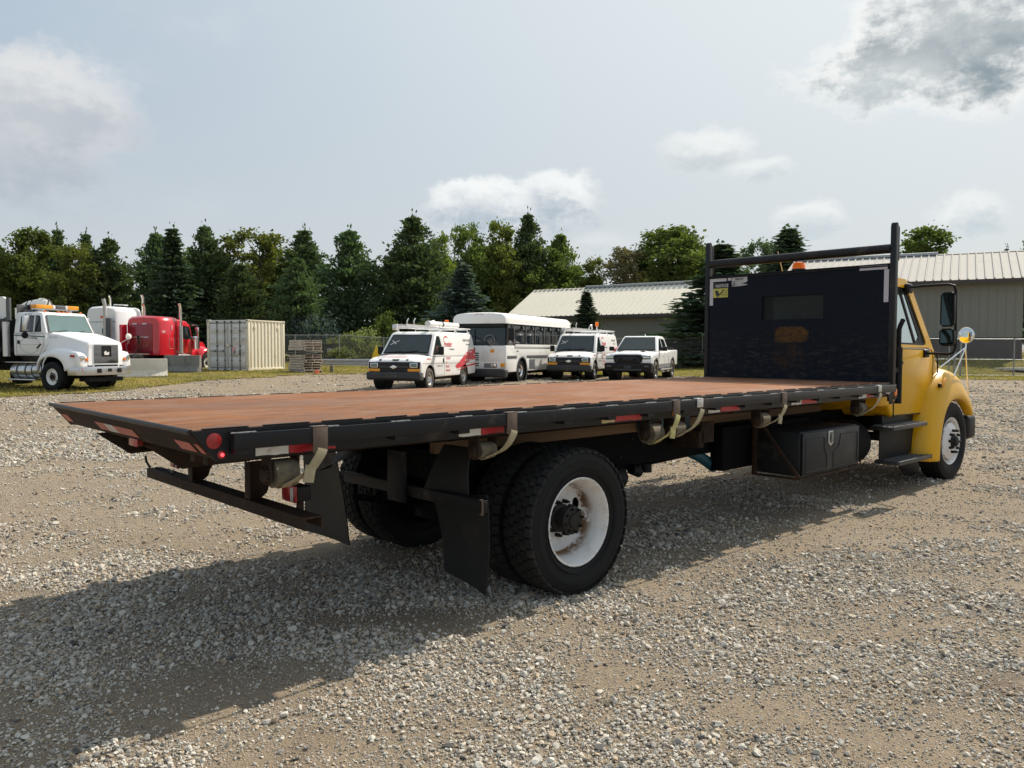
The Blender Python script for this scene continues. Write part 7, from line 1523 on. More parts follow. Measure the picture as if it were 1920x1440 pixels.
# ---- pickup
def pickup(loc, rz, s):
    o = thing('pickup_truck', 'white crew cab pickup with black grille parked beside the farther van', 'pickup truck', loc, rz); o.scale = (s, s, s)
    W2 = 1.02; up = Side(0.98, 1.24, 1.96, 0.20)
    bot = [(2.72, 0.60)] + arch(1.93, 0.50, 0.44, 0.60, 10) + [(1.40, 0.52), (-1.2, 0.52)] + arch(-1.75, 0.50, 0.44, 0.60, 10) + [(-2.92, 0.62)]
    m = MB(); m.prism(bot + [(-2.95, 0.85), (-2.95, 1.33), (-1.15, 1.31), (-0.95, 1.26), (1.55, 1.24), (1.65, 1.20), (2.62, 1.14), (2.80, 1.02), (2.82, 0.80)], -W2, W2); m.build('body', M['white'], o, 0.05, seg=3)
    m = MB(); rr = []
    for x, z, hw in ((1.42, 1.275, 0.90), (1.9, 1.27, 0.92), (2.4, 1.225, 0.92), (2.70, 1.165, 0.88), (2.80, 1.09, 0.84)): rr.append([(x, -hw, z - .12), (x, -hw * .95, z - .03), (x, -hw * .62, z), (x, -hw * .45, z + .03), (x, 0, z + .02), (x, hw * .45, z + .03), (x, hw * .62, z), (x, hw * .95, z - .03), (x, hw, z - .12)])
    m.loft(rr); m.build('bonnet', M['white'], o, angle=60)
    for sg in (1, -1): m = MB(); m.prism([(1.95, 1.295), (2.3, 1.262), (2.3, 1.275), (1.95, 1.318)], *sorted((sg * .40, sg * .58))); m.build('bonnet_scoop', M['plastic'], o, 0.004)
    m = MB(); up.body(m, [(1.40, 1.235), (-1.02, 1.235), (-0.98, 1.50), (-0.80, 1.90), (-0.6, 1.955), (0.30, 1.965), (0.52, 1.93)]); m.build('cab', M['white'], o, 0.05, seg=3)
    q = [(1.40, -0.93, 1.27), (1.40, 0.93, 1.27), (0.57, 0.76, 1.925), (0.57, -0.76, 1.925)]
    plate_on(q, [(0.03, 0.05), (0.97, 0.05), (0.945, 0.94), (0.055, 0.94)], 'plastic', 'windscreen_frame', o, 0.030, 0.03); plate_on(q, [(0.045, 0.09), (0.955, 0.09), (0.93, 0.91), (0.07, 0.91)], 'glass_b', 'windscreen', o, 0.034, 0.003)
    for sg in (1, -1):
        for nm, wp in (('front_window', [(1.12, 1.31), (0.26, 1.30), (0.24, 1.84), (0.50, 1.84)]), ('rear_window', [(0.14, 1.30), (-0.68, 1.31), (-0.62, 1.74), (-0.50, 1.82), (0.12, 1.84)])):
            m = MB(); up.plate(m, wp, sg, 0.005); m.build(nm, M['glass'], o)
        m = MB()
        for x in (0.20, -0.80): m.tube([(x, sg * W2 * 1.0005, 1.22), (x, sg * W2 * 1.0005, 0.58)], 0.006, 5)
        m.tube([(1.30, sg * W2 * 1.0005, 1.2), (1.32, sg * W2 * 1.0005, 0.62)], 0.006, 5); m.build('door_line', M['decal_grey'], o)
        for x in (0.34, -0.64): m = MB(); m.box(x - .09, x + .09, *sorted((sg * (W2 + .001), sg * (W2 + .022))), 1.06, 1.10); m.build('door_handle', M['white'], o, 0.008)
        m = MB(); m.prism([(1.36, 0.525), (-1.16, 0.525), (-1.2, 0.72), (1.3, 0.70)], *sorted((sg * (W2 + .002), sg * (W2 - .02)))); m.build('lower_cladding', M['decal_grey'], o)
        m = MB()
        for xc in (1.93, -1.75):
            a = arch(xc, 0.555, 0.44, 0.56, 14); b = arch(xc, 0.485, 0.44, 0.56, 14)
            for i in range(14): m.add([(a[i][0], sg * (W2 + .018), a[i][1]), (a[i + 1][0], sg * (W2 + .018), a[i + 1][1]), (b[i + 1][0], sg * (W2 + .025), b[i + 1][1]), (b[i][0], sg * (W2 + .025), b[i][1]), (a[i][0], sg * (W2 - .01), a[i][1]), (a[i + 1][0], sg * (W2 - .01), a[i + 1][1]), (b[i + 1][0], sg * (W2 - .06), b[i + 1][1]), (b[i][0], sg * (W2 - .06), b[i][1])], [(0, 1, 2, 3), (0, 4, 5, 1), (3, 2, 6, 7)])
        m.build('arch_flare', M['bumper'], o)
        m = MB(); m.tube([(1.25, sg * (W2 + .06), 0.46), (-1.1, sg * (W2 + .06), 0.46)], 0.035, 8)
        for x in (0.75, -0.35): m.box(x - .22, x + .22, *sorted((sg * (W2 - .02), sg * (W2 + .10))), 0.34, 0.37); m.tube([(x - .2, sg * (W2 + .06), .46), (x - .2, sg * (W2 + .06), .35)], .015, 6); m.tube([(x + .2, sg * (W2 + .06), .46), (x + .2, sg * (W2 + .06), .35)], .015, 6)
        m.build('side_step', M['alu'], o)
        mr = sub('mirror', o, (1.02, sg * 0.98, 1.36)); m = MB(); m.box(-.07, .07, *sorted((sg * .12, sg * .34)), -.07, .12); m.build('mirror_shell', M['plastic'], mr, .03); m = MB(); m.box(-.05, .05, *sorted((-sg * .05, sg * .14)), -.06, -.01); m.build('mirror_arm', M['plastic'], mr)
        hl = sub('headlight', o, (2.72, sg * 0.77, 0.99)); m = MB(); m.prism([(-.20, -.07), (.20, -.06), (.20, .10), (-.20, .09)], 0.0, .10, 'x'); m.build('lamp_glass', M['glass_t'], hl, .02); m = MB(); m.box(.101, .108, -.16, .16, .0, .05); m.build('lamp_bar', M['chrome'], hl, .004)
        for x in (1.93, -1.75):
            put_wheel(o, x, sg * 0.90, 0.42, sg, PT, PR, random.random() * 3); m = MB(); m.lathe([(sg * 1.0, .48), (sg * .6, .48), (sg * .6, 0)], 24, 'y', (x, 0, .44)); m.build('wheel_well', M['plastic'], o)
    m = MB(); m.prism([(-.60, .80), (-.66, 1.05), (-.56, 1.135), (.56, 1.135), (.66, 1.05), (.60, .80), (.45, .755), (-.45, .755)], 2.76, 2.845, 'x'); g_ = m.build('grille', M['plastic'], o, .02)
    m = MB(); fp = [(-.50, .80), (-.42, .98), (-.33, 1.0), (.33, 1.0), (.42, .98), (.50, .80)]
    m.tube([(2.852, p[0], p[1]) for p in fp], .022, 6); m.tube([(2.85, -.60, 1.10), (2.85, .60, 1.10)], .02, 6); m.build('grille_frame', M['bumper'], g_)
    lettering('grille_lettering', 'RAM', 0.12, M['bumper'], g_, (2.853, 0, 0.90), (0, 1, 0), (0, 0, 1), .004, .004, align='CENTER', stretch=1.7)
    m = MB(); m.prism([(2.5, .36), (2.74, .36), (2.88, .44), (2.90, .70), (2.86, .775), (2.5, .775)], -1.03, 1.03); m.build('front_bumper', M['plastic'], o, .04, seg=3)
    m = MB(); m.box(2.901, 2.908, -.62, .62, .44, .52); m.box(2.901, 2.915, -.16, .16, .53, .66); m.build('bumper_inset', M['bumper'], o, .005)
    for y in (-.82, .82): m = MB(); m.box(2.86, 2.905, y - .10, y + .10, .60, .66); m.build('fog_lamp', M['dark_rod'], o, .01)
    m = MB(); m.box(-2.93, -1.18, -.90, .90, 1.325, 1.37); m.build('bed_cover', M['plastic'], o, .02); m = MB(); m.box(-3.08, -2.92, -.98, .98, .55, .72); m.build('rear_bumper', M['plastic'], o, .03)
    box_part('underbody', M['plastic'], o, -2.6, 2.5, -.7, .7, .36, .54); m = MB(); m.lathe([(-.8, .06), (-.15, .07), (-.1, .13), (.1, .13), (.15, .07), (.8, .06)], 14, 'y', (-1.75, 0, .40)); m.build('rear_axle', M['plastic'], o)
    m = MB(); m.tube([(-.4, 0, 1.96), (-.42, 0, 2.06)], .02, 6); m.build('aerial', M['white'], o)
    return o
PT = simple_tyre(0.42, 0.29, 0.235).mesh('tyre', M['rubber_d']); PR = spoke_rim(0.24, 0.10, 6, M['dark_rod'], .17)
l_, rz_ = (6.056, 36.87, gz(6.06, 36.9)), R(-112.4); pickup(l_, rz_, 1.0)

# ---- left edge: white conventional truck with crane and light bar
def work_truck(loc, rz, s):
    o = thing('crane_truck', 'white conventional truck with orange light bar and crane behind the cab', 'truck', loc, rz); o.scale = (s, s, s)
    up = Side(1.0, 1.85, 2.78, 0.12)
    # cab
    m = MB(); m.prism([(0.10, 1.02), (-1.42, 1.02), (-1.45, 1.10), (-1.45, 1.86), (0.42, 1.86), (0.42, 1.40)], -1.0, 1.0); m.build('cab_body', M['white'], o, .03)
    m = MB(); up.body(m, [(0.46, 1.85), (-1.45, 1.85), (-1.45, 2.70), (-1.38, 2.78), (-0.2, 2.80), (0.08, 2.76)]); m.build('upper_cab', M['white'], o, .05, seg=3)
    q = [(0.455, -.93, 1.88), (0.455, .93, 1.88), (0.13, .84, 2.70), (0.13, -.84, 2.70)]
    plate_on(q, [(.02, .02), (.98, .02), (.965, .97), (.035, .97)], 'plastic', 'windscreen_frame', o, .03, .02); plate_on(q, [(.04, .05), (.96, .05), (.945, .94), (.055, .94)], 'glass_t', 'windscreen', o, .034, .003)
    for a, b in (((.15, .03), (.42, .14)), ((.60, .03), (.82, .13))): m = MB(); v = Vector((.9, 0, .4)); m.tube([Vector(quadpt(q, *a)) + v * .05, Vector(quadpt(q, *b)) + v * .05], .012, 6); m.build('wiper', M['plastic'], o)
    for sg in (1, -1):
        m = MB(); up.plate(m, [(0.18, 1.92), (-1.10, 1.92), (-1.12, 2.60), (-1.05, 2.66), (-0.06, 2.66), (0.02, 2.60)], sg, .004); m.build('window_frame', M['plastic'], o)
        m = MB(); up.plate(m, [(-0.30, 1.96), (-1.05, 1.96), (-1.07, 2.60), (-0.32, 2.61)], sg, .008); m.build('side_window', M['glass'], o); m = MB(); up.plate(m, [(0.12, 1.97), (-0.22, 1.97), (-0.24, 2.61), (-0.06, 2.61)], sg, .008); m.build('quarter_light', M['glass'], o); m = MB(); up.plate(m, [(-.23, 1.94), (-.29, 1.94), (-.31, 2.64), (-.25, 2.64)], sg, .012); m.build('window_post', M['white'], o)
        m = MB(); dp = [(0.06, 1.06), (0.32, 1.40), (0.32, 1.84), (-1.30, 1.84), (-1.28, 1.06)]
        for i in range(5): m.tube([(dp[i][0], sg * 1.001, dp[i][1]), (dp[(i + 1) % 5][0], sg * 1.001, dp[(i + 1) % 5][1])], .007, 5)
        m.build('door_line', M['decal_grey'], o)
        m = MB(); m.prism([(0.40, 1.70), (-1.44, 1.77), (-1.44, 1.81), (0.40, 1.74)], *sorted((sg * 1.002, sg * 1.008))); m.build('side_stripe', M['teal'], o, smooth=False)
        m = MB(); pts = [(-0.48 + .58 * math.cos(2 * PI * k / 28), sg * 1.003, 1.40 + .30 * math.sin(2 * PI * k / 28)) for k in range(29)]; m.tube(pts, .005, 4, caps=False); m.tube([(0.1, sg * 1.003, 1.40), (-1.06, sg * 1.003, 1.40)], .005, 4); m.build('faded_emblem', M['decal_grey'], o)
        m = MB(); m.box(-1.22, -1.08, *sorted((sg * 1.002, sg * 1.02)), 1.42, 1.58); m.build('door_handle', M['plastic'], o, .01)
        mr = sub('mirror', o, (-0.35, sg * 1.22, 2.28)); m = MB(); m.box(-.06, .05, -.11, .11, -.26, .28); m.build('mirror_shell', M['alu'], mr, .03); m = MB(); m.tube([(0, -sg * .24, .34), (0, 0, .34), (0, 0, -.5), (.25, -sg * .22, -.50)], .014, 6); m.lathe([(-.02, .12), (.02, .11), (.04, 0)], 16, 'x', (-.06, 0, -.40)); m.build('mirror_arm', M['plastic'], mr)
    # bonnet and wings
    m = MB(); rr = []
    for x, hw, zt, zb in ((0.30, .90, 1.93, 1.0), (0.75, .88, 1.88, 1.0), (1.30, .82, 1.74, .98), (1.75, .76, 1.60, .90), (1.97, .73, 1.53, .72), (2.02, .70, 1.44, .70)):
        rr.append([(x, -hw * 1.04, zb), (x, -hw, zt - .20), (x, -hw * .95, zt - .07), (x, -hw * .84, zt - .005), (x, 0, zt + .025), (x, hw * .84, zt - .005), (x, hw * .95, zt - .07), (x, hw, zt - .20), (x, hw * 1.04, zb)])
    m.loft(rr); m.build('bonnet', M['white'], o, angle=32)
    for sg in (1, -1):
        def Y(v): return sg * v
        m = MB(); rings = []
        ar = [(0.12, 0.50), (0.14, .66), (0.22, .80), (0.40, .92), (0.62, .98), (0.86, .98), (1.08, .92), (1.25, .80), (1.34, .64), (1.36, .52)]
        cr_ = [(0.04, .56), (0.06, .80), (0.14, 1.00), (0.36, 1.16), (0.70, 1.26), (1.05, 1.28), (1.40, 1.24), (1.66, 1.14), (1.84, .96), (1.88, .60)]
        for a, c in zip(ar, cr_):
            rings.append([(a[0], Y(1.05), a[1]), (a[0], Y(1.17), a[1]), (a[0] * .6 + c[0] * .4, Y(1.175), a[1] * .6 + c[1] * .4), (c[0], Y(1.10), c[1] - .02), (c[0], Y(.98), c[1] + .02), (c[0] - .05 * (c[0] > 1.5), Y(.70), c[1] + .06)])
        m.loft(rings, closed=False, cap0=False, cap1=False); f = m.build('wing', M['white'], o, angle=70); md = f.modifiers.new('s', 'SUBSURF'); md.levels = 1; md.render_levels = 1; md = f.modifiers.new('t', 'SOLIDIFY'); md.thickness = .01
        m = MB(); m.prism([(1.36, .62), (2.02, .62), (2.00, 1.02), (1.88, 1.16), (1.50, 1.18)], *sorted((Y(.70), Y(1.10)))); m.build('wing_front', M['white'], o, .08, seg=3)
        hl = sub('headlight', o, (2.0, Y(.96), .96)); m = MB(); m.lathe([(0.0, .0), (.0, .105), (.03, .10), (.045, 0)], 20, 'x'); m.build('lamp_glass', M['chrome'], hl, loc=(0, 0, 0), rot=(0, 0, sg * R(24)))
        m = MB(); m.box(1.70, 1.84, *sorted((Y(1.11), Y(1.185))), .98, 1.06); m.build('side_lamp', M['red_lens'], o, .012); m = MB(); m.lathe([(0, .06), (.02, .05), (.03, 0)], 16, 'x', (2.02, Y(.78), .90)); m.build('turn_signal', M['orange_lens'], o)
        m = MB(); m.lathe([(Y(1.02), .56), (Y(.6), .56), (Y(.6), 0)], 24, 'y', (.72, 0, .56)); m.build('wheel_well', M['plastic'], o)
        put_wheel(o, .72, Y(1.02), .525, sg, WT, WR); put_wheel(o, -3.6, Y(1.0), .525, sg, WT, WR)
        # tank, step rails
        m = MB(); m.lathe([(-1.40, 0), (-1.40, .27), (-1.36, .29), (-.40, .29), (-.36, .27), (-.36, 0)], 24, 'x', (0, Y(.82), .72)); m.lathe([(-1.08, .297), (-1.0, .297)], 24, 'x', (0, Y(.82), .72), mi=1); m.lathe([(-.66, .297), (-.58, .297)], 24, 'x', (0, Y(.82), .72), mi=1); m.build('fuel_tank', [M['alu'], M['dark_rod']], o); m = MB(); m.lathe([(-.30, 0), (-.30, .29), (-.02, .29), (0.05, .2), (0.05, 0)], 24, 'x', (0, Y(.80), .74)); m.build('air_cleaner', M['alu'], o)
        m = MB(); m.box(-1.6, -.02, *sorted((Y(.70), Y(1.12))), 1.0, 1.03); m.box(-1.5, -.10, *sorted((Y(.85), Y(1.14))), .38, .43); m.build('step', M['alu'], o, .008)
        m = MB(); m.tube([(0.36, Y(1.08), .40), (0.28, Y(1.12), .75), (0.34, Y(1.15), 1.0), (0.52, Y(1.16), 1.22)], .025, 6); m.build('wing_stay', M['white'], o)
    m = MB(); m.tube([(0.20, -1.18, 1.28), (0.44, -1.18, 1.44)], .03, 6); m.build('bonnet_latch', M['plastic'], o); lettering('bonnet_lettering', 'FL112', .10, M['decal_grey'], o, (0.50, -.905, 1.66), (1, 0, 0), (0, 0, 1), .001, stretch=1.2)
    m = MB(); m.box(2.0, 2.03, -.56, .56, .60, 1.45); fr = m.build('grille_frame', M['white'], o, .02); m = MB(); m.box(2.031, 2.04, -.50, .50, .77, 1.40); m.build('grille_back', M['plastic'], fr)
    m = MB()
    for k in range(15):
        z = .80 + k * .040
        if 4 < k < 14:
            for y0, y1 in ((-.50, -.22), (.20, .50)): MB().box(2.041, 2.055, y0, y1, z, z + .020).build('grille_bar', M['chrome'], fr)
        else: MB().box(2.041, 2.055, -.50, .50, z, z + .020).build('grille_bar', M['chrome'], fr)
    m = MB(); m.box(2.031, 2.045, -.48, .48, .63, .72); m.build('grille_slot', M['plastic'], fr)
    m = MB(); m.prism([(-.08, 1.05), (.10, 1.05), (.12, 1.16), (.03, 1.13), (-.02, 1.2), (-.10, 1.14)], 2.042, 2.05, 'x'); m.build('broken_core', M['decal_white'], fr, smooth=False)
    m = MB(); m.prism([(1.55, -1.16), (1.95, -1.12), (2.16, -.72), (2.20, 0), (2.16, .72), (1.95, 1.12), (1.55, 1.16), (1.55, 1.12), (1.92, 1.08), (2.08, .7), (2.08, -.7), (1.92, -1.08), (1.55, -1.12)], .40, .66, 'z'); bp = m.build('front_bumper', M['alu'], o, .012)
    for y in (-.42, 0, .42): m = MB(); m.box(2.155, 2.205, y - .08, y + .08, .47 + (.03 if y == 0 else 0), .60); m.build('bumper_hole', M['plastic'], bp, .004)
    m = MB(); m.panel([(2.045, -.98, .62), (2.09, -.84, .62), (2.09, -.84, .52), (2.045, -.98, .52)], .02, .004); m.build('orange_tag', M['orange_tag'], o); m = MB(); m.panel([(2.02, -1.03, .60), (2.06, -.93, .56), (2.06, -.93, .45), (2.00, -1.06, .45)], .02, .004); m.build('white_tag', M['decal_white'], o)
    m = MB(); m.tube([(1.75, .78, 1.42), (1.95, 1.05, 1.66)], .012, 6); m.build('mirror_arm', M['chrome'], o); m = MB(); m.lathe([(0, .13), (.03, .12), (.06, 0)], 20, 'x', (1.93, 1.07, 1.76)); m.lathe([(-.002, .125), (-.015, 0)], 20, 'x', (1.93, 1.07, 1.76)); m.build('round_mirror', M['decal_white'], o)
    # roof: light bar and marker lamps
    lb = sub('light_bar', o, (-0.45, 0, 2.86)); 
    for y0, y1, mt in ((-.86, -.22, 'amber'), (-.21, -.10, 'decal_white'), (-.09, .30, 'dark_rod'), (.31, .40, 'decal_white'), (.41, .86, 'amber')): m = MB(); m.box(-.14, .14, y0, y1, .06, .20); m.build('lamp_section', M[mt], lb, .02)
    m = MB(); m.box(-.10, .10, -.6, -.5, -.06, .06); m.box(-.10, .10, .5, .6, -.06, .06); m.box(-.13, .13, -.85, .85, .03, .058); m.build('bar_mount', M['alu'], lb)
    for y in (-.72, -.18, 0, .18, .72): m = MB(); m.lathe([(0, .06), (.03, .055), (.05, 0)], 14, 'z', (.0, y, 2.79)); m.build('marker_lamp', M['orange_lens'], o)
    # stack, body, crane
    m = MB(); m.cyl((-1.66, -1.02, 1.22), (-1.66, -1.02, 2.45), .12, None, 16); m.build('exhaust_shield', M['alu'], o); m = MB(); m.cyl((-1.66, -1.02, 2.45), (-1.66, -1.02, 3.30), .085, None, 16); m.build('exhaust_stack', M['dark_rod'], o)
    box_part('frame', M['frame'], o, -5.5, 1.9, -.43, .43, .70, .98); box_part('body_front', M['frame'], o, -5.4, -1.85, -1.22, 1.22, 1.02, 2.55, .02); m = MB(); m.lathe([(-1.0, .06), (1.0, .06)], 12, 'y', (.93, 0, .5)); m.build('front_axle', M['frame'], o); m = MB(); m.box(1.5, 2.0, -.7, .7, .36, .5); m.build('tow_bar', M['frame'], o)
    m = MB(); m.cyl((-2.6, .1, 2.56), (-2.6, .1, 3.0), .22, None, 16); m.tube([(-2.6, .1, 3.0), (-2.1, .05, 3.12), (-1.4, .02, 3.17), (-.85, 0, 3.14)], [.12, .13, .14, .12], 14); m.lathe([(-1.35, .175), (-1.15, .175)], 16, 'x', (0, .02, 3.165)); m.build('crane_boom', M['white_g'], o)
    m = MB(); m.lathe([(-.10, .42), (.0, .42), (.0, .0)], 28, 'y', (-2.35, -.75, 2.95)); m.lathe([(-.10, .42), (-.10, .0)], 28, 'y', (-2.35, -.75, 2.95)); m.build('hose_reel', M['white_g'], o)
    m = MB()
    for k in range(6): m.tube([(-2.2 + k * .25, -.2 + .08 * (k % 3), 2.85), (-2.0 + k * .25, -.05, 3.22 + .05 * (k % 2)), (-1.7 + k * .22, .1, 2.95)], .028, 6)
    m.build('hoses', M['plastic'], o); m = MB(); m.box(-2.0, -1.9, -.5, .5, 2.56, 3.1); m.box(-1.75, -1.55, -.4, .5, 2.60, 2.9); m.build('crane_base', M['dark_rod'], o, .02); m = MB(); m.tube([(-.8, .45, 2.8), (-.82, .47, 3.7)], .008, 5); m.build('aerial', M['plastic'], o)
    return o
WT = simple_tyre(0.525, 0.29, 0.285).mesh('tyre', M['rubber'])
def steel_rim():
    m = MB(); m.lathe([(-.10, .29), (-.105, .28), (-.085, .265), (-.04, .25), (-.04, .24)], 36); disc_with_holes(m, -.042, .245, .09, [(R(-50) + k * R(180), .185, .03, .036) for k in range(2)]); m.lathe([(-.045, .16), (-.07, .15), (-.07, .06)], 28)
    m.lathe([(-.0715, .14), (-.0716, .105)], 28, mi=1); m.lathe([(-.07, .085), (-.13, .08), (-.135, 0)], 20, mi=1)
    for k in range(10): a = 2 * PI * k / 10; m.cyl((.125 * math.cos(a), -.07, .125 * math.sin(a)), (.125 * math.cos(a), -.10, .125 * math.sin(a)), .016, None, 6, 1)
    return m.mesh('rim', [M['white_g'], M['rusty']], angle=35)
WR = steel_rim()
l_, rz_ = (-15.99, 28.55, gz(-16, 28.5) - 0.05), R(-21.7); CT = work_truck(l_, rz_, 0.99)
def reshape(o):   # the cab of this truck sits high and is short; wheels, tanks and frame stay where they are
    keep = ('wheel', 'tyre', 'rim', 'fuel_tank', 'air_cleaner', 'step', 'frame', 'front_axle', 'tow_bar', 'exhaust_shield', 'body_front', 'wing_stay')
    zf = lambda z: float(np.interp(z, [0, .34, .40, .66, 1.42, 1.88, 2.70, 5], [.1, .48, .58, .88, 1.66, 2.05, 2.70, 5])); xf = lambda x: float(np.interp(x, [-9, -3, -1.45, .46, .9, 9], [-9, -2.7, -1.30, .32, .85, 9]))
    for ch in list(o.children):
        if ch.name.split('.')[0] in keep: continue
        if ch.type == 'EMPTY': ch.location.z = zf(ch.location.z); ch.location.x = xf(ch.location.x)
        elif ch.type == 'MESH':
            for v in ch.data.vertices: v.co.z = zf(v.co.z); v.co.x = xf(v.co.x)
            for g in ch.children:
                for v in g.data.vertices: v.co.z = zf(v.co.z); v.co.x = xf(v.co.x)
reshape(CT)

# ---- the two road tractors behind it, seen from their rear right
def tractor(name, label, loc, rz, s, paint, tall):
    o = thing(name, label, 'semi truck', loc, rz, 'road tractors parked nose away'); o.scale = (s, s, s)
    zt = 3.55 if tall else 3.02; hw = 1.06
    xr = -1.6; xf = -0.15 if not tall else 0.2     # sleeper from xr to xf
    m = MB(); rr = []
    for x, sc, dz in ((xr, .93, -.10), (xr + .14, 1, 0), (xf - .1, 1, 0), (xf, .97, -.05)):
        h = hw * sc; z1 = zt + dz; rr.append([(x, -h, .98), (x, -h, z1 - .30), (x, -h + .08, z1 - .08), (x, -h + .30, z1), (x, 0, z1 + .04), (x, h - .30, z1), (x, h - .08, z1 - .08), (x, h, z1 - .30), (x, h, .98)])
    m.loft(rr); m.build('sleeper', M[paint], o, .0, angle=45)
    m = MB(); m.prism([(xf - .05, 1.05), (xf + 1.15, 1.05), (xf + 1.25, 1.80), (xf + 1.0, 2.62), (xf + .7, 2.82), (xf - .05, 2.90 if not tall else 3.2)], -1.0, 1.0); m.build('cab', M[paint], o, .06, seg=3)
    m = MB(); rr = []
    for x, h, z in ((xf + 1.1, .90, 1.86), (xf + 1.7, .82, 1.80), (xf + 2.6, .70, 1.68), (xf + 2.75, .66, 1.55)): rr.append([(x, -h, .8), (x, -h, z - .15), (x, -h * .85, z), (x, h * .85, z), (x, h, z - .15), (x, h, .8)])
    m.loft(rr); m.build('bonnet', M[paint], o, angle=50)
    for sg in (1, -1):
        m = MB(); m.prism([(xf + .25, 1.85), (xf + 1.18, 1.83), (xf + .92, 2.52), (xf + .25, 2.58)], *sorted((sg * 1.004, sg * .99))); m.build('side_window', M['glass'], o); 
        m = MB(); rg = []
        for i in range(11):
            a = PI * (1.02 - i / 10 * 1.04); c_, s_ = math.cos(a), math.sin(a); xc = xf + 2.25
            rg.append([(xc + .58 * c_, sg * 1.18, .58 + .58 * s_), (xc + .66 * c_, sg * 1.17, .58 + .70 * s_), (xc + .74 * c_, sg * 1.0, .58 + .80 * s_), (xc + .72 * c_, sg * .65, .60 + .90 * s_)])
        m.loft(rg, closed=False, cap0=False, cap1=False); m.build('mudguard', M[paint], o, angle=70)
        put_wheel(o, xf + 2.25, sg * 1.02, .525, sg, WT, WR); 
        for x in (-3.2, -4.5): put_wheel(o, x, sg * .95, .525, sg, WT, WR)
        yx = sg * (hw + .12); zz = zt + (.55 if not tall else .55); xe = xf + .02
        m = MB(); m.cyl((xe, yx, 1.05), (xe, yx, 2.55), .105, None, 16); m.build('exhaust_shield', M['galv'], o); m = MB(); m.tube([(xe, yx, 2.5), (xe, yx, zz), (xe - .10, yx, zz + .20)], .075, 14, caps=False); m.build('exhaust_stack', M['chrome'], o); m = MB(); m.lathe([(zz + .1, .070), (zz + .1, 0)], 12, 'z', (xe - .05, yx, 0)); m.build('stack_end', M['plastic'], o)
        m = MB(); m.lathe([(1.30, 0), (1.30, .19), (1.95, .19), (2.0, .12), (2.0, 0)], 20, 'z', (xf + 1.35, sg * 1.10, 0)); m.build('air_cleaner', M['chrome'], o)
        mr = sub('mirror', o, (xf + 1.15, sg * 1.35, 2.25)); m = MB(); m.box(-.05, .04, -.10, .10, -.24, .24); m.build('mirror_shell', M['chrome'], mr, .02); m = MB(); m.tube([(0, -sg * .35, .38), (.0, sg * .02, .36), (.0, sg * .02, -.40), (0, -sg * .33, -.42)], .015, 6); m.build('mirror_arm', M['chrome'], mr)
        m = MB(); m.lathe([(xf - .7, 0), (xf - .7, .30), (xf + 1.0, .30), (xf + 1.0, 0)], 22, 'x', (0, sg * .85, .75)); m.build('fuel_tank', M['alu'], o)
        if not tall:
            m = MB(); m.box(-.86, -.56, *sorted((sg * (hw + .002), sg * (hw + .012))), 1.35, 1.85); m.build('locker_door', M[paint], o, .004); m = MB(); pts = [(-.88, 1.33), (-.54, 1.33), (-.54, 1.87), (-.88, 1.87), (-.88, 1.33)]; m.tube([(p[0], sg * (hw + .004), p[1]) for p in pts], .008, 5); m.build('door_seal', M['decal_pink'], o); m = MB(); m.box(-.74, -.64, *sorted((sg * (hw + .001), sg * (hw + .02))), 2.30, 2.55); m.build('sleeper_vent', M['decal_pink'], o, .008)
            m = MB(); m.box(-1.42, -1.18, *sorted((sg * (hw + .002), sg * (hw + .006))), 2.15, 2.28); m.build('orange_tag', M['decal_pink'], o); m = MB(); m.box(-.35, -.20, *sorted((sg * (hw + .01), sg * (hw + .02))), 1.1, 1.2); m.build('step_lamp', M['chrome'], o)
        else:
            m = MB(); m.box(-1.3, -1.05, *sorted((sg * (hw + .002), sg * (hw + .008))), 1.9, 2.2); m.build('sleeper_window', M['glass'], o)
    box_part('frame', M['frame'], o, -5.2, xf + 2.6, -.43, .43, .70, .96)
    # rear of the sleeper
    if not tall:
        m = MB(); m.box(xr - .018, xr - .002, -.60, .86, 1.05, 2.62); m.build('back_panel', M['maroon'], o, .003)
        for y in (-.12, .50): m = MB(); m.box(xr - .03, xr - .019, y - .14, y + .14, 2.60, 2.66); m.build('tail_reflector', M['decal_white'], o)
        m = MB(); m.tube([(xr - .09, -.40, 1.92), (xr - .09, .62, 1.92)], .016, 6); m.tube([(xr - .09, -.40, 1.92), (xr - .02, -.40, 1.96)], .014, 6); m.tube([(xr - .09, .62, 1.92), (xr - .02, .62, 1.96)], .014, 6); m.build('hose_rail', M['chrome'], o)
        for k in range(3): m = MB(); m.tube([(xr - .10, .22 + k * .05, 2.0), (xr - .16, .10 + k * .02, 1.7), (xr - .18, -.05 + k * .24, 1.35), (xr - .10, .45 - k * .25, 1.08)], .018, 6); m.build('air_hose', M['plastic'], o)
        m = MB(); m.lathe([(1.15, .085), (1.55, .085), (1.62, .03), (1.68, .03), (1.68, 0)], 14, 'z', (xr - .12, .98, 0)); m.build('fire_extinguisher', M['maroon'], o); m = MB(); m.box(xr - .02, xr - .001, .87, 1.0, 1.6, 2.1); m.build('grab_rail', M['decal_pink'], o)
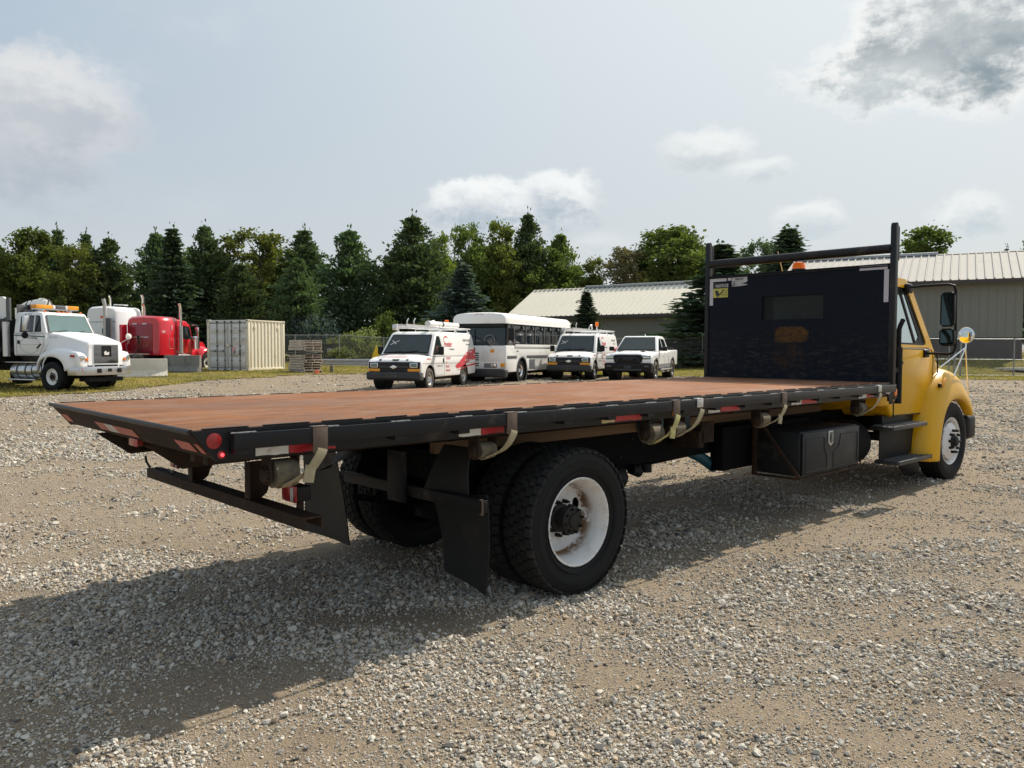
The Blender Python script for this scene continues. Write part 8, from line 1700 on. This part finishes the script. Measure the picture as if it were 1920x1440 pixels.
        m = MB(); m.loft([[(x, y, z) for y, z in ((-.9, 1.02), (.2, 1.02), (.2, 1.06), (-.9, 1.06))] for x in (-4.2, -2.2)]); m.build('deck_plate', M['alu'], o); m = MB(); m.prism([(-1.65, 2.60), (-1.65, 1.2), (-2.05, 1.2), (-2.05, 2.58)], .95, 1.12); m.build('side_fairing', M[paint], o, .03)
        m = MB(); rg = []
        for i in range(7):
            a = PI * i / 6; rg.append([(-3.85 + 1.35 * math.cos(a) , y, .62 + .58 * math.sin(a) ** .5) for y in (.72, 1.20)])
        m.loft(rg, closed=False, cap0=False, cap1=False); m.build('rear_mudguard', M['white'], o)
    else:
        m = MB(); m.cyl((xr - .25, -.78, 1.1), (xr - .25, -.78, 2.9), .15, None, 16); m.build('exhaust_shield', M['dark_rod'], o); m = MB(); m.tube([(xr - .35, -.62, 1.2), (xr - .35, -.62, 3.65), (xr - .40, -.58, 3.95)], .10, 14); m.build('exhaust_stack', M['galv'], o)
        m = MB(); m.box(xr - .012, xr - .002, -.25, .05, 2.92, 3.05); m.build('orange_tag', M['orange_tag'], o)
        for y in (-.12, .72): m = MB(); m.box(xr - .012, xr - .002, y - .06, y + .06, 2.05, 2.35); m.build('rear_vent', M['plastic'], o)
        m = MB(); m.box(xr - .010, xr - .001, -1.0, 1.0, 2.70, 2.73); m.build('panel_seam', M['decal_grey'], o); m = MB(); m.tube([(xr - .1, -.6, 2.5), (xr - .2, -.7, 1.9), (xr - .1, -.2, 1.4)], .02, 6); m.build('air_hose', M['plastic'], o)
        m = MB(); m.tube([(-1.2, -.5, zt + .02), (-1.2, -.5, zt + .12), (-.2, -.5, zt + .14)], .03, 8); m.tube([(-.9, .2, zt + .03), (-.9, .2, zt + .15)], .02, 6); m.build('roof_horn', M['chrome'], o)
    return o
l_, rz_ = (-18.3, 42.0, 0.36), R(73.6); tractor('semi_tractor', 'red sleeper tractor seen from behind, over the concrete barriers', l_, rz_, 0.962, 'red', False)
l_, rz_ = (-21.4, 44.05, 0.42), R(71.2); tractor('semi_tractor', 'white high-roof sleeper tractor half hidden behind the white crane truck', l_, rz_, 0.967, 'white', True)
